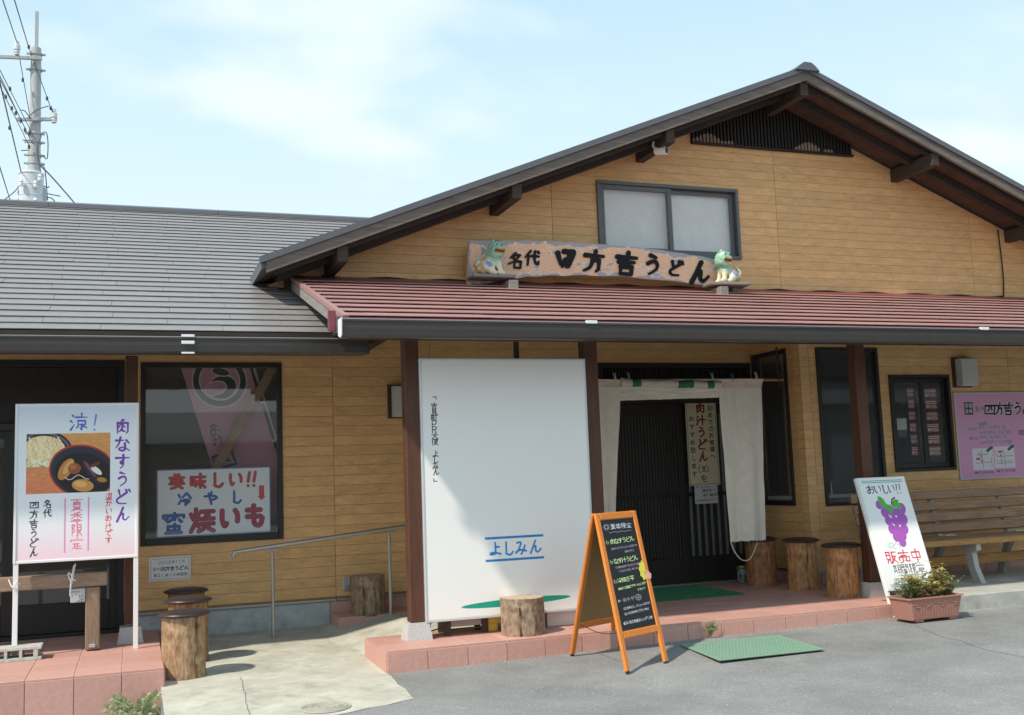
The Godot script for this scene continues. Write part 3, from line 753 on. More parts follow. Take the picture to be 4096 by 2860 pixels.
func img_pink() -> Image:
	var k := 0.5
	var W := 1960.0
	var im := sheet(int(W * k), int(1480 * k), Color(0.85, 0.63, 0.77))
	var pale := Color(0.88, 0.86, 0.9); var ink := Color(0.08, 0.07, 0.09)
	rect(im, 180 * k, 150 * k, 368 * k, 368 * k, ink)
	write(im, "商標", 232 * k, 210 * k, 70 * k, pale, 0.06, 84 * k, 0)
	write(im, "登録", 232 * k, 305 * k, 70 * k, pale, 0.06, 84 * k, 0)
	for p in 2:
		var c := pale if p == 0 else ink
		write(im, "名代", 455 * k, 275 * k, 96 * k, c, 0.05 + (0.04 if p == 0 else 0.0), 122 * k, 0, 0.5, 1.0, 0.1)
		write(im, "四方吉うどん", 745 * k, 275 * k, 210 * k, c, 0.075 + (0.04 if p == 0 else 0.0), 212 * k, 0, 0.9, 1.0, 0.15)
	var rows := [["営業時間", 472, 535, 56, 52], ["吉見本店", 244, 620, 56, 52], ["AM10:00〜PM3:00", 486, 600, 62, 43], ["おみやげはPM6:00まで営業", 486, 690, 58, 47],
		["東松山店", 262, 785, 56, 52], ["AM10:30〜PM2:00", 490, 775, 62, 43], ["おみやげはPM2:00まで営業", 494, 862, 58, 47]]
	for r: Array in rows:
		for p in 2:
			write(im, r[0], r[1] * k, r[2] * k, r[3] * k, pale if p == 0 else Color(0.28, 0.28, 0.44), 0.1 if p == 0 else 0.05, r[4] * k, 0, 0.0, 0.85)
	for b: Array in [[272, 965, 735, 1345], [758, 945, 1210, 1325]]:
		rect(im, b[0] * k, b[1] * k, b[2] * k, b[3] * k, pale)
	var ln := Color(0.2, 0.2, 0.24)
	for s: Array in [[470, 990, 495, 1320], [370, 1080, 610, 1070], [335, 1225, 700, 1210], [680, 1140, 690, 1290], [790, 1010, 800, 1090], [800, 1090, 835, 1122], [835, 1122, 1165, 1110], [965, 1010, 990, 1290], [905, 1110, 912, 1265], [790, 1245, 1170, 1230]]:
		seg(im, Vector2(s[0], s[1]) * k, Vector2(s[2], s[3]) * k, 1.6, 1.6, ln)
	for i in 6:
		rect(im, (795 + i * 62) * k, 1197 * k, (830 + i * 62) * k, 1208 * k, ink)
	seg(im, Vector2(400, 1035) * k, Vector2(470, 1125) * k, 2.5, 3.5, Color(0.6, 0.12, 0.14))
	for d: Array in [[468, 1185], [897, 1095]]:
		disc(im, Vector2(d[0], d[1]) * k, 8, 9, Color(0.72, 0.15, 0.18))
	rect(im, 345 * k, 1135 * k, 440 * k, 1165 * k, Color(0.72, 0.15, 0.18))
	rect(im, 850 * k, 1020 * k, 945 * k, 1052 * k, Color(0.72, 0.15, 0.18))
	for d: Array in [[660, 985], [1140, 970]]:
		seg(im, Vector2(d[0] - 50, d[1] + 26) * k, Vector2(d[0] + 50, d[1] - 26) * k, 13, 13, Color(0.16, 0.38, 0.35))
	write(im, "吉見本店 TEL 0493-54-9898", 300 * k, 1390 * k, 42 * k, Color(0.36, 0.2, 0.42), 0.05, 20 * k, 0, 0.0, 0.6)
	write(im, "東松山店 TEL 0493-22-9898", 790 * k, 1375 * k, 42 * k, Color(0.36, 0.2, 0.42), 0.05, 20 * k, 0, 0.0, 0.6)
	write(im, "四方吉うどん", 1400 * k, 700 * k, 90 * k, ink, 0.06, 92 * k, 0)
	return im
func img_banner() -> Image:                               # pink banner with a brushed green ring emblem, seen from its back
	var im := sheet(360, 1000, Color(0.76, 0.55, 0.61))
	var dk := Color(0.07, 0.17, 0.16); var pale := Color(0.86, 0.78, 0.79)
	for ring: Array in [[150.0, 128.0, pale], [143.0, 0.0, dk], [112.0, 0.0, pale], [105.0, 0.0, Color(0.76, 0.55, 0.61)]]:
		disc(im, Vector2(180, 165), ring[0], ring[0] * 1.04, ring[2], 0.3)
	disc(im, Vector2(176, 205), 82, 70, pale, 0.0)
	disc(im, Vector2(176, 205), 76, 64, dk, 0.0)
	disc(im, Vector2(212, 200), 62, 42, pale, 0.0)
	disc(im, Vector2(214, 200), 56, 36, Color(0.76, 0.55, 0.61), 0.0)
	disc(im, Vector2(160, 118), 54, 26, pale, -0.5)
	disc(im, Vector2(160, 118), 48, 20, dk, -0.5)
	write(im, "名代", 290, 420, 56, dk, 0.06, 0, 66, 0.6)
	write(im, "四方吉うどん", 288, 600, 110, dk, 0.07, 0, 130, 0.6)
	im.flip_x()
	return im
func img_price_strip() -> Image:
	var im := sheet(128, 64, Color(0.52, 0.09, 0.12))
	for y: float in [10, 22]:
		rect(im, 6, y, 122, y + 5, Color(0.8, 0.82, 0.78))
	write(im, "肉汁うどん", 20, 46, 22, Color(0.86, 0.86, 0.84), 0.08, 22, 0)
	return im
func img_rental() -> Image:                               # blue pictogram sign across the road, seen mirrored in the glass
	var im := sheet(300, 420, Color(0.05, 0.09, 0.22))
	var w := Color(0.5, 0.56, 0.66)
	rect(im, 0, 88, 300, 94, w)
	rect(im, 0, 0, 300, 8, w)
	write(im, "レンタルコーナー", 34, 48, 40, w, 0.06, 44, 0)
	write(im, "自転車貸出し", 120, 125, 24, w, 0.05, 26, 0)
	for c: float in [140.0, 230.0]:
		disc(im, Vector2(c, 290), 40, 40, w)
		disc(im, Vector2(c, 290), 34, 34, Color(0.05, 0.09, 0.22))
	for s: Array in [[140, 290, 170, 220], [170, 220, 215, 220], [215, 220, 185, 290], [185, 290, 140, 290], [230, 290, 212, 205], [212, 205, 196, 200], [170, 220, 162, 206]]:
		seg(im, Vector2(s[0], s[1]), Vector2(s[2], s[3]), 4, 4, w)
	return im

func add_extrude_x(st: SurfaceTool, prof: PackedVector2Array, x0: float, x1: float):   # closed profile of (z, y) points swept along X
	var p := prof
	if Geometry2D.is_polygon_clockwise(p):
		p.reverse()
	var n := p.size()
	for i in n:
		var a := p[i]; var b := p[(i + 1) % n]
		var e := b - a
		quad(st, Vector3(x0, a.y, a.x), Vector3(x1, a.y, a.x), Vector3(x1, b.y, b.x), Vector3(x0, b.y, b.x), Vector3(0, -e.x, e.y))
	var idx := Geometry2D.triangulate_polygon(p)
	for i in range(0, idx.size(), 3):
		var a := p[idx[i]]; var b := p[idx[i + 1]]; var c := p[idx[i + 2]]
		for s in 2:
			var x := x0 if s == 0 else x1
			tri(st, Vector3(x, a.y, a.x), Vector3(x, b.y, b.x), Vector3(x, c.y, c.x), Vector3(-1 if s == 0 else 1, 0, 0))
func extrude_x(prof: Array, x0: float, x1: float) -> ArrayMesh:
	var st := new_st()
	add_extrude_x(st, PackedVector2Array(prof), x0, x1)
	return st.commit()

# ---------------------------------------------------------------- ground heights
func ground_y(x: float, z: float) -> float:
	var f := -0.15
	if x > 0.0:
		f = lerpf(-0.15, -0.12, clampf(x / 2.4, 0, 1)) if x < 2.4 else lerpf(-0.12, -0.107, clampf((x - 2.4) / 2.0, 0, 1))
	if z < 0.0:
		return lerpf(f, -0.115, clampf(-z / 2.45, 0, 1))
	return f - 0.02 * clampf(z, 0, 2.0)
func asphalt_y(x: float, z: float) -> float:
	var g := ground_y(x, z) - 0.006
	if z < 0.0:
		g -= 0.05
	if x < -1.5:
		var w := 0.02 + maxf(0.0, z - 1.5) * 0.8
		g = lerpf(g, -0.42, smoothstep(0.0, w, -1.5 - x))
	return g
func path_y(x: float, z: float) -> float:
	var g := ground_y(x, z)
	if z < -0.6:
		var s := lerpf(0.02, -0.12, clampf((-0.73 - z) / 1.7, 0, 1))
		g = lerpf(g, 0.0, clampf((x - s) / (0.52 - s), 0, 1))
	return g
func grid_mesh(xs: Array, zs: Array, f: Callable, skirt := 0.0) -> ArrayMesh:
	var st := new_st()
	for i in xs.size() - 1:
		for j in zs.size() - 1:
			var a := Vector3(xs[i], f.call(xs[i], zs[j]), zs[j]); var b := Vector3(xs[i + 1], f.call(xs[i + 1], zs[j]), zs[j])
			var c := Vector3(xs[i + 1], f.call(xs[i + 1], zs[j + 1]), zs[j + 1]); var d := Vector3(xs[i], f.call(xs[i], zs[j + 1]), zs[j + 1])
			quad(st, a, b, c, d, Vector3.UP)
			if skirt > 0.0:
				var dn := Vector3.DOWN * skirt
				if i == 0:
					quad(st, a, d, d + dn, a + dn, Vector3.LEFT)
				if i == xs.size() - 2:
					quad(st, b, c, c + dn, b + dn, Vector3.RIGHT)
				if j == zs.size() - 2:
					quad(st, d, c, c + dn, d + dn, Vector3.BACK)
	return st.commit()
func steps(a: float, b: float, n: int) -> Array:
	var r: Array = []
	for i in n + 1:
		r.append(lerpf(a, b, float(i) / n))
	return r

# ---------------------------------------------------------------- sky
func sky_image() -> Image:
	var W := 1024; var H := 512
	var im := Image.create(W, H, false, Image.FORMAT_RGBF)
	var n := noise(21, 1.0, 5)
	var n2 := noise(27, 1.0, 5)
	# broad bright cloud banks where the photograph shows them (directions), ragged by noise
	var banks: Array = []
	for b: Array in [[1150, 90, 0.2, 0.06, 0.7], [1500, 200, 0.15, 0.06, 0.55], [1450, 330, 0.07, 0.022, 0.5], [350, 60, 0.16, 0.03, 0.5], [250, 480, 0.2, 0.06, 0.35], [700, 640, 0.35, 0.04, 0.25], [2300, 560, 0.3, 0.05, 0.3], [3950, 200, 0.3, 0.25, 0.75], [2100, 830, 0.3, 0.06, 0.3]]:
		banks.append([ray(b[0], b[1]).normalized(), b[2], b[3], b[4]])
	for y in H:
		var el := PI * (0.5 - (y + 0.5) / H)
		for x in W:
			var az := TAU * ((x + 0.5) / W - 0.5)
			var d := Vector3(sin(az) * cos(el), sin(el), -cos(az) * cos(el))
			var t := clampf(sin(el), 0.0, 1.0)
			var c := Color(0.545, 0.60, 0.605).lerp(Color(0.30, 0.435, 0.52), clampf(t / 0.45, 0, 1)).lerp(Color(0.26, 0.375, 0.49), clampf((t - 0.35) / 0.65, 0, 1))
			if el < 0.0:
				c = Color(0.4, 0.42, 0.42)
			else:
				var q := Vector2(d.x, d.z) / (t + 0.22)
				var w := n.get_noise_2d(q.x * 0.9 + 3.0, q.y * 1.6) + 0.5 * n2.get_noise_2d(q.x * 2.6, q.y * 4.0)
				var cv := smoothstep(0.0, 0.75, w) * 0.55
				for b: Array in banks:
					var bd: Vector3 = b[0]
					var da := angle_difference(atan2(bd.x, -bd.z), az)
					var de := el - asin(bd.y)
					var r := sqrt(pow(da / (b[1] as float), 2) + pow(de / (b[2] as float), 2)) + n2.get_noise_2d(az * 9.0, el * 16.0) * 1.1 + n.get_noise_2d(az * 30.0, el * 46.0) * 0.5
					cv = maxf(cv, smoothstep(1.25, 0.2, r) * (b[3] as float))
				c = c.lerp(Color(0.58, 0.60, 0.61), clampf(cv, 0, 1))
			im.set_pixel(x, y, c)
	return im

# ---------------------------------------------------------------- building pieces
# a wall of siding boards in the local plane z = 0; holes are Rect2, joints are the X of the vertical seams
func siding(parent: Node, called: String, at: Vector3, turn: Basis, y0: float, pitch: float, poly: PackedVector2Array, holes: Array, joints: Array, boards: Array, back: Material) -> MeshInstance3D:
	var bounds := Rect2(poly[0], Vector2.ZERO)
	for p in poly:
		bounds = bounds.expand(p)
	var st := new_st()
	var wall := MeshInstance3D.new()
	wall.name = called
	parent.add_child(wall, true)
	wall.transform = Transform3D(turn, at - origin_of(parent))
	var cuts: Array = [bounds.position.x]
	for j: float in joints:
		if j > bounds.position.x + 0.05 and j < bounds.end.x - 0.05:
			cuts.append(j)
	cuts.append(bounds.end.x)
	var k := int(floor((bounds.position.y - y0) / pitch))
	var count := 0
	while y0 + k * pitch < bounds.end.y:
		var ya: float = maxf(y0 + k * pitch, bounds.position.y); var yb: float = minf(y0 + (k + 1) * pitch, bounds.end.y)
		k += 1
		if yb - ya < 0.004:
			continue
		for piece in cells(PackedVector2Array([Vector2(bounds.position.x, ya), Vector2(bounds.end.x, ya), Vector2(bounds.end.x, yb), Vector2(bounds.position.x, yb)]), poly, holes):
			add_prism(st, piece, -0.11, -0.009)
		if yb - ya < 0.02:
			continue
		for c in cuts.size() - 1:
			var xa: float = cuts[c] + (0.0022 if c > 0 else 0.0); var xb: float = cuts[c + 1] - (0.0022 if c < cuts.size() - 2 else 0.0)
			for piece in cells(PackedVector2Array([Vector2(xa, ya + 0.0011), Vector2(xb, ya + 0.0011), Vector2(xb, yb - 0.0011), Vector2(xa, yb - 0.0011)]), poly, holes):
				put(wall, "siding_board", prism_mesh(piece, -0.0085, 0.0, 0.0012), boards[(count * 7 + k * 3) % boards.size()])
				count += 1
	wall.mesh = st.commit()
	wall.material_override = back
	return wall
func cells(r: PackedVector2Array, poly: PackedVector2Array, holes: Array) -> Array:
	var out: Array = []
	var todo: Array = Geometry2D.intersect_polygons(r, poly)
	for h: Rect2 in holes:
		var hp := PackedVector2Array([h.position, Vector2(h.end.x, h.position.y), h.end, Vector2(h.position.x, h.end.y)])
		var nxt: Array = []
		for t: PackedVector2Array in todo:
			nxt.append_array(Geometry2D.clip_polygons(t, hp))
		todo = nxt
	for t: PackedVector2Array in todo:
		var area := 0.0
		for i in t.size():
			var a := t[i]; var b := t[(i + 1) % t.size()]
			area += a.x * b.y - b.x * a.y
		if absf(area) > 0.0003:
			out.append(t)
	return out
# rows of slates on a plane that climbs towards -Z from the eave line (y0, z0)
func slate_rows(parent: Node, y0: float, z0: float, slope: float, rows: int, expo: float, width: float, x_from: Callable, x_to: Callable, mats: Array, sd: int, lift: float):
	var th := atan(slope)
	var up := Vector3(0, sin(th), -cos(th)); var nn := Vector3(0, cos(th), sin(th))
	var rng := RandomNumberGenerator.new()
	rng.seed = sd
	var tilt := Basis(Vector3.RIGHT, th) * Basis(Vector3.RIGHT, -lift / (expo + 0.035))
	for r in rows:
		var s := r * expo
		var dep := expo + 0.035
		var base := Vector3(0, y0, z0) + up * (s + dep * 0.5) + nn * (lift * 0.5 + 0.004)
		var xa: float = x_from.call(base.z); var xb: float = x_to.call(base.z)
		var x := -4.6 + (r % 2) * width * 0.5 + rng.randf_range(-0.1, 0.1)
		while x < xb:
			var a := maxf(x, xa); var b := minf(x + width - 0.0022, xb)
			if b - a > 0.06:
				put(parent, "slate", bbox(Vector3(snappedf(b - a, 0.001), 0.008, dep), 0.0016), mats[rng.randi() % mats.size()], Vector3((a + b) * 0.5, base.y, base.z) + nn * rng.randf_range(0.0, 0.0016) - origin_of(parent), tilt)
			x += width
func slab(x0: float, x1: float, ya: float, za: float, yb: float, zb: float, thick: float) -> ArrayMesh:   # sloping slab, top edge from (ya,za) to (yb,zb)
	var d := Vector2(zb - za, yb - ya).normalized()
	var n := Vector2(-d.y, d.x)
	if n.y < 0.0:
		n = -n
	var A := Vector2(za, ya); var B := Vector2(zb, yb)
	return extrude_x([A, B, B - n * thick, A - n * thick], x0, x1)
func gutter_profile(z: float, top: float) -> Array:       # z = outer face
	return [Vector2(z - 0.118, top + 0.004), Vector2(z - 0.118, top - 0.105), Vector2(z - 0.09, top - 0.122), Vector2(z - 0.03, top - 0.122), Vector2(z - 0.008, top - 0.108), Vector2(z - 0.002, top - 0.06), Vector2(z, top - 0.012), Vector2(z + 0.008, top - 0.012), Vector2(z + 0.008, top), Vector2(z - 0.012, top), Vector2(z - 0.014, top - 0.05), Vector2(z - 0.02, top - 0.1), Vector2(z - 0.034, top - 0.112), Vector2(z - 0.088, top - 0.112), Vector2(z - 0.108, top - 0.098), Vector2(z - 0.108, top + 0.004)]
func pane(parent: Node, called: String, m: Material, a: Vector3, b: Vector3) -> MeshInstance3D:
	return box(parent, called, m, a, b, 0.0)
# a rectangular frame of four bars in the plane Z = z (outer rectangle, bar width, depth)
func frame_mesh(x0: float, y0: float, x1: float, y1: float, z0: float, z1: float, w: float, wb := -1.0, wt := -1.0) -> ArrayMesh:
	if wb < 0.0:
		wb = w
	if wt < 0.0:
		wt = w
	var st := new_st()
	sbox(st, Vector3(x0, y0, z0), Vector3(x0 + w, y1, z1), 0.003)
	sbox(st, Vector3(x1 - w, y0, z0), Vector3(x1, y1, z1), 0.003)
	sbox(st, Vector3(x0 + w, y0, z0 + 0.001), Vector3(x1 - w, y0 + wb, z1 - 0.001), 0.003)
	sbox(st, Vector3(x0 + w, y1 - wt, z0 + 0.001), Vector3(x1 - w, y1, z1 - 0.001), 0.003)
	return st.commit()

func materials():
	for i in 4:
		var tint := [1.0, 0.94, 1.05, 0.975][i] as float
		MT["siding%d" % i] = tmat(Color(0.93, 0.575, 0.265) * tint, T.siding, Vector3(0.62, 1.25, 0.62), 0.62, Vector3(i * 0.29, i * 0.37, i * 0.23))
	MT.groove = mat(Color(0.36, 0.20, 0.085), 0.9)
	MT.post = tmat(Color(0.15, 0.058, 0.03), T.grain_v, Vector3(2.6, 0.9, 2.6), 0.6)
	MT.beam = tmat(Color(0.055, 0.04, 0.033), T.grain_u, Vector3(0.8, 2.4, 0.8), 0.75)
	MT.barge = tmat(Color(0.25, 0.215, 0.19), T.grain_u, Vector3(0.7, 3.0, 0.7), 0.85)
	MT.purlin = tmat(Color(0.085, 0.065, 0.052), T.grain_u, Vector3(1.5, 3.0, 1.5), 0.85)
	MT.soffit = tmat(Color(0.13, 0.075, 0.05), T.grain_u, Vector3(1.2, 2.0, 1.2), 0.8)
	MT.black = mat(Color(0.018, 0.017, 0.017), 0.45)
	MT.blackwood = tmat(Color(0.028, 0.024, 0.022), T.grain_v, Vector3(3, 1, 3), 0.6)
	MT.vent = tmat(Color(0.03, 0.027, 0.025), T.grain_v, Vector3(4, 1.2, 4), 0.7)
	MT.metal_edge = tmat(Color(0.13, 0.135, 0.155), T.mottle, Vector3(1.5, 1.5, 1.5), 0.45)
	MT.gutter = tmat(Color(0.062, 0.055, 0.05), T.mottle, Vector3(1.2, 1.2, 1.2), 0.38)
	MT.rim = mat(Color(0.33, 0.33, 0.34), 0.4)
	MT.white_clip = mat(Color(0.8, 0.82, 0.84), 0.5)
	for i in 4:
		MT["slate%d" % i] = tmat(Color(0.30, 0.285, 0.28) * ([1.0, 0.965, 1.03, 0.985][i] as float), T.mottle, Vector3(2.2, 2.2, 2.2), 0.42, Vector3(i * 0.3, 0, i * 0.21))
		MT["red%d" % i] = tmat(Color(0.47, 0.255, 0.235) * ([1.0, 0.93, 1.06, 0.97][i] as float), T.mottle, Vector3(2.2, 2.2, 2.2), 0.42, Vector3(i * 0.3, 0, i * 0.21))
	MT.red_metal = tmat(Color(0.27, 0.06, 0.075), T.mottle, Vector3(2, 2, 2), 0.4)
	for i in 4:
		MT["tile%d" % i] = tmat(Color(0.70, 0.39, 0.33) * ([1.0, 0.94, 1.05, 0.97][i] as float), T.mottle, Vector3(3.3, 3.3, 3.3), 0.55, Vector3(i * 0.3, 0.1 * i, i * 0.21))
	MT.grout = tmat(Color(0.66, 0.60, 0.50), T.concrete, Vector3(2, 2, 2), 0.9)
	MT.concrete = tmat(Color(0.64, 0.63, 0.56), T.concrete, Vector3(0.55, 0.55, 0.55), 0.9)
	MT.foundation = tmat(Color(0.58, 0.62, 0.66), T.concrete, Vector3(0.8, 0.8, 0.8), 0.9)
	MT.asphalt = tmat(Color(0.45, 0.45, 0.445), T.asphalt, Vector3(0.5, 0.5, 0.5), 0.92)
	MT.asphalt.detail_enabled = true
	MT.asphalt.detail_blend_mode = BaseMaterial3D.BLEND_MODE_MUL
	MT.asphalt.detail_albedo = T.blotch
	MT.asphalt.detail_uv_layer = BaseMaterial3D.DETAIL_UV_2
	MT.asphalt.uv2_triplanar = true
	MT.asphalt.uv2_world_triplanar = true
	MT.asphalt.uv2_scale = Vector3(0.13, 0.13, 0.13)
	MT.granite = tmat(Color(0.95, 0.95, 0.95), T.granite, Vector3(2.2, 2.2, 2.2), 0.7)
	MT.glass = mat(Color(0.6, 0.65, 0.66), 0.02)
	MT.glass.transparency = BaseMaterial3D.TRANSPARENCY_ALPHA
	MT.glass.albedo_color.a = 0.04
	MT.alu = mat(Color(0.12, 0.13, 0.135), 0.45, 0.2)
	MT.steel = mat(Color(0.42, 0.40, 0.37), 0.36, 0.6)
	MT.lamp = mat(Color(0.55, 0.55, 0.52), 0.5)
	MT.cushion = tmat(Color(0.05, 0.036, 0.034), T.mottle, Vector3(6, 6, 6), 0.45)
	MT.white = mat(Color(0.82, 0.84, 0.85), 0.4)
	MT.interior = mat(Color(0.36, 0.28, 0.20), 0.9)
	MT.pale_wood = tmat(Color(0.42, 0.24, 0.12), T.grain_u, Vector3(2, 2, 2), 0.7)
	MT.rail_wood = local_tex(tmat(Color(0.46, 0.34, 0.25), T.grain_u, Vector3(1.6, 5.0, 5.0), 0.85))
	MT.rail_wood_v = local_tex(tmat(Color(0.40, 0.29, 0.21), T.grain_v, Vector3(5.0, 1.6, 5.0), 0.85))
	MT.grey_wood = tmat(Color(0.40, 0.37, 0.35), T.grain_u, Vector3(2, 5, 2), 0.9)
	MT.dark = mat(Color(0.012, 0.012, 0.013), 0.6)

func build_ground():
	var xs: Array = [-300.0, -80, -30, -12, -6, -4, -3, -2.4, -2, -1.7, -1.6, -1.54, -1.52, -1.51, -1.5, -1.2, -0.8, -0.4, 0.0, 0.6, 1.2, 1.8, 2.4, 3, 3.6, 4.4, 5.5, 8, 14, 30, 80, 300]
	var zs: Array = [-300.0, -80, -30, -10, -3.0, -2.4, -1.2, -0.4, -0.001, 0.0, 0.3, 0.6, 0.9, 1.2, 1.5, 1.8, 2.1, 2.5, 3, 4, 6, 9, 14, 30, 80, 300]
	var a := put(self, "asphalt_ground", grid_mesh(xs, zs, asphalt_y), MT.asphalt)
	structure(a)
	var st := new_st()
	# the concrete path: a front apron left of the step and a ramp up to the platform level beside the wall
	st.append_from(shaped(-1.5, 0.0, -2.45, func(x): return 0.84 - x * 0.37), 0, Transform3D.IDENTITY)
	st.append_from(shaped(0.0, 1.5, -2.45, func(_x): return -0.735), 0, Transform3D.IDENTITY)
	var p := put(self, "concrete_path", st.commit(), MT.concrete)
	structure(p)
	# entrance platform: grout bed, then each tile on it
	var bed := new_st()
	sbox(bed, Vector3(0.006, -0.3, -0.727), Vector3(1.5, -0.0025, -0.006), 0.0)
	sbox(bed, Vector3(1.5, -0.3, -2.44), Vector3(4.8, -0.0025, -0.006), 0.0)
	var plat := put(self, "entrance_platform", bed.commit(), MT.grout)
	structure(plat)
	var rng := RandomNumberGenerator.new()
	rng.seed = 9
	var tile_mesh := bbox(Vector3(0.2925, 0.012, 0.2925), 0.0015)
	for i in 16:
		for j in 8:
			var z0 := -0.3 * j
			if i < 5 and j > 2:
				continue
			var d := 0.3
			if j == 2 and i < 5:
				d = 0.127
			if z0 - d < -2.44:
				d = 2.44 + z0
			var msh := tile_mesh if d > 0.299 else bbox(Vector3(0.2925, 0.012, d - 0.0075), 0.0015)
			put(plat, "floor_tile", msh, MT["tile%d" % (rng.randi() % 4)], Vector3(0.3 * i + 0.15, -0.006 + rng.randf_range(-0.0006, 0.0006), z0 - d * 0.5))
		put(plat, "riser_tile", bbox(Vector3(0.295, 0.285, 0.012), 0.002), MT["tile%d" % (rng.randi() % 4)], Vector3(0.3 * i + 0.15, -0.0145 - 0.1425, -0.001))
	for j in 3:
		var d := 0.3 if j < 2 else 0.127
		put(plat, "riser_tile", bbox(Vector3(0.012, 0.285, d - 0.005), 0.002), MT["tile%d" % (rng.randi() % 4)], Vector3(0.0, -0.157, -0.3 * j - d * 0.5 - 0.004))
	# left platform before the dark sliding doors
	var bed2 := new_st()
	sbox(bed2, Vector3(-4.6, -0.6, -2.6), Vector3(-1.485, -0.0245, -0.316), 0.0)
	var lp := put(self, "door_platform", bed2.commit(), MT.grout)
	structure(lp)
	var xj: Array = [-1.478, -1.751, -2.049, -2.347, -2.645, -2.943, -3.241, -3.539, -3.837, -4.135]
	for i in xj.size() - 1:
		var w: float = xj[i] - xj[i + 1]
		var cx: float = (xj[i] + xj[i + 1]) * 0.5
		for j in 7:
			var d := 0.3 if j < 7 else 0.14
			put(lp, "floor_tile", bbox(Vector3(snappedf(w - 0.005, 0.001), 0.012, 0.295), 0.002), MT["tile%d" % (rng.randi() % 4)], Vector3(cx, -0.026, -0.31 - 0.3 * j - d * 0.5))
		put(lp, "riser_tile", bbox(Vector3(snappedf(w - 0.005, 0.001), 0.5, 0.012), 0.002), MT["tile%d" % (rng.randi() % 4)], Vector3(cx, -0.034 - 0.25, -0.311))
	for j in 7:
		put(lp, "riser_tile", bbox(Vector3(0.012, 0.4, 0.295), 0.002), MT["tile%d" % (rng.randi() % 4)], Vector3(-1.479, -0.234, -0.318 - 0.3 * j - 0.15))
	# the bench stands on a poured slab
	var sl := put(self, "bench_slab", bbox(Vector3(6.0, 0.42, 1.56), 0.008), tmat(Color(0.56, 0.56, 0.53), T.concrete, Vector3(0.7, 0.7, 0.7), 0.9), Vector3(4.803 + 3.0, 0.02 - 0.21, -0.78))
	structure(sl)
	# tiled block against the wall beside the ramp
	var bl := put(self, "tiled_block", bbox(Vector3(0.75, 0.3, 0.40), 0.002), MT.grout, Vector3(0.415, -0.153, -2.235))
	structure(bl)
	for i in 3:
		put(bl, "floor_tile", bbox(Vector3(0.245, 0.006, 0.39), 0.002), MT["tile%d" % (i % 4)], Vector3(-0.25 + 0.25 * i, 0.153, 0))
		put(bl, "riser_tile", bbox(Vector3(0.245, 0.29, 0.006), 0.002), MT["tile%d" % ((i + 1) % 4)], Vector3(-0.25 + 0.25 * i, 0.0, 0.203))
	put(bl, "riser_tile", bbox(Vector3(0.006, 0.29, 0.39), 0.002), MT.tile2, Vector3(-0.378, 0, 0))
func shaped(x0: float, x1: float, zb: float, zf: Callable) -> ArrayMesh:
	var st := new_st()
	var n := 14; var m := 22
	for i in n:
		for j in m:
			var q: Array[Vector3] = []
			for k: Vector2i in [Vector2i(0, 0), Vector2i(1, 0), Vector2i(1, 1), Vector2i(0, 1)]:
				var x := lerpf(x0, x1, float(i + k.x) / n)
				var z: float = lerpf(zb, zf.call(x), float(j + k.y) / m)
				if j + k.y == m and x0 < -0.1:
					z += sin(x * 23.0) * 0.012 + sin(x * 61.0) * 0.006
				if i + k.x == n and x1 == 0.0 and z > 0.0:
					x += sin(z * 27.0) * 0.01 - z * 0.02
				q.append(Vector3(x, path_y(x, z), z))
			quad(st, q[0], q[1], q[2], q[3], Vector3.UP)
			var dn := Vector3.DOWN * 0.3
			if i == 0:
				quad(st, q[0], q[3], q[3] + dn, q[0] + dn, Vector3.LEFT)
			if i == n - 1:
				quad(st, q[1], q[2], q[2] + dn, q[1] + dn, Vector3.RIGHT)
			if j == m - 1:
				quad(st, q[3], q[2], q[2] + dn, q[3] + dn, Vector3.BACK)
	return st.commit()

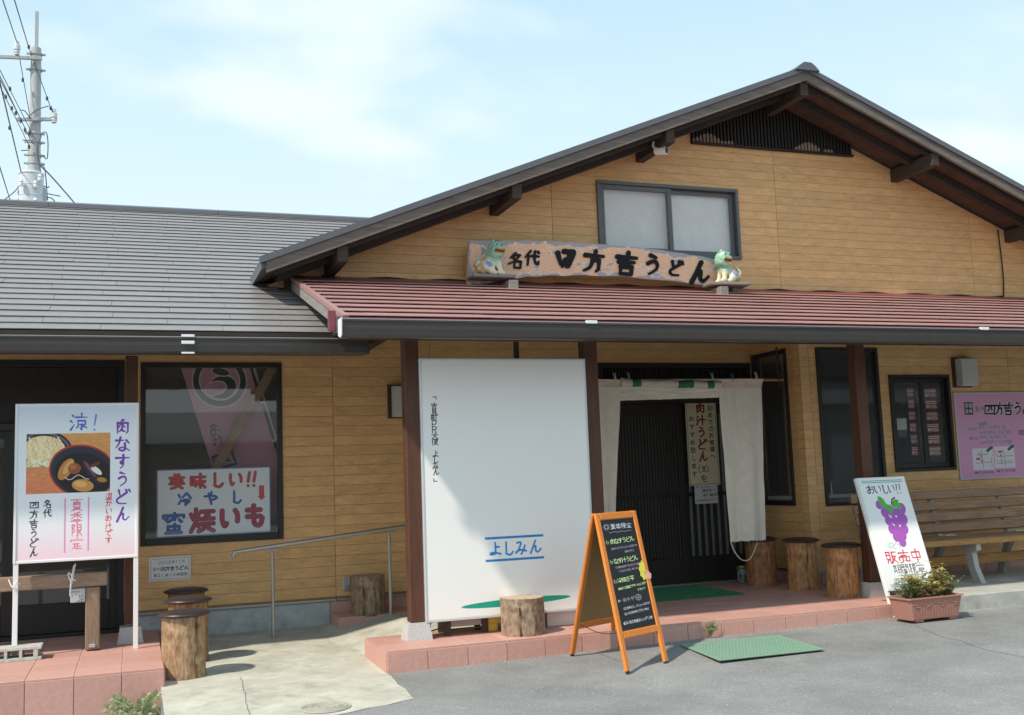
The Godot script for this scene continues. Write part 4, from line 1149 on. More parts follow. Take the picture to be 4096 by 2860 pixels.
const ROOF_X := 5.15
func gable_y(x: float) -> float:
	return 5.485 - 0.4 * absf(x - ROOF_X)
func band(x0: float, x1: float, top: float, bottom: float, z0: float, z1: float, apex := true) -> ArrayMesh:   # strip that follows the gable line
	var p := PackedVector2Array()
	p.append(Vector2(x0, gable_y(x0) - top))
	if apex:
		p.append(Vector2(ROOF_X, gable_y(ROOF_X) - top))
	p.append(Vector2(x1, gable_y(x1) - top))
	p.append(Vector2(x1, gable_y(x1) - bottom))
	if apex:
		p.append(Vector2(ROOF_X, gable_y(ROOF_X) - bottom))
	p.append(Vector2(x0, gable_y(x0) - bottom))
	return prism_mesh(p, z0, z1)
const WALL := -2.45
const BAY := -1.57
func build_restaurant():
	var r := thing("restaurant", "noodle restaurant with bamboo-tone siding, dark gable eaves and red slate canopy", "building", Vector3(1.5, 0, WALL))
	var sd: Array = [MT.siding0, MT.siding1, MT.siding2, MT.siding3]
	var pit := 0.0931
	# ---- ground floor front wall
	var lw_y := oz(1333, 1546.6, WALL).y
	var win := Rect2(-1.625, 0.70, 1.24, 1.625)
	var left_door := Rect2(-4.4, -0.6, 2.64, 2.945)
	var entry := Rect2(2.86, -0.5, 1.83, 2.835)
	siding(r, "front_wall", Vector3(0, 0, WALL), Basis.IDENTITY, lw_y, pit, PackedVector2Array([Vector2(-4.6, 0.13), Vector2(4.72, 0.13), Vector2(4.72, 2.9), Vector2(-4.6, 2.9)]), [win, left_door, entry], [0.091, 1.051], sd, MT.groove)
	# ---- gable wall above the canopy
	var gy := oz(3300, 987.4, WALL).y
	var gp := PackedVector2Array([Vector2(-0.5, 2.905), Vector2(10.6, 2.905), Vector2(10.6, gable_y(10.6) - 0.16), Vector2(ROOF_X, 5.34), Vector2(-0.5, gable_y(-0.5) - 0.16)])
	siding(r, "gable_wall", Vector3(0, 0, WALL), Basis.IDENTITY, gy, pit, gp, [Rect2(2.935, 3.49, 1.73, 0.80)], [-0.35, 2.416, 5.173, 7.933], sd, MT.groove)
	# ---- bay at the right of the entrance and its side wall
	var by := oz(3515, 1395.3, BAY).y
	siding(r, "bay_wall", Vector3(0, 0, BAY), Basis.IDENTITY, by, pit, PackedVector2Array([Vector2(4.72, 0.13), Vector2(10.6, 0.13), Vector2(10.6, 2.75), Vector2(4.72, 2.75)]), [Rect2(4.915, 0.775, 0.77, 1.62), Rect2(5.81, 1.09, 0.795, 1.015)], [4.83, 7.45], sd, MT.groove)
	siding(r, "bay_side_wall", Vector3(4.72, 0, WALL), Basis(Vector3.UP, -PI / 2), by, pit, PackedVector2Array([Vector2(0.0, 0.13), Vector2(0.87, 0.13), Vector2(0.87, 2.9), Vector2(0.0, 2.9)]), [Rect2(0.02, 0.785, 0.635, 1.63)], [0.76], sd, MT.groove)
	# ---- base of the walls
	box(r, "foundation", MT.foundation, Vector3(-1.70, -0.5, WALL - 0.12), Vector3(0.035, 0.104, WALL - 0.012), 0.006)
	box(r, "base_flashing", MT.alu, Vector3(-1.76, 0.106, WALL - 0.1), Vector3(0.09, 0.128, WALL + 0.012), 0.003).material_override = mat(Color(0.42, 0.43, 0.43), 0.5, 0.3)
	box(r, "base_flashing", MT.alu, Vector3(0.094, 0.106, WALL - 0.1), Vector3(2.86, 0.128, WALL + 0.012), 0.003).material_override = mat(Color(0.36, 0.35, 0.33), 0.5, 0.3)
	box(r, "base_flashing", MT.alu, Vector3(4.70, 0.106, BAY - 0.1), Vector3(10.6, 0.128, BAY + 0.012), 0.003).material_override = mat(Color(0.42, 0.43, 0.43), 0.5, 0.3)
	for i in 10:
		box(r, "base_tile", MT["tile%d" % (i % 4)], Vector3(0.037 + i * 0.28, -0.1, WALL - 0.1), Vector3(0.037 + i * 0.28 + 0.276, 0.104, WALL - 0.006), 0.003)
	box(r, "base_tile", MT.tile1, Vector3(-1.755, -0.1, WALL - 0.1), Vector3(-1.70, 0.104, WALL - 0.008), 0.003)
	for i in 3:
		box(r, "base_tile", MT["tile%d" % i], Vector3(4.725, -0.1, WALL + 0.01 + i * 0.29), Vector3(4.80, 0.104, WALL + 0.296 + i * 0.29), 0.003)
	for i in 12:
		box(r, "base_tile", MT["tile%d" % (i % 4)], Vector3(4.81 + i * 0.3, -0.1, BAY - 0.1), Vector3(5.106 + i * 0.3, 0.104, BAY - 0.006), 0.003)
	# ---- rooms behind the glass
	var room := new_st()
	sbox(room, Vector3(-4.7, -0.05, -7.0), Vector3(10.7, -0.012, WALL - 0.12))
	sbox(room, Vector3(-4.7, 2.62, -7.0), Vector3(10.7, 2.68, WALL - 0.12))
	sbox(room, Vector3(-4.7, -0.02, -7.1), Vector3(10.7, 2.7, -7.0))
	sbox(room, Vector3(-4.75, -0.02, -7.0), Vector3(-4.65, 2.7, WALL - 0.12))
	sbox(room, Vector3(10.6, -0.02, -7.0), Vector3(10.7, 2.7, BAY - 0.12))
	sbox(room, Vector3(2.2, -0.02, -7.0), Vector3(2.3, 2.7, WALL - 0.3))
	sbox(room, Vector3(4.84, 2.62, WALL - 0.12), Vector3(10.7, 2.68, BAY - 0.12))
	sbox(room, Vector3(4.84, -0.05, WALL - 0.12), Vector3(10.7, -0.012, BAY - 0.12))
	sbox(room, Vector3(2.5, 3.3, -4.2), Vector3(5.0, 4.5, -4.1))
	put(r, "interior_walls", room.commit(), MT.interior, -origin_of(r))
	# ---- the grey main roof at the left
	var gr := group_node(r, "grey_roof", Vector3(-1.5, 2.40, -1.03))
	var ridge_z := -5.95
	var ridge_y := 2.40 + 0.45 * (ridge_z + 1.03) * -1.0
	putw(gr, "roof_deck", slab(-4.6, 0.16, 2.40, -1.03, 2.40 + 0.45 * 1.45, -2.48, 0.05), MT.beam)
	putw(gr, "roof_deck", slab(-4.6, -0.40, 2.40 + 0.45 * 1.45, -2.48, 2.40 + 0.45 * 3.0, -4.03, 0.05), MT.beam)
	putw(gr, "roof_deck", slab(-4.6, 1.5, 2.40 + 0.45 * 3.0, -4.03, ridge_y, ridge_z, 0.05), MT.beam)
	putw(gr, "roof_deck", slab(-4.6, 3.2, ridge_y - 2.2, ridge_z - 4.9, ridge_y, ridge_z, 0.05), MT.beam)
	slate_rows(gr, 2.40, -1.045, 0.45, 30, 0.1795, 0.91, func(_z): return -4.6, func(z): return 0.155 if z > -2.44 else (-0.42 if z > -2.9 else ROOF_X - (5.5 - (2.40 + 0.45 * (-1.03 - z))) / 0.4 + 0.12), [MT.slate0, MT.slate1, MT.slate2, MT.slate3], 31, 0.015)
	for i in 4:
		putw(gr, "ridge_cap", extrude_x([Vector2(ridge_z + 0.13, ridge_y - 0.035), Vector2(ridge_z + 0.12, ridge_y + 0.015), Vector2(ridge_z, ridge_y + 0.06), Vector2(ridge_z - 0.12, ridge_y + 0.015), Vector2(ridge_z - 0.13, ridge_y - 0.035)], -4.6 + i * 1.95, -4.6 + i * 1.95 + 1.945), MT.metal_edge)
	putw(gr, "eave_drip", extrude_x([Vector2(-1.03, 2.405), Vector2(-1.018, 2.405), Vector2(-1.018, 2.36), Vector2(-1.03, 2.36)], -4.6, 0.155), MT.beam)
	var lg := putw(gr, "gutter", extrude_x(gutter_profile(-0.905, 2.345), -4.6, 0.11), MT.gutter)
	putw(lg, "gutter_rim", extrude_x([Vector2(-0.9165, 2.3455), Vector2(-0.896, 2.3455), Vector2(-0.896, 2.3515), Vector2(-0.9165, 2.3515)], -4.6, 0.11), MT.rim)
	putw(lg, "end_cap", extrude_x([Vector2(-1.025, 2.352), Vector2(-1.025, 2.228), Vector2(-0.903, 2.222), Vector2(-0.895, 2.352)], 0.111, 0.118), MT.gutter)
	var clip_x := oz(752, 1365, -0.9).x
	for yy: Array in [[2.3535, 2.366, 0.0], [2.30, 2.318, -0.006], [2.225, 2.232, -0.012]]:
		box(lg, "gutter_clip", MT.white_clip, Vector3(clip_x - 0.048, yy[0] - 0.006, -0.915), Vector3(clip_x + 0.048, yy[1], -0.886 + yy[2]), 0.002)
	putw(gr, "fascia_board", bbox(Vector3(4.7, 0.13, 0.025), 0.003), MT.beam, Vector3(-2.26, 2.29, -1.045))
	putw(gr, "eave_soffit", slab(-4.6, 0.15, 2.33, -1.05, 2.42, WALL + 0.01, 0.012), MT.soffit)
	# ---- the gable roof
	var gb := group_node(r, "gable_roof", Vector3(ROOF_X, 4.0, -2.2))
	putw(gb, "roof_deck", band(-0.64, 10.94, 0.0, 0.10, -9.0, -1.735), MT.metal_edge)
	putw(gb, "metal_edge", band(-0.66, ROOF_X, 0.0 - 0.01, 0.05, -1.734, -1.69, false), MT.metal_edge)
	putw(gb, "metal_edge", band(ROOF_X, 10.96, 0.0 - 0.01, 0.05, -1.734, -1.69, false), MT.metal_edge)
	putw(gb, "bargeboard", band(-0.60, ROOF_X - 0.001, 0.052, 0.15, -1.748, -1.712, false), MT.barge)
	putw(gb, "bargeboard", band(ROOF_X + 0.001, 10.9, 0.052, 0.15, -1.748, -1.712, false), MT.barge)
	putw(gb, "inner_bargeboard", band(-0.52, ROOF_X - 0.001, 0.11, 0.185, -1.825, -1.80, false), MT.beam)
	putw(gb, "inner_bargeboard", band(ROOF_X + 0.001, 10.8, 0.11, 0.185, -1.825, -1.80, false), MT.beam)
	putw(gb, "verge_rafter", band(-0.45, ROOF_X - 0.001, 0.118, 0.215, -2.13, -2.06, false), MT.beam)
	putw(gb, "verge_rafter", band(ROOF_X + 0.001, 10.7, 0.118, 0.215, -2.13, -2.06, false), MT.beam)
	var sx := 0.30
	for side: float in [-1.0, 1.0]:
		for i in 19:
			var xa := ROOF_X + side * (i * sx + 0.003); var xb := ROOF_X + side * ((i + 1) * sx - 0.002)
			putw(gb, "soffit_board", band(minf(xa, xb), maxf(xa, xb), 0.101, 0.114, -2.46, -1.75, false), MT.soffit)
	for px: float in [-1.62, 0.08, 1.775, 3.475, 5.15, 6.855, 8.52, 10.22]:
		if px < -0.6:
			continue
		var top := gable_y(px) - (0.145 if px != 5.15 else 0.16)
		box(gb, "purlin_end", MT.purlin, Vector3(px - 0.05, top - 0.147, WALL - 0.05), Vector3(px + 0.05, top, -1.752), 0.005)
	box(gb, "corner_strut", MT.purlin, Vector3(-0.36, 2.95, -2.42), Vector3(-0.29, 3.2, -2.34), 0.004)
	putw(gb, "ridge_cap", prism_mesh(PackedVector2Array([Vector2(5.15 - 0.15, 5.43), Vector2(5.15 - 0.09, 5.487), Vector2(5.15 - 0.045, 5.518), Vector2(5.15 + 0.045, 5.518), Vector2(5.15 + 0.09, 5.487), Vector2(5.15 + 0.15, 5.43)]), -9.0, -1.66), MT.metal_edge)
	# slatted vent under the apex
	var vp := PackedVector2Array([Vector2(4.114, 4.79), Vector2(6.258, 4.79), Vector2(6.258, gable_y(6.258) - 0.12), Vector2(ROOF_X, 5.38), Vector2(4.114, gable_y(4.114) - 0.12)])
	var vent := putw(r, "gable_vent", prism_mesh(vp, WALL + 0.002, WALL + 0.012), MT.vent)
	for i in 48:
		var x := 4.124 + i * 0.0445
		if x + 0.024 < 6.258:
			var top := minf(gable_y(x), gable_y(x + 0.024)) - 0.125
			box(vent, "slat", MT.vent, Vector3(x, 4.80, WALL + 0.0135), Vector3(x + 0.024, top, WALL + 0.04), 0.002)
	var tip := tmat(Color(0.42, 0.33, 0.26), T.grain_v, Vector3(4, 3, 4), 0.9)
	for i in 48:
		var x := 4.124 + i * 0.0445
		var hh := 0.02 + 0.09 * maxf(0.0, sin(i * 0.21 + 0.4)) * absf(sin(i * 12.9898) * 0.7 + 0.3)
		if x + 0.024 < 6.258 and hh > 0.028:
			box(vent, "bare_slat_end", tip, Vector3(x - 0.0008, 4.7995, WALL + 0.0135), Vector3(x + 0.0248, 4.80 + hh, WALL + 0.0415), 0.002)
	box(vent, "sill", MT.vent, Vector3(4.11, 4.775, WALL + 0.002), Vector3(6.262, 4.798, WALL + 0.05), 0.003)
	# ---- upper sliding window with blinds
	var uw := group_node(r, "upper_window", Vector3(3.8, 3.89, WALL))
	putw(uw, "frame", frame_mesh(2.935, 3.49, 4.665, 4.29, WALL - 0.06, WALL + 0.03, 0.035), MT.alu)
	putw(uw, "sash", frame_mesh(2.972, 3.527, 3.83, 4.253, WALL - 0.03, WALL + 0.008, 0.05), MT.alu)
	putw(uw, "sash", frame_mesh(3.79, 3.527, 4.628, 4.253, WALL - 0.055, WALL - 0.032, 0.05), MT.alu)
	pane(uw, "glass_pane", MT.glass, Vector3(3.022, 3.577, WALL - 0.014), Vector3(3.78, 4.203, WALL - 0.010))
	pane(uw, "glass_pane", MT.glass, Vector3(3.84, 3.577, WALL - 0.046), Vector3(4.578, 4.203, WALL - 0.042))
	var blind := tmat(Color(0.78, 0.78, 0.77), T.cloth, Vector3(1.2, 1.0, 1.2), 0.9)
	for b: Array in [[2.98, 3.80], [3.815, 4.53]]:
		box(uw, "blind", blind, Vector3(b[0], 3.50, WALL - 0.085), Vector3(b[1], 4.28, WALL - 0.08), 0.0)
	box(uw, "curtain", mat(Color(0.72, 0.74, 0.75), 0.9), Vector3(4.52, 3.50, WALL - 0.10), Vector3(4.64, 4.28, WALL - 0.09), 0.0)
	# ---- cable clipped along the foot of the gable wall
	var pts: Array = []
	for i in 27:
		var x := 0.0 + i * 0.32
		pts.append(Vector3(x, 3.165 + (0.0 if i % 2 == 0 else -0.018), WALL + 0.02))
	pts.append(Vector3(8.36, 3.2, WALL + 0.02))
	pts.append(Vector3(8.38, 3.5, WALL + 0.02))
	pts.append(Vector3(8.36, 4.0, WALL + 0.02))
	putw(r, "cable", tube_mesh(pts, 0.008, 0.008, 6, 3), MT.dark)
	# ---- the red slate canopy
	var cn := group_node(r, "canopy", Vector3(3.0, 2.33, 0.2))
	var cs := 0.2996
	putw(cn, "canopy_deck", slab(-0.27, 10.4, 2.325, 0.2, 2.325 + cs * 2.65, WALL, 0.045), MT.soffit)
	slate_rows(cn, 2.335, 0.215, cs, 10, 0.262, 0.91, func(_z): return -0.265, func(_z): return 10.38, [MT.red0, MT.red1, MT.red2, MT.red3], 17, 0.02)
	putw(cn, "wall_flashing", slab(-0.29, 10.4, 3.095, -2.25, 3.16, WALL + 0.012, 0.02), MT.red_metal)
	putw(cn, "verge_flashing", slab(-0.305, -0.262, 2.36, 0.22, 2.36 + cs * 2.66, WALL + 0.01, 0.035), MT.red0)
	putw(cn, "verge_board", slab(-0.30, -0.272, 2.323, 0.19, 2.323 + cs * 2.63, WALL + 0.01, 0.075), MT.grey_wood)
	putw(cn, "eave_drip", extrude_x([Vector2(0.215, 2.345), Vector2(0.228, 2.345), Vector2(0.228, 2.285), Vector2(0.215, 2.285)], -0.30, 10.4), MT.red_metal)
	box(cn, "fascia_board", MT.beam, Vector3(-0.27, 2.19, 0.17), Vector3(10.4, 2.30, 0.2), 0.003)
	var cg := putw(cn, "gutter", extrude_x(gutter_profile(0.34, 2.312), -0.335, 10.4), MT.gutter)
	putw(cg, "gutter_rim", extrude_x([Vector2(0.3285, 2.3125), Vector2(0.349, 2.3125), Vector2(0.349, 2.3185), Vector2(0.3285, 2.3185)], -0.335, 10.4), MT.rim)
	putw(cg, "end_cap", extrude_x([Vector2(0.222, 2.322), Vector2(0.222, 2.21), Vector2(0.30, 2.188), Vector2(0.34, 2.20), Vector2(0.351, 2.322)], -0.343, -0.336), MT.white_clip)
	box(cn, "eave_return", MT.red_metal, Vector3(-0.40, 2.255, 0.14), Vector3(-0.345, 2.40, 0.165), 0.003).position += Vector3(0.0, 0.0, 0.0)
	box(cn, "eave_return", MT.barge, Vector3(-0.345, 2.24, 0.14), Vector3(-0.30, 2.36, 0.165), 0.003)
	for gx: float in [oz(2366, 1308, 0.34).x, oz(3937, 1330, 0.34).x]:
		box(cg, "gutter_clip", MT.white_clip, Vector3(gx - 0.045, 2.306, 0.325), Vector3(gx + 0.045, 2.330, 0.356), 0.003)
	# posts on granite feet, and the beam they carry
	box(r, "canopy_beam", MT.beam, Vector3(-0.25, 2.31, -0.50), Vector3(10.4, 2.43, -0.40), 0.004)
	box(r, "canopy_beam", MT.beam, Vector3(0.28, 2.40, WALL + 0.02), Vector3(0.38, 2.50, -0.505), 0.004)
	for p: Array in [[0.335, 0.116, -0.44, 2.309], [1.85, 0.12, -0.44, 2.309], [4.605, 0.115, -0.54, 2.309], [-1.70, 0.098, -1.76, 2.30], [8.2, 0.115, -0.50, 2.309]]:
		var x: float = p[0]; var w: float = p[1] * 0.5; var z: float = p[2]
		var post := box(r, "post", MT.post, Vector3(x - w, 0.128, z - w), Vector3(x + w, p[3], z + w), 0.006)
		var st := new_st()
		var lo := 0.099; var hi := 0.08
		for k in 4:
			var a := Vector2.from_angle(PI / 4 + k * PI / 2) * sqrt(2.0); var b := Vector2.from_angle(PI / 4 + (k + 1) * PI / 2) * sqrt(2.0)
			quad(st, Vector3(a.x * lo, 0, a.y * lo), Vector3(b.x * lo, 0, b.y * lo), Vector3(b.x * hi, 0.127, b.y * hi), Vector3(a.x * hi, 0.127, a.y * hi), Vector3(a.x + b.x, 0, a.y + b.y))
		quad(st, Vector3(-hi, 0.127, -hi), Vector3(hi, 0.127, -hi), Vector3(hi, 0.127, hi), Vector3(-hi, 0.127, hi), Vector3.UP)
		putw(post, "granite_foot", st.commit(), MT.granite, Vector3(x, 0.0 if x > -1.0 else -0.021, z))
	box(r, "board_strut", MT.beam, Vector3(1.20, 2.0, -0.45), Vector3(1.235, 2.308, -0.41), 0.003)
	# ---- the window at the left
	var lw := group_node(r, "display_window", Vector3(-1.0, 1.5, WALL))
	putw(lw, "frame", frame_mesh(-1.625, 0.70, -0.385, 2.325, WALL - 0.07, WALL + 0.02, 0.042, 0.06), MT.black)
	pane(lw, "glass_pane", MT.glass, Vector3(-1.583, 0.76, WALL - 0.024), Vector3(-0.427, 2.283, WALL - 0.019))
	# ---- dark sliding doors at the far left
	var ld := group_node(r, "side_entrance", Vector3(-2.8, 1.0, WALL))
	putw(ld, "frame", frame_mesh(-4.4, -0.02, -1.76, 2.345, WALL - 0.09, WALL + 0.02, 0.05, 0.03, 0.06), MT.black)
	box(ld, "transom_bar", MT.black, Vector3(-4.35, 1.74, WALL - 0.07), Vector3(-1.81, 1.80, WALL + 0.01), 0.003)
	box(ld, "transom_panel", MT.blackwood, Vector3(-4.35, 1.80, WALL - 0.06), Vector3(-1.81, 2.285, WALL - 0.03), 0.003)
	for d: Array in [[-2.68, -1.81, -0.02], [-3.53, -2.66, -0.055], [-4.35, -3.50, -0.02]]:
		var dz := WALL + (d[2] as float)
		var door := group_node(ld, "sliding_door", Vector3(d[0], 0.0, dz))
		putw(door, "frame", frame_mesh(d[0], 0.012, d[1], 1.74, dz - 0.03, dz, 0.07, 0.25, 0.07), MT.black)
		putw(door, "glass_pane", bbox(Vector3(d[1] - d[0] - 0.14, 1.408, 0.004)), MT.glass, Vector3((d[0] + d[1]) / 2, 0.262 + 0.704, dz - 0.015))
	# ---- entrance: slatted sliding doors
	var en := group_node(r, "main_entrance", Vector3(3.78, 1.0, WALL))
	putw(en, "frame", frame_mesh(2.862, -0.01, 4.69, 2.333, WALL - 0.10, WALL + 0.012, 0.05, 0.02, 0.055), MT.black)
	box(en, "transom_bar", MT.black, Vector3(2.912, 1.90, WALL - 0.085), Vector3(4.64, 1.97, WALL + 0.004), 0.003)
	box(en, "transom_back", MT.blackwood, Vector3(2.912, 1.97, WALL - 0.08), Vector3(4.64, 2.278, WALL - 0.065), 0.0)
	for i in 46:
		box(en, "transom_slat", MT.blackwood, Vector3(2.925 + i * 0.0372, 1.97, WALL - 0.06), Vector3(2.945 + i * 0.0372, 2.278, WALL - 0.04), 0.002)
	for d: Array in [[2.915, 3.83, -0.03, 20, 0.0375, 0.021], [3.77, 4.64, -0.075, 9, 0.083, 0.043]]:
		var dz := WALL + (d[2] as float)
		var door := group_node(en, "slatted_door", Vector3(d[0], 0.0, dz))
		putw(door, "frame", frame_mesh(d[0], 0.012, d[1], 1.90, dz - 0.032, dz, 0.075, 0.26, 0.11), MT.blackwood)
		putw(door, "cross_rail", bbox(Vector3(d[1] - d[0] - 0.15, 0.04, 0.02), 0.002), MT.blackwood, Vector3((d[0] + d[1]) / 2, 0.93, dz - 0.017))
		var gm: Material = mat(Color(0.20, 0.235, 0.245), 0.25) if d[3] == 9 else mat(Color(0.09, 0.085, 0.08), 0.3)
		putw(door, "door_glass", bbox(Vector3(d[1] - d[0] - 0.15, 1.515, 0.004)), gm, Vector3((d[0] + d[1]) / 2, 0.274 + 0.758, dz - 0.027))
		for i in int(d[3]):
			var x: float = d[0] + 0.085 + i * (d[4] as float)
			putw(door, "door_slat", bbox(Vector3(d[5], 1.515, 0.012), 0.002), MT.blackwood, Vector3(x + (d[5] as float) / 2, 0.274 + 0.758, dz - 0.013))
	box(en, "threshold", mat(Color(0.4, 0.4, 0.38), 0.4, 0.6), Vector3(2.87, -0.001, WALL - 0.06), Vector3(4.69, 0.012, WALL + 0.03), 0.003)
	# ---- bay windows
	var tw := group_node(r, "tall_window", Vector3(5.3, 1.5, BAY))
	putw(tw, "frame", frame_mesh(4.915, 0.775, 5.685, 2.395, BAY - 0.07, BAY + 0.02, 0.035), MT.black)
	pane(tw, "glass_pane", MT.glass, Vector3(4.95, 0.81, BAY - 0.025), Vector3(5.65, 2.36, BAY - 0.02))
	var sw := group_node(r, "side_window", Vector3(4.72, 1.5, -2.1))
	var s_st := new_st()
	sbox(s_st, Vector3(4.70, 0.785, -2.43), Vector3(4.79, 2.415, -2.395), 0.003)
	sbox(s_st, Vector3(4.70, 0.785, -1.83), Vector3(4.79, 2.415, -1.795), 0.003)
	sbox(s_st, Vector3(4.701, 0.785, -2.395), Vector3(4.789, 0.83, -1.83), 0.003)
	sbox(s_st, Vector3(4.701, 2.38, -2.395), Vector3(4.789, 2.415, -1.83), 0.003)
	putw(sw, "frame", s_st.commit(), MT.black)
	pane(sw, "glass_pane", MT.glass, Vector3(4.742, 0.83, -2.395), Vector3(4.747, 2.38, -1.83))
	var mw := group_node(r, "small_window", Vector3(6.2, 1.6, BAY))
	putw(mw, "frame", frame_mesh(5.81, 1.09, 6.605, 2.105, BAY - 0.07, BAY + 0.025, 0.03), MT.black)
	putw(mw, "sash", frame_mesh(5.842, 1.122, 6.25, 2.073, BAY - 0.028, BAY + 0.006, 0.036, 0.05), MT.black)
	putw(mw, "sash", frame_mesh(6.20, 1.122, 6.573, 2.073, BAY - 0.062, BAY - 0.03, 0.036, 0.05), MT.black)
	pane(mw, "glass_pane", MT.glass, Vector3(5.878, 1.172, BAY - 0.014), Vector3(6.214, 2.037, BAY - 0.010))
	pane(mw, "glass_pane", MT.glass, Vector3(6.236, 1.172, BAY - 0.048), Vector3(6.537, 2.037, BAY - 0.044))
	# small fixed fittings
	var outlet := box(r, "outlet_cover", mat(Color(0.5, 0.5, 0.49), 0.4, 0.4), Vector3(0.152, 0.195, WALL), Vector3(0.222, 0.321, WALL + 0.03), 0.006)
	box(outlet, "outlet_flap", mat(Color(0.42, 0.42, 0.41), 0.4, 0.4), Vector3(0.162, 0.205, WALL + 0.031), Vector3(0.212, 0.245, WALL + 0.045), 0.004)
	return r

# ---------------------------------------------------------------- things
func log_mesh(r: float, h: float, sd: int, cracks: Array, flare := 0.0) -> ArrayMesh:   # a peeled log: uneven outline, real checks cut into it; UV runs round it
	var st := new_st()
	var n := noise(sd, 1.0, 3)
	var seg_n := 72; var rows := 9
	var ring := func(k: int, j: int) -> Vector3:
		var a := TAU * k / seg_n
		var v := float(j) / rows
		var rr: float = r * (1.0 + 0.07 * n.get_noise_2d(cos(a) * 1.4 + 5.0, sin(a) * 1.4) + 0.035 * n.get_noise_3d(cos(a) * 5.0, v * 1.6, sin(a) * 5.0) + 0.012 * n.get_noise_3d(cos(a) * 18.0, v * 1.5, sin(a) * 18.0) + flare * pow(1.0 - v, 3.0))
		for c: Array in cracks:
			var d := absf(angle_difference(a, (c[0] as float) + sin(v * 5.0) * 0.03))
			if d < (c[1] as float):
				rr *= 1.0 - (c[2] as float) * (1.0 - d / (c[1] as float))
		return Vector3(cos(a) * rr, h * v, sin(a) * rr)
	for k in seg_n:
		for j in rows:
			var a: Vector3 = ring.call(k, j); var b: Vector3 = ring.call(k + 1, j); var c: Vector3 = ring.call(k + 1, j + 1); var d: Vector3 = ring.call(k, j + 1)
			var nn := (b - a).cross(d - a).normalized()
			if nn.dot(Vector3(a.x, 0, a.z)) < 0.0:
				nn = -nn
			var u0 := float(k) / seg_n; var u1 := float(k + 1) / seg_n; var v0 := 1.0 - float(j) / rows; var v1 := 1.0 - float(j + 1) / rows
			smooth_quad(st, a, b, c, d, nn, nn, nn, nn, Vector2(u0, v0), Vector2(u1, v0), Vector2(u1, v1), Vector2(u0, v1))
	return st.commit()
func log_top(r: float, h: float, sd: int) -> ArrayMesh:
	var st := new_st()
	var n := noise(sd, 1.0, 3)
	var seg_n := 36
	for k in seg_n:
		var p: Array[Vector3] = []
		var q: Array[Vector2] = []
		for e in 2:
			var a := TAU * (k + e) / seg_n
			var rr := r * (0.985 + 0.05 * n.get_noise_2d(cos(a) * 1.4 + 5.0, sin(a) * 1.4))
			p.append(Vector3(cos(a) * rr, h, sin(a) * rr))
			q.append(Vector2(0.5 + cos(a) * 0.48, 0.5 + sin(a) * 0.48))
		tri(st, Vector3(0, h + 0.002, 0), p[0], p[1], Vector3.UP, Vector2(0.5, 0.5), q[0], q[1])
	return st.commit()
func log_mat(c: Color) -> StandardMaterial3D:
	var m := mat(c, 0.6)
	m.albedo_texture = T.log
	m.uv1_scale = Vector3(2, 1, 1)
	return m
func ring_mat(c: Color) -> StandardMaterial3D:
	var m := mat(c, 0.8)
	m.albedo_texture = T.rings
	return m
func stool(label: String, at: Vector3, sd: int, cracks: Array, col: Color, group: String, r := 0.144, h := 0.45):
	var t := thing("log_stool", label, "stool", at, group)
	put(t, "log", log_mesh(r, h, sd, cracks, 0.04), log_mat(col))
	put(t, "seat_cushion", lathe_mesh([Vector2(0, h + 0.001), Vector2(0.16, h + 0.001), Vector2(0.178, h + 0.008), Vector2(0.181, h + 0.016), Vector2(0.176, h + 0.024), Vector2(0.14, h + 0.036), Vector2(0.07, h + 0.043), Vector2(0, h + 0.045)], 40), MT.cushion)
func sign_sheet(parent: Node, img: Image, w: float, h: float, at: Vector3, rough := 0.5, turn := Basis.IDENTITY) -> MeshInstance3D:
	return put(parent, "printed_face", sheet_mesh(w, h), print_mat(img, rough), at, turn)

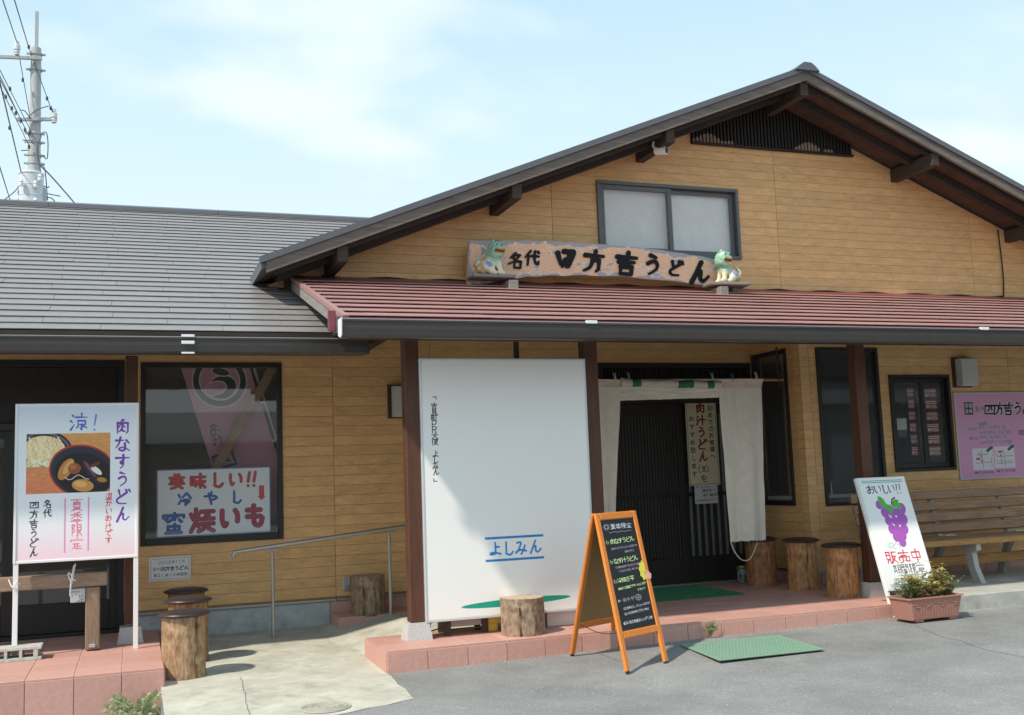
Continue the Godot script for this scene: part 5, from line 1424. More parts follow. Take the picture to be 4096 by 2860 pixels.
func build_signs():
	# -- tall seasonal menu sign on white legs
	var z := -1.34
	var t := thing("menu_sign", "white framed noodle menu sign on two white legs before dark doors", "sign", Vector3(-2.09, -0.02, z))
	var x0 := -2.53; var x1 := -1.644; var y0 := 0.675; var y1 := 1.88
	put(t, "panel", bbox(Vector3(x1 - x0, y1 - y0, 0.02), 0.002), MT.white, Vector3((x0 + x1) / 2, (y0 + y1) / 2, z - 0.012) - t.position)
	sign_sheet(t, img_menu_sign(), x1 - x0 - 0.036, y1 - y0 - 0.036, Vector3((x0 + x1) / 2, (y0 + y1) / 2, z + 0.001) - t.position)
	putw(t, "frame", frame_mesh(x0, y0, x1, y1, z - 0.024, z + 0.008, 0.02), MT.white)
	for lx: float in [x0 + 0.008, x1 - 0.03]:
		var foot := -0.02
		putw(t, "leg", bbox(Vector3(0.036, y0 - foot, 0.022), 0.002), MT.white, Vector3(lx + 0.012, (y0 + foot) / 2, z - 0.008))
	# string that ties it to the wooden rail
	var cord: Material = MT.white
	var s1 := thing("tie_string", "white string tied from menu sign down to wooden rail", "string", Vector3(-2.1, 0.44, -1.40))
	putw(s1, "cord", tube_mesh([oz(296, 2260, -1.36), oz(283, 2330, -1.38), oz(280, 2385, -1.39), oz(286, 2340, -1.39), oz(302, 2255, -1.37)], 0.004, 0.004, 6, 4), cord)
	putw(s1, "bow", tube_mesh([oz(284, 2330, -1.37), oz(272, 2298, -1.36), oz(280, 2294, -1.36), oz(294, 2318, -1.37), oz(302, 2324, -1.37)], 0.003, 0.003, 6, 4), cord)
	var s2 := thing("tie_string", "white string knotted round left leg of menu sign", "string", Vector3(-2.5, 0.44, -1.40))
	putw(s2, "cord", tube_mesh([oz(34, 2318, -1.36), oz(50, 2350, -1.325), oz(66, 2330, -1.33), oz(82, 2338, -1.36)], 0.004, 0.004, 6, 4), cord)
	putw(s2, "tail", tube_mesh([oz(62, 2350, -1.33), oz(66, 2395, -1.36)], 0.003, 0.003, 6), cord)
	# -- board with lettering inside the display window
	var ws := thing("window_sign", "white board with red and blue lettering inside the display window", "sign", Vector3(-0.99, 0.765, -2.497))
	putw(ws, "panel", bbox(Vector3(0.995, 0.60, 0.012), 0.002), MT.white, Vector3(-0.99, 1.065, -2.497))
	sign_sheet(ws, img_window_sign(), 0.99, 0.595, Vector3(-0.99, 1.065, -2.4895) - ws.position)
	# -- banner and prop behind it
	var bn := thing("banner", "pink banner with green ring emblem leaning inside the window", "banner", Vector3(-0.9, 0.7, -2.8))
	var lean := Basis(Vector3(0, 0, 1), 0.29)
	sign_sheet(bn, img_banner(), 0.60, 1.66, Vector3(-0.76, 1.66, -2.78) - bn.position, 0.9, lean)
	put(bn, "banner_pole", tube_mesh([Vector3(0.34, -0.98, 0), Vector3(0.34, 0.9, 0)], 0.012), mat(Color(0.5, 0.48, 0.44), 0.5), Vector3(-0.76, 1.66, -2.77) - bn.position, lean)
	for i in 4:
		put(bn, "banner_loop", bbox(Vector3(0.05, 0.025, 0.006), 0.001), mat(Color(0.6, 0.58, 0.56), 0.8), Vector3(-0.76, 1.66, -2.772) - bn.position + lean * Vector3(0.32, 0.62 - i * 0.38, 0), lean)
	var pr := thing("timber_prop", "slanting brown timber behind the window glass", "timber", Vector3(-1.2, 0.7, -2.68))
	var pa := oz(1095, 1465, -2.68); var pb := oz(860, 1880, -2.68)
	var pd := (pa - pb)
	put(pr, "timber", bbox(Vector3(0.085, pd.length() * 1.5, 0.06), 0.004), MT.pale_wood, (pa + pb) / 2 - pd * 0.22 - pr.position, Basis(Vector3(0, 0, 1), -atan2(pd.x, pd.y)))
	# -- builder's plaque
	var pq := thing("plaque", "small white plaque with black lettering under the display window", "plaque", Vector3(-1.377, 0.39, WALL + 0.006))
	put(pq, "plate", bbox(Vector3(0.35, 0.208, 0.008), 0.002), MT.white, Vector3(0, 0.104, 0))
	sign_sheet(pq, img_plaque(), 0.346, 0.204, Vector3(0, 0.104, 0.0055))
	# -- the large white board between the posts
	var mb := thing("white_board", "tall white sign board with blue lettering standing between two posts", "sign board", Vector3(1.087, 0.122, -0.375))
	put(mb, "panel", bbox(Vector3(1.40, 2.005, 0.03), 0.004), MT.white, Vector3(0, 1.0025, 0))
	sign_sheet(mb, img_board(), 1.365, 1.965, Vector3(0, 1.0025, 0.0165))
	putw(mb, "frame", frame_mesh(0.387, 0.122, 1.787, 2.127, -0.394, -0.354, 0.017), mat(Color(0.66, 0.7, 0.73), 0.35, 0.3))
	# -- chalkboard A-frame
	var cw := 0.475
	var gy := ground_y(1.6, 0.5) - 0.003
	var feet: Array = [[Vector3(1.425, gy, 0.875), Vector3(1.84, gy, 0.675)], [Vector3(1.78, gy, -0.07), Vector3(1.358, gy, 0.125)]]
	var tops: Array = [Vector3(1.40, 0.88, 0.5), Vector3(1.86, 0.88, 0.28)]
	var ct := thing("chalkboard", "orange folding chalkboard with handwritten menu standing on the asphalt", "chalkboard", Vector3(1.6, gy, 0.4))
	var orange := tmat(Color(0.84, 0.26, 0.03), T.mottle, Vector3(4, 4, 4), 0.45)
	for leafi in 2:
		var f := group_local(ct, "front_leaf" if leafi == 0 else "back_leaf")
		var sg := 1.0 if leafi == 0 else -1.0
		var ta: Vector3 = tops[0] if leafi == 0 else tops[1]
		var tb: Vector3 = tops[1] if leafi == 0 else tops[0]
		var bx: Vector3 = ((feet[leafi][1] as Vector3) - feet[leafi][0]).normalized()
		var tm := (ta + tb) * 0.5
		var by: Vector3 = (tm - ((feet[leafi][0] as Vector3) + feet[leafi][1]) * 0.5) / 1.043
		var bz: Vector3 = bx.cross(by).normalized()
		f.transform = Transform3D(Basis(bx, by, bz), tm - ct.position + bz * 0.014)
		var zf := 0.0
		for sx: float in [-1.0, 1.0]:
			var h := 1.063 if leafi == 0 else 1.05
			put(f, "stile", bbox(Vector3(0.046, h, 0.024), 0.006), orange, Vector3(sx * (cw / 2 - 0.023), -h / 2 + 0.02, zf))
			put(f, "foot_pad", bbox(Vector3(0.03, 0.012, 0.02), 0.003), MT.dark, Vector3(sx * (cw / 2 - 0.023), -h + 0.015, zf))
		put(f, "top_rail", bbox(Vector3(cw - 0.094, 0.05, 0.023), 0.006), orange, Vector3(0, -0.006, zf))
		put(f, "bottom_rail", bbox(Vector3(cw - 0.094, 0.05, 0.023), 0.006), orange, Vector3(0, -0.815, zf))
		if leafi == 0:
			put(f, "board", bbox(Vector3(cw - 0.09, 0.76, 0.012), 0.0), mat(Color(0.2, 0.13, 0.07), 0.8), Vector3(0, -0.41, -0.003))
			sign_sheet(f, img_chalk(), cw - 0.094, 0.758, Vector3(0, -0.4105, 0.0045), 0.5)
			var stk := put(f, "sticker", prism_mesh(blob(0.045, 0.065, 9, 0.12), 0, 0.002), mat(Color(0.75, 0.72, 0.08), 0.5), Vector3(0.175, -0.415, 0.008))
			put(stk, "pointing_hand", prism_mesh(PackedVector2Array([Vector2(-0.03, 0.012), Vector2(-0.028, 0.02), Vector2(0.0, 0.014), Vector2(0.012, 0.016), Vector2(0.034, 0.0), Vector2(0.05, -0.012), Vector2(0.04, -0.04), Vector2(0.016, -0.05), Vector2(-0.004, -0.036), Vector2(-0.01, -0.012), Vector2(-0.004, 0.004)]), 0.0025, 0.005), mat(Color(0.85, 0.42, 0.36), 0.5), Vector3(0.022, -0.02, 0.004))
		else:
			put(f, "board", bbox(Vector3(cw - 0.09, 0.76, 0.012), 0.0), tmat(Color(0.36, 0.22, 0.09), T.mottle, Vector3(5, 5, 5), 0.8), Vector3(0, -0.41, 0))
	put(ct, "stay_cord", tube_mesh([Vector3(-0.16, 0.24, 0.34), Vector3(-0.18, 0.215, 0.1), Vector3(-0.2, 0.24, -0.18)], 0.003, 0.003, 6, 4), MT.dark)
	# -- poster and paper on the entrance doors
	var po := thing("door_poster", "tall cream poster with crimson lettering on the slatted door", "poster", Vector3(4.06, 1.022, WALL - 0.02))
	put(po, "sheet", bbox(Vector3(0.375, 0.90, 0.004)), mat(Color(0.66, 0.62, 0.47), 0.6), Vector3(0, 0.45, 0))
	sign_sheet(po, img_poster(), 0.373, 0.898, Vector3(0, 0.45, 0.003))
	var pp := thing("door_paper", "small white price paper below the cream poster on the door", "paper", Vector3(4.075, 0.832, WALL - 0.03))
	put(pp, "sheet", bbox(Vector3(0.275, 0.20, 0.003)), MT.white, Vector3(0, 0.095, 0))
	sign_sheet(pp, img_paper(), 0.273, 0.198, Vector3(0, 0.095, 0.0025))
	# -- leaning grape sign
	var gs := thing("grape_sign", "leaning white sign with purple grapes and red lettering behind planter", "sign", Vector3(4.63, ground_y(4.6, 0.02), 0.02))
	var L := 1.23
	gs.rotation.x = -atan2(0.37, 1.165)
	var W := 0.52
	put(gs, "panel", bbox(Vector3(W, L * 0.82, 0.02), 0.002), MT.white, Vector3(0, L * 0.59, -0.012))
	sign_sheet(gs, img_grape(), W - 0.02, L * 0.82 - 0.02, Vector3(0, L * 0.59, 0.0))
	for sx: float in [-1.0, 1.0]:
		put(gs, "leg", bbox(Vector3(0.03, L, 0.03), 0.003), MT.white, Vector3(sx * (W / 2 - 0.006), L / 2, -0.026))
	# -- pink wall sign
	var pk := thing("pink_sign", "pink wall sign with black brush lettering and two small maps", "sign", Vector3(7.265, 0.975, BAY + 0.012))
	put(pk, "panel", bbox(Vector3(1.245, 0.94, 0.016), 0.002), mat(Color(0.6, 0.58, 0.6), 0.4), Vector3(0, 0.47, 0))
	sign_sheet(pk, img_pink(), 1.215, 0.91, Vector3(0, 0.47, 0.009))
	# -- red price strips inside the small window
	var strip := print_mat(img_price_strip(), 0.6)
	for c in 2:
		for i in 6:
			var y := 1.93 - i * 0.125 - c * 0.01
			var ps := put(self, "price_strip", bbox(Vector3(0.15 if c == 1 else 0.08, 0.095, 0.003)), strip, Vector3(6.40 if c == 1 else 6.15, y, BAY - 0.058 if c == 1 else BAY - 0.075))
			ps.mesh = sheet_mesh(0.16 if c == 1 else 0.085, 0.098)
			tag(ps, "red price strip with white writing hung inside the small bay window" if c == 1 else "narrow red price strip behind the middle of the small window", "price strip", "wide price strips" if c == 1 else "narrow price strips")
	var wp := thing("notice_paper", "white notice paper taped inside the small window", "paper", Vector3(5.965, 1.53, BAY - 0.05))
	put(wp, "sheet", bbox(Vector3(0.16, 0.12, 0.003)), mat(Color(0.5, 0.51, 0.52), 0.8), Vector3(0, 0.06, 0))
	put(wp, "backing_card", bbox(Vector3(0.15, 0.2, 0.003)), mat(Color(0.05, 0.06, 0.12), 0.8), Vector3(0, 0.02, -0.006))
func group_local(parent: Node, called: String) -> Node3D:
	var o := Node3D.new()
	o.name = called
	parent.add_child(o, true)
	return o
func blob(rx: float, ry: float, n: int, rough: float) -> PackedVector2Array:
	var p := PackedVector2Array()
	for i in n * 4:
		var a := TAU * i / (n * 4)
		var k := 1.0 + rough * sin(a * n)
		p.append(Vector2(cos(a) * rx * k, sin(a) * ry * k))
	return p

func brush_glyph(ch: String, size: float, w: float) -> ArrayMesh:   # raised carved letter, rounded strokes
	var st := new_st()
	var i := 0
	for s: PackedVector2Array in strokes(ch):
		var n := s.size()
		var top := PackedVector2Array(); var rev: Array[Vector2] = []
		var pts: Array[Vector2] = []
		for k in n - 1:
			for q in 4:
				pts.append(s[k].lerp(s[k + 1], q / 4.0))
		pts.append(s[n - 1])
		for k in pts.size() - 1:
			var a := (pts[k] - Vector2(0.5, 0.5)) * size; var b := (pts[k + 1] - Vector2(0.5, 0.5)) * size
			a.y = -a.y; b.y = -b.y
			var ra := w * (1.2 - 0.55 * float(k) / pts.size()); var rb := w * (1.2 - 0.55 * float(k + 1) / pts.size())
			var d := (b - a)
			if d.length() < 1e-5:
				continue
			var poly := PackedVector2Array()
			var th := d.angle()
			for m in 7:
				poly.append(a + Vector2.from_angle(th + PI / 2 + PI * m / 6.0) * ra)
			for m in 7:
				poly.append(b + Vector2.from_angle(th - PI / 2 + PI * m / 6.0) * rb)
			add_prism(st, poly, 0.0, 0.013 + 0.0002 * (i % 17))
			i += 1
	return st.commit()
func build_carved_sign():
	var z := -2.22
	var t := thing("carved_signboard", "long weathered wooden signboard with raised black letters above canopy", "signboard", Vector3(2.8, 3.05, z))
	var topc: Array = [zs(135, 200, z), zs(420, 198, z), zs(800, 208, z), zs(1320, 245, z), zs(1700, 298, z), zs(1985, 350, z)]
	var botc: Array = [zs(122, 522, z), zs(430, 468, z), zs(620, 450, z), zs(900, 444, z), zs(1300, 458, z), zs(1830, 515, z), zs(1985, 545, z)]
	var tc := PackedVector3Array(); var bc := PackedVector3Array()
	for i in 41:
		tc.append(curve_at(topc, i / 40.0) - t.position + Vector3(0, sin(i * 1.9) * 0.003, 0))
		bc.append(curve_at(botc, i / 40.0) - t.position + Vector3(0, sin(i * 1.3) * 0.005, 0))
	var bst := new_st()
	var fz := Vector3(0, 0, 1); var dz := Vector3(0, 0, -0.05)
	for i in 40:
		tri(bst, tc[i], tc[i + 1], bc[i + 1], fz, Vector2(i / 40.0, 0), Vector2((i + 1) / 40.0, 0), Vector2((i + 1) / 40.0, 1))
		tri(bst, tc[i], bc[i + 1], bc[i], fz, Vector2(i / 40.0, 0), Vector2((i + 1) / 40.0, 1), Vector2(i / 40.0, 1))
		quad(bst, tc[i], tc[i + 1], tc[i + 1] + dz, tc[i] + dz, Vector3.UP)
		quad(bst, bc[i], bc[i + 1], bc[i + 1] + dz, bc[i] + dz, Vector3.DOWN)
		quad(bst, tc[i] + dz, tc[i + 1] + dz, bc[i + 1] + dz, bc[i] + dz, Vector3.FORWARD)
	quad(bst, tc[0], bc[0], bc[0] + dz, tc[0] + dz, Vector3.LEFT)
	quad(bst, tc[40], bc[40], bc[40] + dz, tc[40] + dz, Vector3.RIGHT)
	var wm := mat(Color(1, 1, 1), 0.85)
	wm.albedo_texture = T.worn
	put(t, "board", bst.commit(), wm)
	var ink := mat(Color(0.01, 0.01, 0.011), 0.4, 0.0, 0.3)
	for g: Array in [["名", 462, 340, 0.145, 0.012], ["代", 578, 325, 0.145, 0.012], ["四筆", 820, 330, 0.2, 0.024], ["方", 1015, 345, 0.205, 0.021], ["吉", 1245, 360, 0.225, 0.022], ["う", 1430, 370, 0.20, 0.02], ["ど", 1590, 395, 0.145, 0.016], ["ん", 1760, 425, 0.22, 0.024]]:
		var p := zs(g[1], g[2], z)
		put(t, "letter", brush_glyph(g[0], g[3], g[4]), ink, Vector3(p.x, p.y, z) - t.position, Basis(Vector3(1, -0.04, 0), Vector3(0.14, 1, 0), Vector3(0, 0, 1)))
	for bx: Array in [[1.78, 3.0], [4.125, 2.99]]:
		put(t, "support_beam", bbox(Vector3(0.10, 0.10, 0.62), 0.006), MT.grey_wood, Vector3(bx[0], 3.035, -2.28 + 0.02) - t.position)
	put(t, "statue_shelf", bbox(Vector3(0.44, 0.03, 0.22), 0.005), MT.grey_wood, Vector3(1.60, 3.128, -2.09) - t.position)
	put(t, "statue_shelf", bbox(Vector3(0.48, 0.03, 0.22), 0.005), MT.grey_wood, Vector3(4.24, 3.128, -2.09) - t.position, Basis(Vector3(0, 1, 0), -0.12))
	put(t, "shelf_block", bbox(Vector3(0.07, 0.10, 0.1), 0.004), MT.grey_wood, Vector3(4.36, 3.06, -2.16) - t.position)
func curve_at(p: Array, t: float) -> Vector3:
	var f := t * (p.size() - 1)
	var i := mini(int(f), p.size() - 2)
	return (p[i] as Vector3).cubic_interpolate(p[i + 1], p[maxi(i - 1, 0)], p[mini(i + 2, p.size() - 1)], f - i)
func zs(a: float, b: float, z: float) -> Vector3:
	return oz(1800 + a / 1.766, 850 + b / 1.766, z)

# ---------------------------------------------------------------- glazed guardian lions (smooth union of tapered bones, meshed as surface nets)
func sdf_mesh(bones: Array, lo: Vector3, hi: Vector3, cell: float, blend: float, paint: Callable) -> ArrayMesh:
	var nx := int((hi.x - lo.x) / cell) + 1; var ny := int((hi.y - lo.y) / cell) + 1; var nz := int((hi.z - lo.z) / cell) + 1
	var f := PackedFloat32Array()
	f.resize(nx * ny * nz)
	for k in nz:
		for j in ny:
			for i in nx:
				var p := lo + Vector3(i, j, k) * cell
				var d := 9.0
				for b: Array in bones:
					var a: Vector3 = b[0]; var e: Vector3 = b[1]
					var ab := e - a
					var t := clampf((p - a).dot(ab) / maxf(ab.length_squared(), 1e-9), 0.0, 1.0)
					var q := p.distance_to(a + ab * t) - lerpf(b[2], b[3], t)
					var h := maxf(blend - absf(d - q), 0.0) / blend
					d = minf(d, q) - h * h * blend * 0.25
				f[(k * ny + j) * nx + i] = d
	var vid := {}
	var verts := PackedVector3Array()
	var offs: Array = [Vector3i(0, 0, 0), Vector3i(1, 0, 0), Vector3i(0, 1, 0), Vector3i(1, 1, 0), Vector3i(0, 0, 1), Vector3i(1, 0, 1), Vector3i(0, 1, 1), Vector3i(1, 1, 1)]
	for k in nz - 1:
		for j in ny - 1:
			for i in nx - 1:
				var s := Vector3.ZERO; var c := 0
				var vals := PackedFloat32Array()
				for o: Vector3i in offs:
					vals.append(f[((k + o.z) * ny + j + o.y) * nx + i + o.x])
				for e: Vector2i in [Vector2i(0, 1), Vector2i(2, 3), Vector2i(4, 5), Vector2i(6, 7), Vector2i(0, 2), Vector2i(1, 3), Vector2i(4, 6), Vector2i(5, 7), Vector2i(0, 4), Vector2i(1, 5), Vector2i(2, 6), Vector2i(3, 7)]:
					if (vals[e.x] < 0.0) != (vals[e.y] < 0.0):
						var t := vals[e.x] / (vals[e.x] - vals[e.y])
						s += Vector3(offs[e.x]).lerp(Vector3(offs[e.y]), t)
						c += 1
				if c > 0:
					vid[Vector3i(i, j, k)] = verts.size()
					verts.append(lo + (Vector3(i, j, k) + s / c) * cell)
	var nor := PackedVector3Array()
	nor.resize(verts.size())
	var idx := PackedInt32Array()
	for k in range(1, nz - 1):
		for j in range(1, ny - 1):
			for i in range(1, nx - 1):
				var v0 := f[(k * ny + j) * nx + i]
				for ax in 3:
					var o := Vector3i.ZERO
					o[ax] = 1
					var v1 := f[((k + o.z) * ny + j + o.y) * nx + i + o.x]
					if (v0 < 0.0) == (v1 < 0.0):
						continue
					var u := Vector3i.ZERO; var w := Vector3i.ZERO
					u[(ax + 1) % 3] = 1; w[(ax + 2) % 3] = 1
					var base := Vector3i(i, j, k)
					var q: Array = [base - u - w, base - w, base, base - u]
					var ids: Array = []
					for c: Vector3i in q:
						if vid.has(c):
							ids.append(vid[c])
					if ids.size() < 4:
						continue
					if v0 < 0.0:
						ids.reverse()
					for t: Array in [[0, 1, 2], [0, 2, 3]]:
						for e: int in t:
							idx.append(ids[e])
						var n: Vector3 = -(verts[ids[t[1]]] - verts[ids[t[0]]]).cross(verts[ids[t[2]]] - verts[ids[t[0]]])
						for e: int in t:
							nor[ids[e]] += n
	var col := PackedColorArray()
	for i in verts.size():
		nor[i] = nor[i].normalized()
		col.append(paint.call(verts[i]))
	var arr: Array = []
	arr.resize(Mesh.ARRAY_MAX)
	arr[Mesh.ARRAY_VERTEX] = verts; arr[Mesh.ARRAY_NORMAL] = nor; arr[Mesh.ARRAY_COLOR] = col; arr[Mesh.ARRAY_INDEX] = idx
	var m := ArrayMesh.new()
	m.add_surface_from_arrays(Mesh.PRIMITIVE_TRIANGLES, arr)
	return m
func lion(label: String, at: Vector3, sx: float, open_mouth: bool):
	var t := thing("lion_statue", label, "statue", at, "glazed lion statues on the signboard")
	var V := func(x: float, y: float, z: float) -> Vector3: return Vector3(x * sx, y, z)
	var H := func(x: float, y: float, z: float) -> Vector3: return Vector3(x, y, z) + Vector3(0.045 * sx, 0, 0)   # the head turns to +X on both
	var bones: Array = [
		[V.call(-0.065, 0.065, 0.0), V.call(-0.05, 0.09, 0.0), 0.058, 0.056], [V.call(-0.045, 0.09, 0.0), V.call(0.025, 0.15, 0.005), 0.058, 0.06],
		[V.call(0.035, 0.14, 0.02), V.call(0.045, 0.115, 0.03), 0.05, 0.042], [V.call(0.02, 0.18, 0.0), H.call(-0.012, 0.225, 0.01), 0.068, 0.075],
		[H.call(0.0, 0.27, 0.02), H.call(-0.015, 0.265, 0.01), 0.064, 0.062], [H.call(-0.012, 0.246, 0.062), H.call(0.045, 0.244, 0.056), 0.036, 0.036],
		[H.call(-0.005, 0.202 - (0.012 if open_mouth else 0.0), 0.062), H.call(0.038, 0.2 - (0.012 if open_mouth else 0.0), 0.056), 0.028, 0.028],
		[V.call(0.055, 0.12, 0.055), V.call(0.068, 0.04, 0.062), 0.029, 0.024], [V.call(0.055, 0.12, -0.03), V.call(0.073, 0.04, -0.03), 0.029, 0.024],
		[V.call(0.068, 0.02, 0.062), V.call(0.095, 0.018, 0.07), 0.026, 0.023], [V.call(0.073, 0.02, -0.03), V.call(0.098, 0.018, -0.028), 0.026, 0.023],
		[V.call(-0.05, 0.075, 0.055), V.call(-0.025, 0.055, 0.064), 0.05, 0.04], [V.call(-0.05, 0.075, -0.05), V.call(-0.025, 0.055, -0.055), 0.05, 0.04],
		[V.call(-0.025, 0.03, 0.067), V.call(0.012, 0.018, 0.072), 0.026, 0.022], [V.call(-0.025, 0.03, -0.055), V.call(0.012, 0.018, -0.06), 0.026, 0.022],
		[V.call(-0.118, 0.05, 0.01), V.call(-0.138, 0.10, 0.01), 0.028, 0.033], [V.call(-0.138, 0.11, 0.01), V.call(-0.118, 0.175, 0.01), 0.028, 0.006]]
	for e: Array in [[-0.035, 0.328, 0.045], [0.03, 0.33, -0.015], [-0.01, 0.302, 0.07], [0.048, 0.299, 0.06]]:
		bones.append([H.call(e[0], e[1], e[2]), H.call(e[0], e[1] + 0.008, e[2]), 0.015, 0.009])
	for i in 7:                                           # curls of the mane
		var a := -0.6 + i * 0.5
		bones.append([H.call(-0.035 + cos(a) * 0.02, 0.2 + 0.03 * (i % 3) - 0.02 * (i % 2), 0.0 + sin(a) * 0.075 + 0.02), H.call(-0.035, 0.19 + 0.03 * (i % 3), sin(a) * 0.075 + 0.02), 0.026, 0.023])
	var n := noise(40, 30.0, 3)
	var m := sdf_mesh(bones, Vector3(-0.18, -0.012, -0.1), Vector3(0.18, 0.365, 0.125), 0.0075, 0.018, func(p: Vector3) -> Color:
		var q := Vector3(p.x * sx, p.y, p.z)
		var s := n.get_noise_3dv(p)
		var cream := Color(0.74, 0.70, 0.52); var jade := Color(0.24, 0.50, 0.37).lerp(Color(0.38, 0.58, 0.44), clampf(s + 0.4, 0, 1))
		var c := cream.lerp(jade, smoothstep(0.095, 0.14, q.y + s * 0.03 - (0.05 if q.x < -0.03 else 0.0)))
		var hp := p - Vector3(0.045 * sx, 0, 0)
		if absf(hp.y - 0.224) < 0.024 and hp.z > 0.058 and hp.x > -0.045:
			c = Color(0.52, 0.26, 0.06)
			if absf(hp.y - 0.224) < 0.009:
				c = Color(0.12, 0.03, 0.015)
		for e: Vector3 in [Vector3(-0.008, 0.284, 0.082), Vector3(0.046, 0.282, 0.074)]:
			if hp.distance_to(e) < 0.011:
				c = Color(0.03, 0.03, 0.02)
		if q.distance_to(Vector3(-0.045, 0.1, 0.1)) < 0.035:
			c = Color(0.22, 0.28, 0.55)
		if q.x < -0.1:
			c = Color(0.68, 0.66, 0.5).lerp(Color(0.5, 0.27, 0.09), smoothstep(0.0, 0.25, s + 0.15)) if q.y < 0.13 else jade
		return c)
	var lm := StandardMaterial3D.new()
	lm.vertex_color_use_as_albedo = true
	lm.roughness = 0.22
	put(t, "body", m, lm).scale = Vector3(1.04, 1.04, 1.04)

func cloth_mesh(corners: Array, amp: float, waves: float, sd: int, fray := 0.0, bow := 0.0) -> ArrayMesh:   # corners tl, tr, br, bl; gentle folds that deepen downwards
	var n := noise(sd, 1.0, 3)
	var nu := 28; var nv := 30
	var P: Array = []
	for j in nv + 1:
		var row := PackedVector3Array()
		for i in nu + 1:
			var u := float(i) / nu; var v := float(j) / nv
			var p: Vector3 = (corners[0] as Vector3).lerp(corners[1], u).lerp((corners[3] as Vector3).lerp(corners[2], u), v)
			p.z += sin(u * waves + n.get_noise_2d(v * 1.2, sd) * 2.0) * amp * (0.35 + 0.65 * v) + n.get_noise_2d(u * 3.0, v * 2.0) * amp * 0.8
			p.y += fray * n.get_noise_2d(u * 22.0, 4.0) * v - bow * sin(u * PI) * v
			row.append(p)
		P.append(row)
	var st := new_st()
	var N := func(i: int, j: int) -> Vector3:
		var a: Vector3 = P[j][mini(i + 1, nu)] - P[j][maxi(i - 1, 0)]
		var b: Vector3 = P[mini(j + 1, nv)][i] - P[maxi(j - 1, 0)][i]
		var c := a.cross(b).normalized()
		return c if c.z > 0.0 else -c
	for j in nv:
		for i in nu:
			smooth_quad(st, P[j][i], P[j][i + 1], P[j + 1][i + 1], P[j + 1][i], N.call(i, j), N.call(i + 1, j), N.call(i + 1, j + 1), N.call(i, j + 1))
	return st.commit()
func zn(a: float, b: float, z: float) -> Vector3:
	return oz(2300 + a / 2.138, 1350 + b / 2.138, z)
func build_noren():
	var z := -1.7
	var t := thing("entrance_curtain", "cream split cloth curtain hanging over the dark entrance doors", "curtain", zn(900, 360, z) + Vector3(0, -1.6, 0))
	var cream := tmat(Color(0.90, 0.84, 0.73), T.cloth, Vector3(1.6, 1.6, 1.6), 0.95)
	var pinkish := tmat(Color(0.84, 0.68, 0.60), T.cloth, Vector3(1.6, 1.6, 1.6), 0.95)
	var rodL := zn(140, 372, z - 0.02); var rodR := zn(1780, 362, z - 0.02)
	putw(t, "bamboo_rod", tube_mesh([rodL, rodL.lerp(rodR, 0.5), rodR], 0.014, 0.014, 10), mat(Color(0.36, 0.19, 0.08), 0.5))
	putw(t, "header_band", cloth_mesh([zn(170, 358, z + 0.012), zn(1612, 352, z + 0.012), zn(1595, 432, z + 0.006), zn(170, 425, z + 0.006)], 0.006, 30.0, 3), pinkish)
	putw(t, "cloth_panel", cloth_mesh([zn(150, 424, z), zn(392, 424, z), zn(338, 1560, z), zn(215, 1560, z)], 0.018, 9.0, 4, 0.006), cream)
	putw(t, "valance", cloth_mesh([zn(385, 424, z + 0.002), zn(1236, 430, z + 0.002), zn(1226, 514, z), zn(390, 540, z)], 0.008, 14.0, 5, 0.004), cream)
	putw(t, "cloth_panel", cloth_mesh([zn(1226, 430, z + 0.004), zn(1596, 428, z + 0.004), oz(3067, 2162, z), oz(2916, 2166, z)], 0.022, 11.0, 6, 0.02), cream)
	# the two middle panels are folded up over the rod
	var roll := new_st()
	var cols := [Color(0.72, 0.67, 0.58), Color(0.05, 0.19, 0.11)]
	var bands: Array = [[395, 480, 0], [480, 556, 1], [556, 870, 0], [870, 1005, 1], [1005, 1120, 0], [1120, 1178, 1], [1178, 1242, 0]]
	for b: Array in bands:
		var st := new_st()
		var path := PackedVector3Array()
		for i in 6:
			var a: float = lerpf(b[0], b[1], i / 5.0)
			path.append(zn(a, 384 + (a - 400) * 0.028 + sin(a * 0.03) * 4.0, z + 0.03))
		add_tube(st, path, 0.038 + 0.006 * sin(b[0] * 0.1), 0.04, 12, true)
		putw(t, "folded_cloth", st.commit(), tmat(cols[b[2]], T.cloth, Vector3(2, 2, 2), 0.95))
	putw(t, "tie_loop", tube_mesh([oz(2922, 2160, z), oz(2935, 2200, z), oz(2965, 2238, z), oz(3000, 2235, z), oz(3030, 2170, z)], 0.006, 0.005, 6, 5), cream)
	box(t, "rod_bracket", MT.purlin, zn(1735, 80, z) + Vector3(-0.012, 0, -0.03), zn(1745, 430, z) + Vector3(0.012, 0, 0.0), 0.003)
	# clothes pegs
	var pegs: Array = [[338, 340, Color(0.62, 0.66, 0.66), "white"], [455, 335, Color(0.34, 0.47, 0.53), "pale blue"], [1170, 335, Color(0.38, 0.5, 0.55), "sky blue"], [1342, 340, Color(0.09, 0.15, 0.38), "dark blue"], [1545, 330, Color(0.66, 0.68, 0.62), "cream"]]
	var where := ["at the narrow left panel", "at the start of the folded cloth", "at the end of the folded cloth", "over the wide panel", "at the curtain's outer corner"]
	for i in 5:
		var p: Array = pegs[i]
		var c := zn(p[0], p[1], z + 0.02)
		var g := thing("clothes_peg", "%s clothes peg clipped on entrance curtain %s" % [p[3], where[i]], "clothes peg", c + Vector3(0, -0.035, 0), "pegs on the entrance curtain")
		var pm := mat(p[2], 0.5)
		for s: float in [-1.0, 1.0]:
			put(g, "jaw", tube_mesh([Vector3(s * 0.016, 0.0, 0.022), Vector3(s * 0.004, 0.03, 0.014), Vector3(s * 0.012, 0.075, 0.0)], 0.005, 0.004, 6, 3), pm)

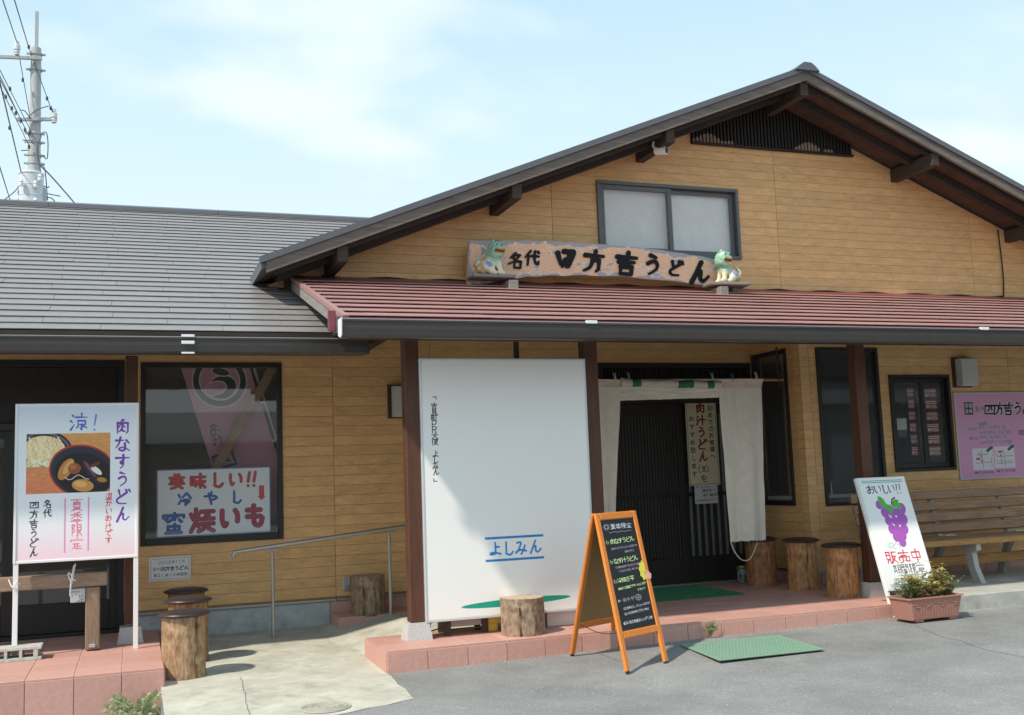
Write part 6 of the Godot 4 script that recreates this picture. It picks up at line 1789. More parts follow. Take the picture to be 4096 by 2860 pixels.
func bench():
	var t := thing("slatted_bench", "long bench of brown slats on grey cast legs along the wall", "bench", Vector3(6.0, 0.02, -0.9))
	var brown := tmat(Color(0.52, 0.31, 0.195), T.grain_u, Vector3(0.9, 2.2, 0.9), 0.6)
	var lit_orange_brown := tmat(Color(0.62, 0.34, 0.12), T.grain_u, Vector3(0.9, 2.2, 0.9), 0.6)  # sunlit orange put into the front boards' colour; the low rail is orange-brown
	var grey := tmat(Color(0.52, 0.52, 0.48), T.mottle, Vector3(4, 4, 4), 0.7)
	for i in 4:
		var y := 0.848 - i * 0.1085
		var zz := -1.175 + (0.89 - y) * 0.27
		put(t, "back_slat", bbox(Vector3(2.42, 0.088, 0.034), 0.006), brown, Vector3(6.12, y, zz) - t.position, Basis(Vector3.RIGHT, -0.26))
	for i in 4:
		put(t, "seat_slat", bbox(Vector3(2.42, 0.034, 0.098), 0.006), lit_orange_brown if i == 0 else brown, Vector3(6.12, 0.432, -0.645 - i * 0.108) - t.position)
	put(t, "front_rail", bbox(Vector3(2.42, 0.055, 0.03), 0.006), lit_orange_brown, Vector3(6.12, 0.418, -0.578) - t.position)
	put(t, "lower_rail", bbox(Vector3(2.30, 0.095, 0.03), 0.006), lit_orange_brown, Vector3(6.12, 0.215, -0.90) - t.position)
	for x: float in [5.05, 5.90, 6.78]:
		var st := new_st()
		add_extrude_x(st, PackedVector2Array([Vector2(-0.565, 0.02), Vector2(-0.655, 0.02), Vector2(-0.72, 0.16), Vector2(-0.755, 0.30), Vector2(-0.80, 0.37), Vector2(-0.80, 0.41), Vector2(-0.595, 0.41), Vector2(-0.595, 0.33), Vector2(-0.655, 0.30), Vector2(-0.635, 0.17)]), x - 0.028, x + 0.028)
		add_extrude_x(st, PackedVector2Array([Vector2(-1.19, 0.02), Vector2(-1.285, 0.02), Vector2(-1.16, 0.30), Vector2(-1.13, 0.42), Vector2(-1.225, 0.88), Vector2(-1.195, 0.89), Vector2(-1.085, 0.45), Vector2(-1.03, 0.42), Vector2(-1.06, 0.33), Vector2(-1.10, 0.28)]), x - 0.026, x + 0.026)
		add_extrude_x(st, PackedVector2Array([Vector2(-0.79, 0.41), Vector2(-1.06, 0.41), Vector2(-1.08, 0.33), Vector2(-0.95, 0.36), Vector2(-0.79, 0.35)]), x - 0.024, x + 0.024)
		putw(t, "leg_frame", st.commit(), grey)
		box(t, "slat_bracket", mat(Color(0.62, 0.63, 0.61), 0.5), Vector3(x - 0.06, 0.452, -1.0), Vector3(x + 0.06, 0.462, -0.94), 0.002)

func add_leaf(st: SurfaceTool, p: Vector3, d: Vector3, len_: float, w: float, up: Vector3):
	var s := d.cross(up)
	if s.length() < 0.05:
		s = d.cross(Vector3.RIGHT)
	s = s.normalized()
	var n := s.cross(d).normalized()
	var mid := p + d * len_ * 0.5 - n * len_ * 0.06; var tip := p + d * len_ - n * len_ * 0.16
	tri(st, p, mid + s * w * 0.5 + n * w * 0.2, mid, n)
	tri(st, p, mid, mid - s * w * 0.5 + n * w * 0.2, n)
	tri(st, mid + s * w * 0.5 + n * w * 0.2, tip, mid, n)
	tri(st, mid, tip, mid - s * w * 0.5 + n * w * 0.2, n)
func leaf_mat(c: Color) -> StandardMaterial3D:
	var m := mat(c, 0.6)
	m.backlight_enabled = true
	m.backlight = lin(c * 0.5)
	return m
func rdir(rng: RandomNumberGenerator, up := 0.3) -> Vector3:
	var a := rng.randf() * TAU
	return Vector3(cos(a), rng.randf_range(-0.2, 1.0) * 0.8 + up, sin(a)).normalized()
func build_planter():
	var t := thing("planter_box", "terracotta coloured planter with moulded grape reliefs in front of grape sign", "planter", Vector3(4.52, ground_y(4.5, 0.2), 0.225))
	t.rotation.y = 0.03
	var clay := tmat(Color(0.50, 0.245, 0.19), T.mottle, Vector3(5, 5, 5), 0.65)
	var st := new_st()
	var bw := 0.255; var bd := 0.105; var tw := 0.285; var td := 0.128; var h := 0.195; var y0 := 0.018
	var ring := func(w: float, d: float, y: float) -> Array:
		var c := 0.022
		return [Vector3(-w + c, y, -d), Vector3(w - c, y, -d), Vector3(w, y, -d + c), Vector3(w, y, d - c), Vector3(w - c, y, d), Vector3(-w + c, y, d), Vector3(-w, y, d - c), Vector3(-w, y, -d + c)]
	var prof: Array = [[bw, bd, y0], [tw, td, h - 0.012], [tw + 0.012, td + 0.012, h - 0.01], [tw + 0.012, td + 0.012, h], [tw - 0.012, td - 0.012, h], [tw - 0.016, td - 0.016, h - 0.03]]
	for i in prof.size() - 1:
		var a: Array = ring.call(prof[i][0], prof[i][1], prof[i][2]); var b: Array = ring.call(prof[i + 1][0], prof[i + 1][1], prof[i + 1][2])
		for k in 8:
			var hint: Vector3 = ((a[k] as Vector3) + a[(k + 1) % 8]) * Vector3(1, 0, 1) if i < 3 else (Vector3.UP if i == 3 else -((a[k] as Vector3) + a[(k + 1) % 8]) * Vector3(1, 0, 1))
			quad(st, a[k], a[(k + 1) % 8], b[(k + 1) % 8], b[k], hint)
	var bot: Array = ring.call(bw, bd, y0)
	for k in range(1, 7):
		tri(st, bot[0], bot[k], bot[k + 1], Vector3.DOWN)
	put(t, "tub", st.commit(), clay)
	var so := new_st()
	var sr: Array = ring.call(tw - 0.017, td - 0.017, h - 0.028)
	for k in range(1, 7):
		tri(so, sr[0], sr[k], sr[k + 1], Vector3.UP)
	put(t, "soil", so.commit(), mat(Color(0.06, 0.042, 0.03), 1.0))
	for fx: float in [-0.16, 0.19]:
		put(t, "foot", bbox(Vector3(0.08, 0.02, 0.2), 0.003), clay, Vector3(fx, 0.009, 0))
	# moulded garlands and fine ribs on the faces
	var tilt := atan2(td - bd, h - y0)
	for i in 4:
		var gx: float = [-0.2, -0.09, 0.06, 0.2][i]
		var gst := new_st()
		var rng := RandomNumberGenerator.new()
		rng.seed = 60 + i
		for k in 16:
			var px := rng.randf_range(-0.045, 0.045)
			var py := rng.randf_range(-0.01, 0.012) - (0.0 if absf(px) > 0.02 else rng.randf_range(0, 0.03))
			add_lathe(gst, [Vector2(0.006, -0.004), Vector2(0.0065, 0.0), Vector2(0.004, 0.004), Vector2(0, 0.005)], 7, Vector3(px, py, 0.0))
		put(t, "grape_relief", gst.commit(), clay, Vector3(gx, 0.145, 0.1235), Basis(Vector3.RIGHT, tilt))
	for i in 30:
		put(t, "rib", bbox(Vector3(0.006, 0.105, 0.004), 0.0015), clay, Vector3(-0.232 + i * 0.016, 0.075, 0.114), Basis(Vector3.RIGHT, tilt))
	# plants: lettuce-like leafy clumps and yellow flowers
	var rng := RandomNumberGenerator.new()
	rng.seed = 77
	var specs: Array = [["yellow daisy plant at the left end of the terracotta planter", -0.2, 0.02, 0.15, Color(0.22, 0.31, 0.12), 190, 0.028, Color(0.80, 0.66, 0.05), 9], ["bronze green leafy plant left of centre in the planter", -0.09, 0.03, 0.16, Color(0.42, 0.38, 0.15), 170, 0.055, Color(0, 0, 0), 0],
		["dark stemmed plant with crimson flower heads in the planter", -0.03, -0.05, 0.20, Color(0.20, 0.23, 0.12), 110, 0.03, Color(0.30, 0.03, 0.05), 7], ["low bronze lettuce-like plant at the middle of the planter", 0.05, 0.05, 0.11, Color(0.45, 0.39, 0.16), 170, 0.06, Color(0, 0, 0), 0],
		["large reddish green leafy plant right of centre in the planter", 0.13, 0.0, 0.19, Color(0.42, 0.36, 0.15), 210, 0.055, Color(0.80, 0.66, 0.05), 5], ["yellow daisy plant at the right end of the terracotta planter", 0.22, 0.02, 0.14, Color(0.26, 0.33, 0.13), 180, 0.032, Color(0.80, 0.68, 0.06), 8]]
	for s: Array in specs:
		var base := t.transform * Vector3(s[1], h - 0.025, s[2])
		var pl := thing("potted_plant", s[0], "plant", base, "plants in the terracotta planter")
		var ls := new_st(); var ss := new_st(); var fs := new_st()
		var hh: float = (s[3] as float) * 1.2
		for k in int(s[5]) / 6:
			var tip := Vector3(rng.randf_range(-0.11, 0.11), hh * rng.randf_range(0.55, 1.05), rng.randf_range(-0.07, 0.075))
			var pth := smooth_path([Vector3(tip.x * 0.25, 0, tip.z * 0.25), tip * Vector3(0.5, 0.6, 0.5), tip], 3)
			add_tube(ss, pth, 0.003, 0.0015, 5, false)
			for q in 9:
				var tq := rng.randf_range(0.2, 1.0)
				var d := rdir(rng, 0.25)
				add_leaf(ls, tip * tq, d, (s[6] as float) * rng.randf_range(0.7, 1.3), (s[6] as float) * rng.randf_range(0.4, 0.7), Vector3.UP)
		put(pl, "stems", ss.commit(), leaf_mat(Color(0.16, 0.15, 0.06)))
		put(pl, "leaves", ls.commit(), leaf_mat(s[4]))
		if s[8] > 0:
			for k in int(s[8]):
				var c := Vector3(rng.randf_range(-0.07, 0.07), hh * rng.randf_range(0.9, 1.2) + (0.03 if hh > 0.19 else 0.0), rng.randf_range(-0.05, 0.08))
				fs = new_st()
				for q in 9:
					var d := (Vector3(cos(q * 0.7), 0.5, sin(q * 0.7))).normalized()
					add_leaf(fs, c, d, 0.015, 0.011, Vector3.UP)
				put(pl, "flower", fs.commit(), leaf_mat(s[7]))
	var pb := put(self, "seashell", lathe_mesh([Vector2(0, 0), Vector2(0.02, 0.002), Vector2(0.026, 0.009), Vector2(0.014, 0.017), Vector2(0, 0.02)], 10), mat(Color(0.42, 0.26, 0.12), 0.8), oy(3537, 2402, 0.0))
	tag(pb, "small tan shell lying on tiles at grape sign foot", "shell")
func weed(label: String, at: Vector3, n: int, spread: float, h: float, c: Color, sd: int, fern := false):
	var t := thing("weed_tuft", label, "weed", at, "weeds at the foot of the steps")
	var rng := RandomNumberGenerator.new()
	rng.seed = sd
	var ls := new_st(); var ss := new_st()
	for k in n:
		var a := rng.randf() * TAU
		var tip := Vector3(cos(a) * spread * rng.randf_range(0.3, 1.0), h * rng.randf_range(0.45, 1.0), absf(sin(a)) * spread * 0.45)
		var pth := smooth_path([Vector3.ZERO, tip * Vector3(0.4, 0.65, 0.4), tip], 5)
		add_tube(ss, pth, 0.0025, 0.001, 4, false)
		for q in range(3, pth.size()):
			var tg := (pth[q] - pth[q - 1]).normalized()
			for s: float in [-1.0, 1.0]:
				var sd2 := tg.cross(Vector3(0, 0, 1)).normalized() * s
				for w in (3 if fern else 1):
					var l := 0.03 if fern else 0.02
					add_leaf(ls, pth[q] + sd2 * 0.008 * w + tg * rng.randf_range(-0.006, 0.006), (sd2 + tg * 0.6 + rdir(rng) * 0.35).normalized(), l * rng.randf_range(0.6, 1.2) * (1.0 - 0.2 * w), l * 0.38, Vector3(0, 0.4, 1))
	put(t, "stems", ss.commit(), leaf_mat(c * 0.8))
	put(t, "leaves", ls.commit(), leaf_mat(c))

func build_furniture():
	var old := "log stools by the left platform"
	var new_ := "log stools by the entrance"
	stool("weathered log stool with brown cushion, the foremost of three beside the left platform", Vector3(-1.337, ground_y(-1.3, -0.62), -0.62), 1, [[0.98, 0.05, 0.35], [2.4, 0.03, 0.1]], Color(0.52, 0.36, 0.22), old, 0.147, 0.425)
	stool("log stool between two others beside the left platform", Vector3(-1.28, ground_y(-1.3, -1.22), -1.22), 2, [[1.9, 0.04, 0.2]], Color(0.44, 0.25, 0.11), old)
	stool("log stool with dented cushion nearest the plaque on the wall", Vector3(-1.266, ground_y(-1.3, -1.9), -1.88), 3, [[0.6, 0.04, 0.2]], Color(0.40, 0.22, 0.09), old)
	stool("orange log stool with black cushion standing against the canopy post foot", Vector3(4.405, 0, -0.69), 4, [[1.05, 0.035, 0.22], [2.6, 0.02, 0.08]], Color(0.60, 0.33, 0.14), new_, 0.143, 0.44)
	stool("orange cracked log stool in the middle of three by the entrance", Vector3(4.44, 0, -1.36), 5, [[1.75, 0.04, 0.3], [0.5, 0.02, 0.1]], Color(0.60, 0.33, 0.14), new_, 0.14, 0.455)
	stool("greyish log stool half hidden behind the hanging curtain panel", Vector3(4.34, 0, -1.92), 6, [[2.2, 0.02, 0.1]], Color(0.46, 0.23, 0.11), new_, 0.15, 0.445)
	for s: Array in [["pale grey tree stump standing in front of the white board", Vector3(1.115, 0, -0.225), 0.163, 0.275, 7, Color(0.42, 0.33, 0.25)], ["cracked grey tree stump on the tiled block beside the wall", Vector3(0.33, 0.0, -2.17), 0.152, 0.345, 8, Color(0.36, 0.28, 0.20)]]:
		var t := thing("tree_stump", s[0], "stump", s[1], "cut tree stumps")
		put(t, "log", log_mesh(s[2], s[3], s[4], [[2.0, 0.03, 0.22], [1.2, 0.02, 0.1], [0.6, 0.02, 0.08]], 0.02), log_mat(s[5]))
		put(t, "cut_top", log_top(s[2], s[3], s[4]), ring_mat((s[5] as Color) * 1.5))
	bench()
	# handrail on the ramp
	var hr := thing("handrail", "steel pipe handrail rising along the ramp beside the wall", "handrail", Vector3(0.0, -0.12, -2.0))
	putw(hr, "pipe", tube_mesh([Vector3(-0.865, 0.575, -2.0), Vector3(-0.87, 0.605, -2.0), Vector3(-0.85, 0.628, -2.0), Vector3(-0.815, 0.635, -2.0), Vector3(-0.2, 0.694, -2.0), Vector3(0.67, 0.778, -2.0), Vector3(1.4, 0.85, -2.0), Vector3(1.44, 0.84, -2.0), Vector3(1.45, 0.80, -2.0)], 0.0185, 0.0185, 14, 5), MT.steel)
	for px: float in [-0.54, 0.50, 1.32]:
		var ytop := 0.635 + (px + 0.815) * 0.0961
		var yb := path_y(px, -2.0)
		var lgp := putw(hr, "upright", tube_mesh([Vector3(px, yb - 0.02, -2.0), Vector3(px, ytop - 0.075, -2.0)], 0.0165, 0.0165, 14), MT.steel)
		putw(lgp, "neck", tube_mesh([Vector3(px, ytop - 0.075, -2.0), Vector3(px, ytop - 0.03, -2.0)], 0.0165, 0.007, 12), MT.steel)
		box(lgp, "saddle", MT.steel, Vector3(px - 0.06, ytop - 0.03 - 0.006, -2.015), Vector3(px + 0.06, ytop - 0.0205, -1.985), 0.004)
	# wooden rail before the left doors
	var wr := thing("wooden_rail", "weathered timber rail on a short post behind the menu sign", "rail", Vector3(-2.4, -0.02, -1.47))
	put(wr, "beam", bbox(Vector3(1.9, 0.105, 0.11), 0.008), MT.rail_wood, Vector3(-2.82, 0.522, -1.47) - wr.position, Basis(Vector3(0, 0, 1), 0.0))
	put(wr, "post", bbox(Vector3(0.105, 0.475, 0.10), 0.008), MT.rail_wood_v, Vector3(-1.975, 0.225, -1.475) - wr.position)
	put(wr, "post", bbox(Vector3(0.105, 0.475, 0.10), 0.008), MT.rail_wood_v, Vector3(-3.6, 0.225, -1.475) - wr.position)
	put(wr, "foot_block", bbox(Vector3(0.045, 0.026, 0.02), 0.003), mat(Color(0.4, 0.4, 0.4), 0.6), Vector3(-1.975, 0.02, -1.415) - wr.position)
	var plate := put(wr, "metal_plate", bbox(Vector3(0.105, 0.105, 0.012), 0.004), mat(Color(0.50, 0.52, 0.54), 0.5, 0.2), Vector3(-2.082, 0.405, -1.43) - wr.position)
	for d: Vector2 in [Vector2(-0.04, 0.03), Vector2(-0.02, 0.03), Vector2(0.005, 0.028), Vector2(-0.04, 0.0), Vector2(-0.01, 0.012), Vector2(0.01, 0.0), Vector2(0.03, 0.0), Vector2(0.015, -0.015), Vector2(0.03, -0.03), Vector2(0.01, -0.04), Vector2(0.028, -0.045), Vector2(-0.005, -0.046)]:
		put(plate, "punched_hole", lathe_mesh([Vector2(0, 0), Vector2(0.004, 0), Vector2(0.004, 0.0015), Vector2(0, 0.0015)], 8), MT.dark, Vector3(d.x, d.y, 0.0065), Basis(Vector3.RIGHT, PI / 2))
	# hollow concrete block
	var cb := thing("concrete_block", "hollow concrete block weighing down the menu sign leg", "block", Vector3(-2.51, -0.02, -1.29))
	var bs := new_st()
	sbox(bs, Vector3(-0.195, 0.078, -0.095), Vector3(0.195, 0.10, 0.095), 0.003)
	sbox(bs, Vector3(-0.195, 0.0, -0.095), Vector3(0.195, 0.024, 0.095), 0.003)
	for wx: Array in [[-0.165, -0.135], [-0.055, -0.035], [0.045, 0.065], [0.14, 0.17]]:
		sbox(bs, Vector3(wx[0], 0.024, -0.094), Vector3(wx[1], 0.078, 0.094), 0.0)
	put(cb, "block", bs.commit(), tmat(Color(0.62, 0.64, 0.62), T.concrete, Vector3(3, 3, 3), 0.95))
	# mats
	var gm := Color(0.25, 0.42, 0.31)
	var m1 := thing("door_mat", "light green rubber mat lying on the asphalt before the step", "mat", Vector3(2.6, ground_y(2.6, 0.5) + 0.0, 0.55))
	var mm := tmat(gm, T.mottle, Vector3(3, 3, 3), 0.7)
	m1.rotation.y = 0.0
	var q: Array[Vector3] = [oy(2722, 2575, -0.115), oy(3113, 2535.5, -0.112), oy(3294.5, 2596.5, -0.122), oy(2878.5, 2643.5, -0.126)]
	var ms := new_st()
	for k in 4:
		q[k] = q[k] - m1.position
		q[k].y = 0.0
	var upv := Vector3(0, 0.006, 0)
	quad(ms, q[0] + upv, q[1] + upv, q[2] + upv, q[3] + upv, Vector3.UP)
	for k in 4:
		quad(ms, q[k], q[(k + 1) % 4], q[(k + 1) % 4] + upv, q[k] + upv, (q[k] + q[(k + 1) % 4]) * Vector3(1, 0, 1))
	put(m1, "mat_base", ms.commit(), mm)
	var nub := new_st()
	for a in 30:
		for b in 24:
			var u := (a + 0.5 + 0.25 * (b % 2)) / 30.5; var v := (b + 0.5) / 24.0
			if u < 0.04 or u > 0.96 or v < 0.05 or v > 0.95:
				continue
			var c: Vector3 = q[0].lerp(q[1], u).lerp(q[3].lerp(q[2], u), v) + upv
			add_box(nub, c + Vector3(0, 0.001, 0), Vector3(0.015, 0.004, 0.005), 0.0, Basis(Vector3.UP, 0.7 if b % 2 == 0 else -0.7))
	var nb := put(m1, "nubs", nub.commit(), mm)
	nb.set_meta("kind", "stuff")
	for k in 4:
		var a := q[k] + upv; var b := q[(k + 1) % 4] + upv
		put(m1, "edge_strip", tube_mesh([a, b], 0.004, 0.004, 6), tmat(Color(0.29, 0.40, 0.29), T.mottle, Vector3(3, 3, 3), 0.7))
	var m2 := thing("door_mat", "dark green turf mat on the tiles in front of the doors", "mat", Vector3(3.3, 0.0, -1.8))
	put(m2, "mat_base", bbox(Vector3(1.0, 0.012, 0.93), 0.004), tmat(Color(0.05, 0.19, 0.095), T.cloth, Vector3(4, 4, 4), 0.95), Vector3(-0.04, 0.0065, 0))
	var ts := new_st()
	var rng := RandomNumberGenerator.new()
	rng.seed = 4
	for i in 5200:
		var p := Vector3(rng.randf_range(-0.53, 0.45), 0.012, rng.randf_range(-0.455, 0.455))
		add_leaf(ts, p, Vector3(rng.randf_range(-0.4, 0.4), 1, rng.randf_range(-0.4, 0.4)).normalized(), 0.012, 0.006, Vector3(0, 0, 1))
	put(m2, "turf_pile", ts.commit(), mat(Color(0.05, 0.20, 0.10), 0.9)).set_meta("kind", "stuff")
	# floral tin by the doors
	var tin := thing("floral_tin", "round tin with floral pattern standing by the entrance doors", "tin", Vector3(4.36, 0, -2.30))
	var fl := sheet(128, 64, Color(0.55, 0.6, 0.62))
	for i in 90:
		disc(fl, Vector2(rng.randf() * 128, rng.randf() * 64), rng.randf_range(3, 9), rng.randf_range(2, 6), [Color(0.2, 0.42, 0.25), Color(0.7, 0.72, 0.75), Color(0.42, 0.4, 0.6), Color(0.15, 0.3, 0.3)][i % 4], rng.randf() * 3.0)
	var tm := print_mat(fl, 0.4)
	var tl := new_st()
	for k in 28:
		var a0 := TAU * k / 28; var a1 := TAU * (k + 1) / 28
		var d0 := Vector3(cos(a0), 0, sin(a0)); var d1 := Vector3(cos(a1), 0, sin(a1))
		smooth_quad(tl, d0 * 0.064, d1 * 0.064, d1 * 0.064 + Vector3.UP * 0.155, d0 * 0.064 + Vector3.UP * 0.155, d0, d1, d1, d0, Vector2(k / 28.0, 1), Vector2((k + 1) / 28.0, 1), Vector2((k + 1) / 28.0, 0), Vector2(k / 28.0, 0))
	put(tin, "can", tl.commit(), tm)
	put(tin, "lid", lathe_mesh([Vector2(0.066, 0.15), Vector2(0.068, 0.158), Vector2(0.066, 0.168), Vector2(0.06, 0.17), Vector2(0.0, 0.166)], 28), mat(Color(0.42, 0.3, 0.12), 0.35, 0.7))
	# things stored behind the white board
	var cr := thing("wooden_crate", "old dark wooden crate stand under the white board", "crate", Vector3(0.735, 0, -0.56))
	var cwd := tmat(Color(0.13, 0.09, 0.07), T.grain_v, Vector3(4, 2, 4), 0.9)
	for cx: float in [-0.148, 0.152]:
		for cz: float in [-0.1, 0.09]:
			put(cr, "leg", bbox(Vector3(0.048, 0.13, 0.025), 0.003), cwd, Vector3(cx, 0.065, cz))
	put(cr, "side_panel", bbox(Vector3(0.25, 0.065, 0.015), 0.003), mat(Color(0.42, 0.39, 0.34), 0.8), Vector3(0.002, 0.092, 0.08))
	put(cr, "rail", bbox(Vector3(0.25, 0.012, 0.02), 0.002), cwd, Vector3(0.002, 0.042, 0.08))
	put(cr, "top_board", bbox(Vector3(0.36, 0.02, 0.25), 0.003), cwd, Vector3(0, 0.14, 0))
	var yc := thing("yellow_stand", "yellow plastic stand on short legs under the white board", "stand", Vector3(1.03, 0, -0.53))
	var ym := mat(Color(0.78, 0.56, 0.10), 0.5)
	put(yc, "body", bbox(Vector3(0.24, 0.085, 0.12), 0.012), ym, Vector3(0, 0.102, 0))
	for cx: float in [-0.075, 0.09]:
		put(yc, "leg", bbox(Vector3(0.085 if cx < 0 else 0.05, 0.065, 0.11), 0.008), ym, Vector3(cx, 0.0325, 0))
	var wb := thing("spare_placard", "spare white placard standing on the tiles under the white board", "placard", Vector3(1.6, 0, -0.47))
	put(wb, "panel", bbox(Vector3(0.40, 0.15, 0.018), 0.002), MT.white, Vector3(0, 0.075, 0))
	put(wb, "rim", bbox(Vector3(0.006, 0.15, 0.024), 0.001), mat(Color(0.3, 0.32, 0.34), 0.5), Vector3(-0.197, 0.0752, 0))
	var sf := thing("folding_frame", "thin rusty folding frame leaning beside the crate", "frame", Vector3(0.50, 0, -0.62))
	put(sf, "bar", tube_mesh([Vector3(-0.03, 0.0, 0.06), Vector3(-0.025, 0.14, 0.05)], 0.008, 0.008, 6), mat(Color(0.3, 0.17, 0.1), 0.7))
	put(sf, "bar", tube_mesh([Vector3(-0.03, 0.03, 0.06), Vector3(0.09, 0.05, 0.05)], 0.006, 0.006, 6), mat(Color(0.2, 0.16, 0.13), 0.7))
	put(sf, "bar", tube_mesh([Vector3(-0.028, 0.09, 0.055), Vector3(0.07, 0.12, 0.05)], 0.006, 0.006, 6), mat(Color(0.2, 0.16, 0.13), 0.7))
	# manhole
	var mc := oy(1302, 2830, -0.166)
	var mh := thing("manhole_cover", "round patterned manhole cover set in the concrete path", "manhole cover", Vector3(mc.x, path_y(mc.x, mc.z) + 0.001, mc.z))
	put(mh, "cover", lathe_mesh([Vector2(0, 0.006), Vector2(0.02, 0.006), Vector2(0.022, 0.003), Vector2(0.04, 0.003), Vector2(0.042, 0.006), Vector2(0.06, 0.006), Vector2(0.062, 0.003), Vector2(0.08, 0.003), Vector2(0.082, 0.006), Vector2(0.10, 0.006), Vector2(0.102, 0.003), Vector2(0.122, 0.003), Vector2(0.124, 0.006), Vector2(0.135, 0.006), Vector2(0.137, 0.0)].map(func(p): return p), 40), tmat(Color(0.50, 0.48, 0.42), T.concrete, Vector3(3, 3, 3), 0.8))
	put(mh, "rim", lathe_mesh([Vector2(0.155, 0.0), Vector2(0.154, 0.005), Vector2(0.142, 0.005), Vector2(0.141, 0.0)], 40), mat(Color(0.45, 0.44, 0.40), 0.7))
	for k in 16:
		put(mh, "stud", bbox(Vector3(0.012, 0.003, 0.007), 0.001), mat(Color(0.44, 0.42, 0.37), 0.7), Vector3(cos(k * TAU / 16) * 0.091, 0.0045, sin(k * TAU / 16) * 0.091), Basis(Vector3.UP, -k * TAU / 16))
	# wall lamps
	for l: Array in [[6.795, 1.982, BAY, "grey box wall lamp above the pink sign"], [0.755, 1.80, WALL, "grey box wall lamp half hidden behind the left canopy post"]]:
		var wl := thing("wall_lamp", l[3], "lamp", Vector3(l[0], l[1], l[2] + 0.001), "box lamps on the siding")
		put(wl, "back_plate", bbox(Vector3(0.25, 0.325, 0.02), 0.003), MT.purlin, Vector3(-0.012, 0.15, 0.011))
		var st := new_st()
		add_extrude_x(st, PackedVector2Array([Vector2(0.021, 0.0), Vector2(0.10, 0.0), Vector2(0.115, 0.01), Vector2(0.115, 0.29), Vector2(0.10, 0.297), Vector2(0.021, 0.297)]), -0.1, 0.115)
		put(wl, "shade", st.commit(), MT.lamp)
	# security camera
	var cp := oz(2667, 600, -1.9)
	var sc := thing("security_camera", "small white security camera fixed under the left gable purlin", "camera", cp)
	var wm: Material = MT.white
	var cd := Vector3(0.5, -0.16, 0.85).normalized()
	put(sc, "housing", tube_mesh([cd * -0.13, cd * -0.12, cd * -0.005, Vector3.ZERO], 0.046, 0.046, 20), wm)
	put(sc, "lens", tube_mesh([cd * 0.0005, cd * 0.004], 0.036, 0.034, 20), mat(Color(0.03, 0.03, 0.035), 0.15))
	put(sc, "bracket", tube_mesh([cd * -0.11, cd * -0.14 + Vector3(-0.02, 0.05, 0), cd * -0.13 + Vector3(-0.02, 0.10, 0)], 0.014, 0.014, 8, 3), wm)
	# inside the bay
	var cnt := thing("counter", "pale counter with a steel tap behind the tall bay window", "counter", Vector3(5.3, 0.0, -2.1))
	put(cnt, "top", bbox(Vector3(1.1, 0.04, 0.5), 0.004), mat(Color(0.42, 0.42, 0.41), 0.4), Vector3(0, 0.86, 0))
	put(cnt, "front", bbox(Vector3(1.08, 0.84, 0.46), 0.004), mat(Color(0.14, 0.12, 0.1), 0.7), Vector3(0, 0.42, -0.01))
	put(cnt, "tap", tube_mesh([Vector3(0.02, 0.88, 0.1), Vector3(0.02, 1.0, 0.1), Vector3(0.02, 1.03, 0.14), Vector3(0.02, 1.0, 0.18)], 0.012, 0.01, 8, 4), MT.steel)
	var ip := thing("timber_column", "plain timber column standing inside the bay side window", "column", Vector3(4.95, 0, -2.12))
	put(ip, "shaft", bbox(Vector3(0.1, 2.6, 0.1), 0.006), MT.pale_wood, Vector3(0, 1.3, 0))
	weed("ferny weed growing at the corner of the left platform", Vector3(-1.64, -0.41, -0.2), 30, 0.27, 0.27, Color(0.36, 0.41, 0.22), 91, true)
	weed("dry grey green weed growing from the joint below the step", Vector3(2.58, ground_y(2.58, 0.02), 0.03), 22, 0.085, 0.13, Color(0.32, 0.33, 0.18), 92)

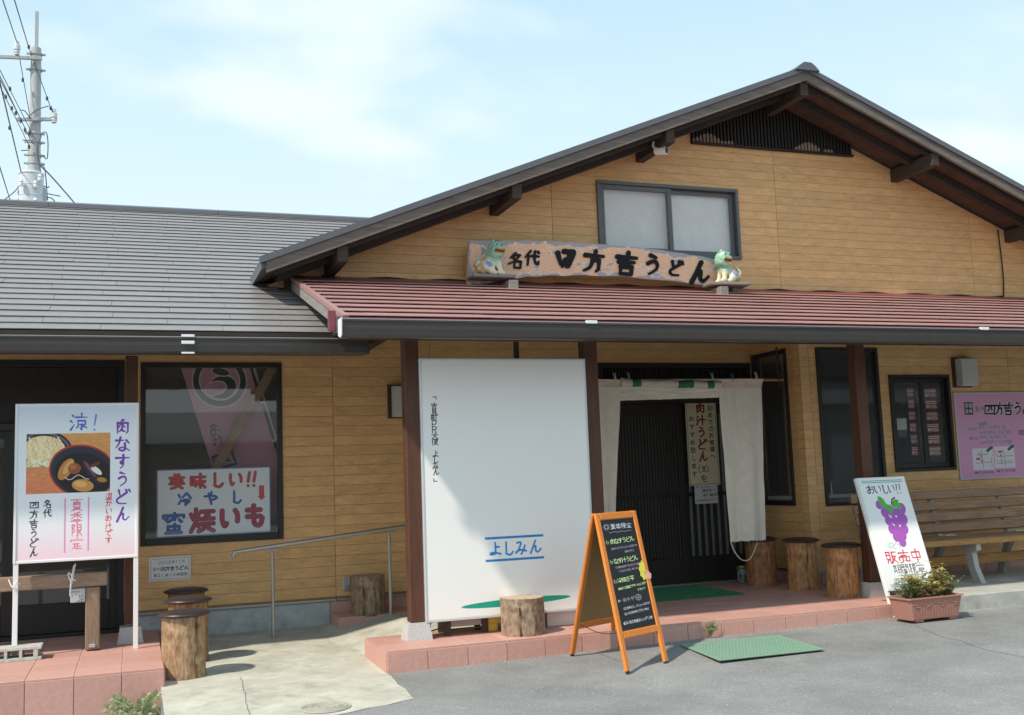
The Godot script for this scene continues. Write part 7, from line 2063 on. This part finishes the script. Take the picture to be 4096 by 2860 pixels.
func build_grit():
	var rng := RandomNumberGenerator.new()
	rng.seed = 303
	var mm := MultiMesh.new()
	mm.transform_format = MultiMesh.TRANSFORM_3D
	mm.mesh = lathe_mesh([Vector2(0, -0.5), Vector2(0.45, -0.3), Vector2(0.5, 0.1), Vector2(0.25, 0.45), Vector2(0, 0.5)], 6)
	mm.instance_count = 1500
	for i in 1500:
		var p := Vector3(rng.randf_range(-0.2, 7.0), 0, rng.randf_range(0.03, 3.2))
		if rng.randf() < 0.3:
			p.z = 0.02 + absf(rng.randfn(0.0, 0.05))
		var s := rng.randf_range(0.003, 0.0075)
		p.y = asphalt_y(p.x, p.z) + s * 0.3
		mm.set_instance_transform(i, Transform3D(Basis(Vector3.UP, rng.randf() * TAU).scaled(Vector3(s, s * 0.7, s * rng.randf_range(0.7, 1.4))), p))
	var o := MultiMeshInstance3D.new()
	o.name = "loose_grit"
	o.multimesh = mm
	o.material_override = mat(Color(0.5, 0.49, 0.46), 0.9)
	add_child(o)
	tag(o, "loose pale grit scattered over the grey asphalt", "grit")
	o.set_meta("kind", "stuff")
	# hairline crack from the planter towards the right, and one in the concrete path
	for c: Array in [["hairline_crack", "thin dark crack running across the asphalt beyond the planter", [[3660, 2500], [3760, 2535], [3840, 2552], [3930, 2580], [4050, 2600], [4200, 2628]], 0.005], ["hairline_crack", "thin crack running forward through the concrete path", [[962, 2722], [975, 2760], [982, 2800], [998, 2860], [1010, 2920]], 0.004]]:
		var st := new_st()
		var pts: Array = []
		for q: Array in c[2]:
			var w := oy(q[0], q[1], -0.115 if q[0] > 2000 else -0.165)
			w.y = (asphalt_y(w.x, w.z) if q[0] > 2000 else path_y(w.x, w.z)) + 0.0012
			pts.append(w)
		var sp := smooth_path(pts, 8)
		var k := 0
		while k < sp.size() - 1:
			var a := sp[k] + Vector3(rng.randf_range(-0.008, 0.008), 0, rng.randf_range(-0.008, 0.008)) if k > 0 else sp[k]
			sp[k] = a
			k += 1
		for i in sp.size() - 1:
			var d := (sp[i + 1] - sp[i]).normalized().cross(Vector3.UP) * (c[3] as float) * 0.5
			quad(st, sp[i] - d, sp[i] + d, sp[i + 1] + d, sp[i + 1] - d, Vector3.UP)
		var o2 := put(self, c[0], st.commit(), mat(Color(0.09, 0.09, 0.085), 1.0))
		tag(o2, c[1], "crack")

func add_wire(parent: Node, called: String, a: Vector2, b: Vector2, z0: float, z1: float, r: float, beyond := 1.2):
	var p := oz(a.x, a.y, z0); var e := oz(b.x, b.y, z1)
	var far_ := e + (e - p) * beyond
	putw(parent, called, tube_mesh([p, e, far_], r, r, 6), mat(Color(0.05, 0.055, 0.065), 0.6))
func build_pole():
	var z := -22.0
	var foot := oz(136, 700, z)
	var t := thing("utility_pole", "grey concrete utility pole with transformer and crossarms behind the roof", "utility pole", Vector3(foot.x, -0.3, z))
	var conc := tmat(Color(0.55, 0.56, 0.55), T.mottle, Vector3(0.6, 0.6, 0.6), 0.8)
	var steel := mat(Color(0.42, 0.44, 0.46), 0.5, 0.4)
	var top := oz(145, 193, z)
	var dirn := (top - foot)
	var bot := foot - dirn.normalized() * (foot.y + 0.3)
	putw(t, "shaft", tube_mesh([Vector3(foot.x - 0.02, -0.3, z), foot, top], 0.19, 0.125, 20), conc)
	putw(t, "top_plate", bbox(Vector3(0.09, 1.05, 0.03), 0.004), steel, oz(147, 120, z))
	for b: Array in [[217, 0.145], [280, 0.15], [478, 0.155], [535, 0.155], [570, 0.16], [622, 0.165], [655, 0.165]]:
		var c := oz(145 - (b[0] - 193) * 0.016, b[0], z)
		putw(t, "band_clamp", lathe_mesh([Vector2(b[1], -0.03), Vector2((b[1] as float) + 0.012, -0.03), Vector2((b[1] as float) + 0.012, 0.03), Vector2(b[1], 0.03)], 20), steel, c)
		for s: float in [-1.0, 1.0]:
			putw(t, "clamp_bolt", bbox(Vector3(0.09, 0.045, 0.05), 0.004), steel, c + Vector3(s * ((b[1] as float) + 0.045), 0, 0))
	for c: Array in [[-140, 222, 168, 234, 0.05], [65, 478, 228, 477, 0.05]]:
		var a := oz(c[0], c[1], z + 0.2); var b := oz(c[2], c[3], z + 0.2)
		var d := b - a
		putw(t, "crossarm", bbox(Vector3(d.length(), 0.085, 0.075), 0.006), steel, (a + b) / 2, Basis(Vector3(0, 0, 1), atan2(d.y, d.x)))
	var tf := group_node(t, "transformer", oz(126, 830, z + 0.35))
	var tc := oz(125, 765, z + 0.35)
	var drum := mat(Color(0.62, 0.66, 0.70), 0.4)
	putw(tf, "tank", lathe_mesh([Vector2(0.0, -0.75), Vector2(0.28, -0.75), Vector2(0.295, -0.72), Vector2(0.295, 0.42), Vector2(0.31, 0.43), Vector2(0.31, 0.46), Vector2(0.25, 0.50), Vector2(0.0, 0.52)], 28), drum, tc)
	for yy: float in [0.14, -0.14]:
		putw(tf, "rib", lathe_mesh([Vector2(0.295, -0.012), Vector2(0.305, 0.0), Vector2(0.295, 0.012)], 28), drum, tc + Vector3(0, yy, 0))
	for b: Array in [[84, 730, 1.0], [142, 737, 0.0], [142, 805, 0.0], [160, 710, 0.0]]:
		putw(tf, "bushing", lathe_mesh([Vector2(0.0, -0.09), Vector2(0.06, -0.09), Vector2(0.06, -0.02), Vector2(0.045, 0.0), Vector2(0.06, 0.03), Vector2(0.03, 0.09), Vector2(0, 0.1)], 12), mat(Color(0.72, 0.74, 0.75), 0.3), oz(b[0], b[1], z + 0.68))
	putw(tf, "switch_box", bbox(Vector3(0.16, 0.62, 0.18), 0.01), mat(Color(0.48, 0.5, 0.54), 0.5), oz(175, 800, z + 0.3))
	for b: Array in [[68, 195, 0.085, 0.30], [216, 466, 0.06, 0.14], [20, 200, 0.0, 0.0]]:
		if b[2] > 0.0:
			var c := oz(b[0], b[1], z + 0.2)
			putw(t, "insulator", lathe_mesh([Vector2(0.04, -0.18), Vector2(0.07, -0.16), Vector2(0.05, -0.13), Vector2(0.075, -0.1), Vector2(0.055, -0.06), Vector2(0.085, -0.03), Vector2(0.085, 0.08), Vector2(0.06, 0.1), Vector2(0.05, 0.2), Vector2(0.0, 0.22)], 14), mat(Color(0.70, 0.70, 0.68), 0.3), c)
	for b: Vector2 in [Vector2(115, 188), Vector2(188, 394), Vector2(203, 433), Vector2(214, 455), Vector2(91, 320), Vector2(63, 453), Vector2(47, 434), Vector2(23, 388), Vector2(83, 484), Vector2(38, 512), Vector2(100, 520), Vector2(118, 533), Vector2(116, 588), Vector2(40, 356)]:
		putw(t, "cable_fitting", lathe_mesh([Vector2(0, -0.06), Vector2(0.03, -0.04), Vector2(0.034, 0.02), Vector2(0.02, 0.06), Vector2(0, 0.07)], 8), mat(Color(0.06, 0.065, 0.075), 0.6), oz(b.x, b.y, z + 0.25))
	for p: Array in [[[163, 660], [180, 680], [190, 800]], [[165, 535], [185, 530], [192, 575], [188, 635], [170, 620]], [[165, 740], [190, 750], [197, 745]], [[168, 770], [215, 780], [242, 785]], [[180, 790], [210, 795], [232, 835]], [[80, 735], [60, 765], [5, 808]], [[80, 750], [72, 770], [78, 790], [50, 832]], [[165, 545], [150, 600], [165, 700], [185, 815]], [[120, 562], [90, 560]], [[118, 600], [84, 602]], [[82, 440], [100, 445], [118, 470]], [[120, 462], [150, 438], [196, 424]]]:
		var pp: Array = []
		for v: Array in p:
			pp.append(oz(v[0], v[1], z + 0.3))
		putw(t, "jumper_cable", tube_mesh(pp, 0.014, 0.014, 5, 4), mat(Color(0.08, 0.085, 0.1), 0.6))
	var w := thing("overhead_wires", "dark overhead wires running from the utility pole towards the upper left", "wires", Vector3(foot.x, foot.y, z))
	for l: Array in [[68, 170, 11, 0, 0.02], [115, 190, 58, 0, 0.02], [216, 466, 115, 190, 0.018], [121, 472, 79, 236, 0.018], [140, 556, 0, 281, 0.015], [130, 575, 0, 305, 0.017], [120, 590, 0, 345, 0.015], [87, 699, 0, 331, 0.022], [48, 825, 0, 671, 0.018], [85, 480, 0, 318, 0.016]]:
		var near := 1.0 if l[2] == 0 or l[3] == 0 else 0.0
		var zf := -14.0 if near > 0.5 else z + 0.15
		add_wire(w, "wire", Vector2(l[0], l[1]), Vector2(l[2], l[3]), z + 0.25, zf, (l[4] as float) * 0.62, 0.5 * near + 0.001)
	var g := thing("service_cable", "grey cable sloping from the utility pole down behind the roof ridge", "cable", oz(163, 662, z))
	putw(g, "cable", tube_mesh([oz(160, 662, z), oz(200, 700, z - 0.5), oz(262, 770, z - 1.5), oz(330, 850, z - 3.0)], 0.022, 0.022, 6, 4), mat(Color(0.3, 0.31, 0.33), 0.6))

func build_across():                                      # the low house across the car park, mirrored in the shop windows
	var t := thing("house_across", "low house with dark roof facing the restaurant across the car park", "house", Vector3(-2, -0.4, 27))
	var wallm := tmat(Color(0.2, 0.2, 0.19), T.mottle, Vector3(0.4, 0.4, 0.4), 0.9)
	box(t, "wall", wallm, Vector3(-16, -0.4, 26), Vector3(46, 2.75, 34), 0.02)
	putw(t, "roof", extrude_x([Vector2(24.8, 2.95), Vector2(30, 4.1), Vector2(35.2, 2.95)], -17, 47), MT.slate1)
	box(t, "eave_fascia", mat(Color(0.62, 0.63, 0.62), 0.6), Vector3(-17, 2.70, 24.75), Vector3(47, 2.948, 24.9), 0.01)
	var t2 := thing("added_tall_house", "tall dark house added unseen across the car park to darken the bay window reflections", "house", Vector3(32, -0.4, 23))  # second house added out of view; its tall dark wall darkens bay reflections
	box(t2, "wall", mat(Color(0.11, 0.11, 0.105), 0.9), Vector3(15.5, -0.4, 22), Vector3(60, 7.5, 24), 0.02)
	box(t2, "balcony", mat(Color(0.3, 0.31, 0.3), 0.8), Vector3(17, 3.4, 21.4), Vector3(58, 3.9, 21.98), 0.01)
	for i in 8:
		box(t2, "door", mat(Color(0.25, 0.24, 0.22), 0.7), Vector3(18 + i * 4.6, 0.0, 21.95), Vector3(19.4 + i * 4.6, 2.2, 21.99), 0.01)
	for i in 12:
		var x := -14.0 + i * 4.7
		var w := box(t, "window", MT.dark, Vector3(x, 0.4, 25.96), Vector3(x + 2.2, 2.0, 26.02), 0.005)
		box(w, "window_frame", mat(Color(0.5, 0.5, 0.5), 0.5), Vector3(x - 0.06, 2.0, 25.93), Vector3(x + 2.26, 2.08, 26.02), 0.005)

func _ready():
	camera_axes()
	# ---- camera, sky, sun, exposure
	var cam := Camera3D.new()
	cam.name = "camera"
	add_child(cam)
	cam.transform = Transform3D(Basis(cam_r, cam_u, -cam_f), EYE)
	cam.fov = rad_to_deg(2.0 * atan(1430.0 / FOC))
	cam.near = 0.05
	cam.far = 900.0
	var env := Environment.new()
	var sky := Sky.new()
	var sm := PanoramaSkyMaterial.new()
	sm.panorama = ImageTexture.create_from_image(sky_image())
	sky.sky_material = sm
	env.background_mode = Environment.BG_SKY
	env.sky = sky
	env.background_energy_multiplier = 0.85
	env.ambient_light_source = Environment.AMBIENT_SOURCE_SKY
	env.tonemap_mode = Environment.TONE_MAPPER_LINEAR
	env.tonemap_exposure = 2.25
	env.sdfgi_enabled = true
	env.ssao_enabled = true
	env.ssil_enabled = true
	var we := WorldEnvironment.new()
	we.name = "world_environment"
	we.environment = env
	add_child(we)
	var sun := DirectionalLight3D.new()
	sun.name = "sun"
	add_child(sun)
	sun.look_at_from_position(Vector3.ZERO, Vector3(0.76, -1.0, -0.35), Vector3.UP)
	sun.light_energy = 0.6
	sun.light_color = Color(1.0, 0.955, 0.88)
	sun.light_angular_distance = 2.0
	sun.shadow_enabled = true
	# ---- setting, building, things
	make_textures()
	materials()
	build_ground()
	build_restaurant()
	build_signs()
	build_carved_sign()
	lion("green and cream glazed lion statue, mouth shut, beside the small first letters", Vector3(1.60, 3.1445, -2.09), 1.0, false)
	lion("green glazed lion statue, mouth open, beside the last big letter", Vector3(4.25, 3.1445, -2.09), -1.0, true)
	build_noren()
	build_furniture()
	build_planter()
	build_pole()
	build_across()
	build_grit()
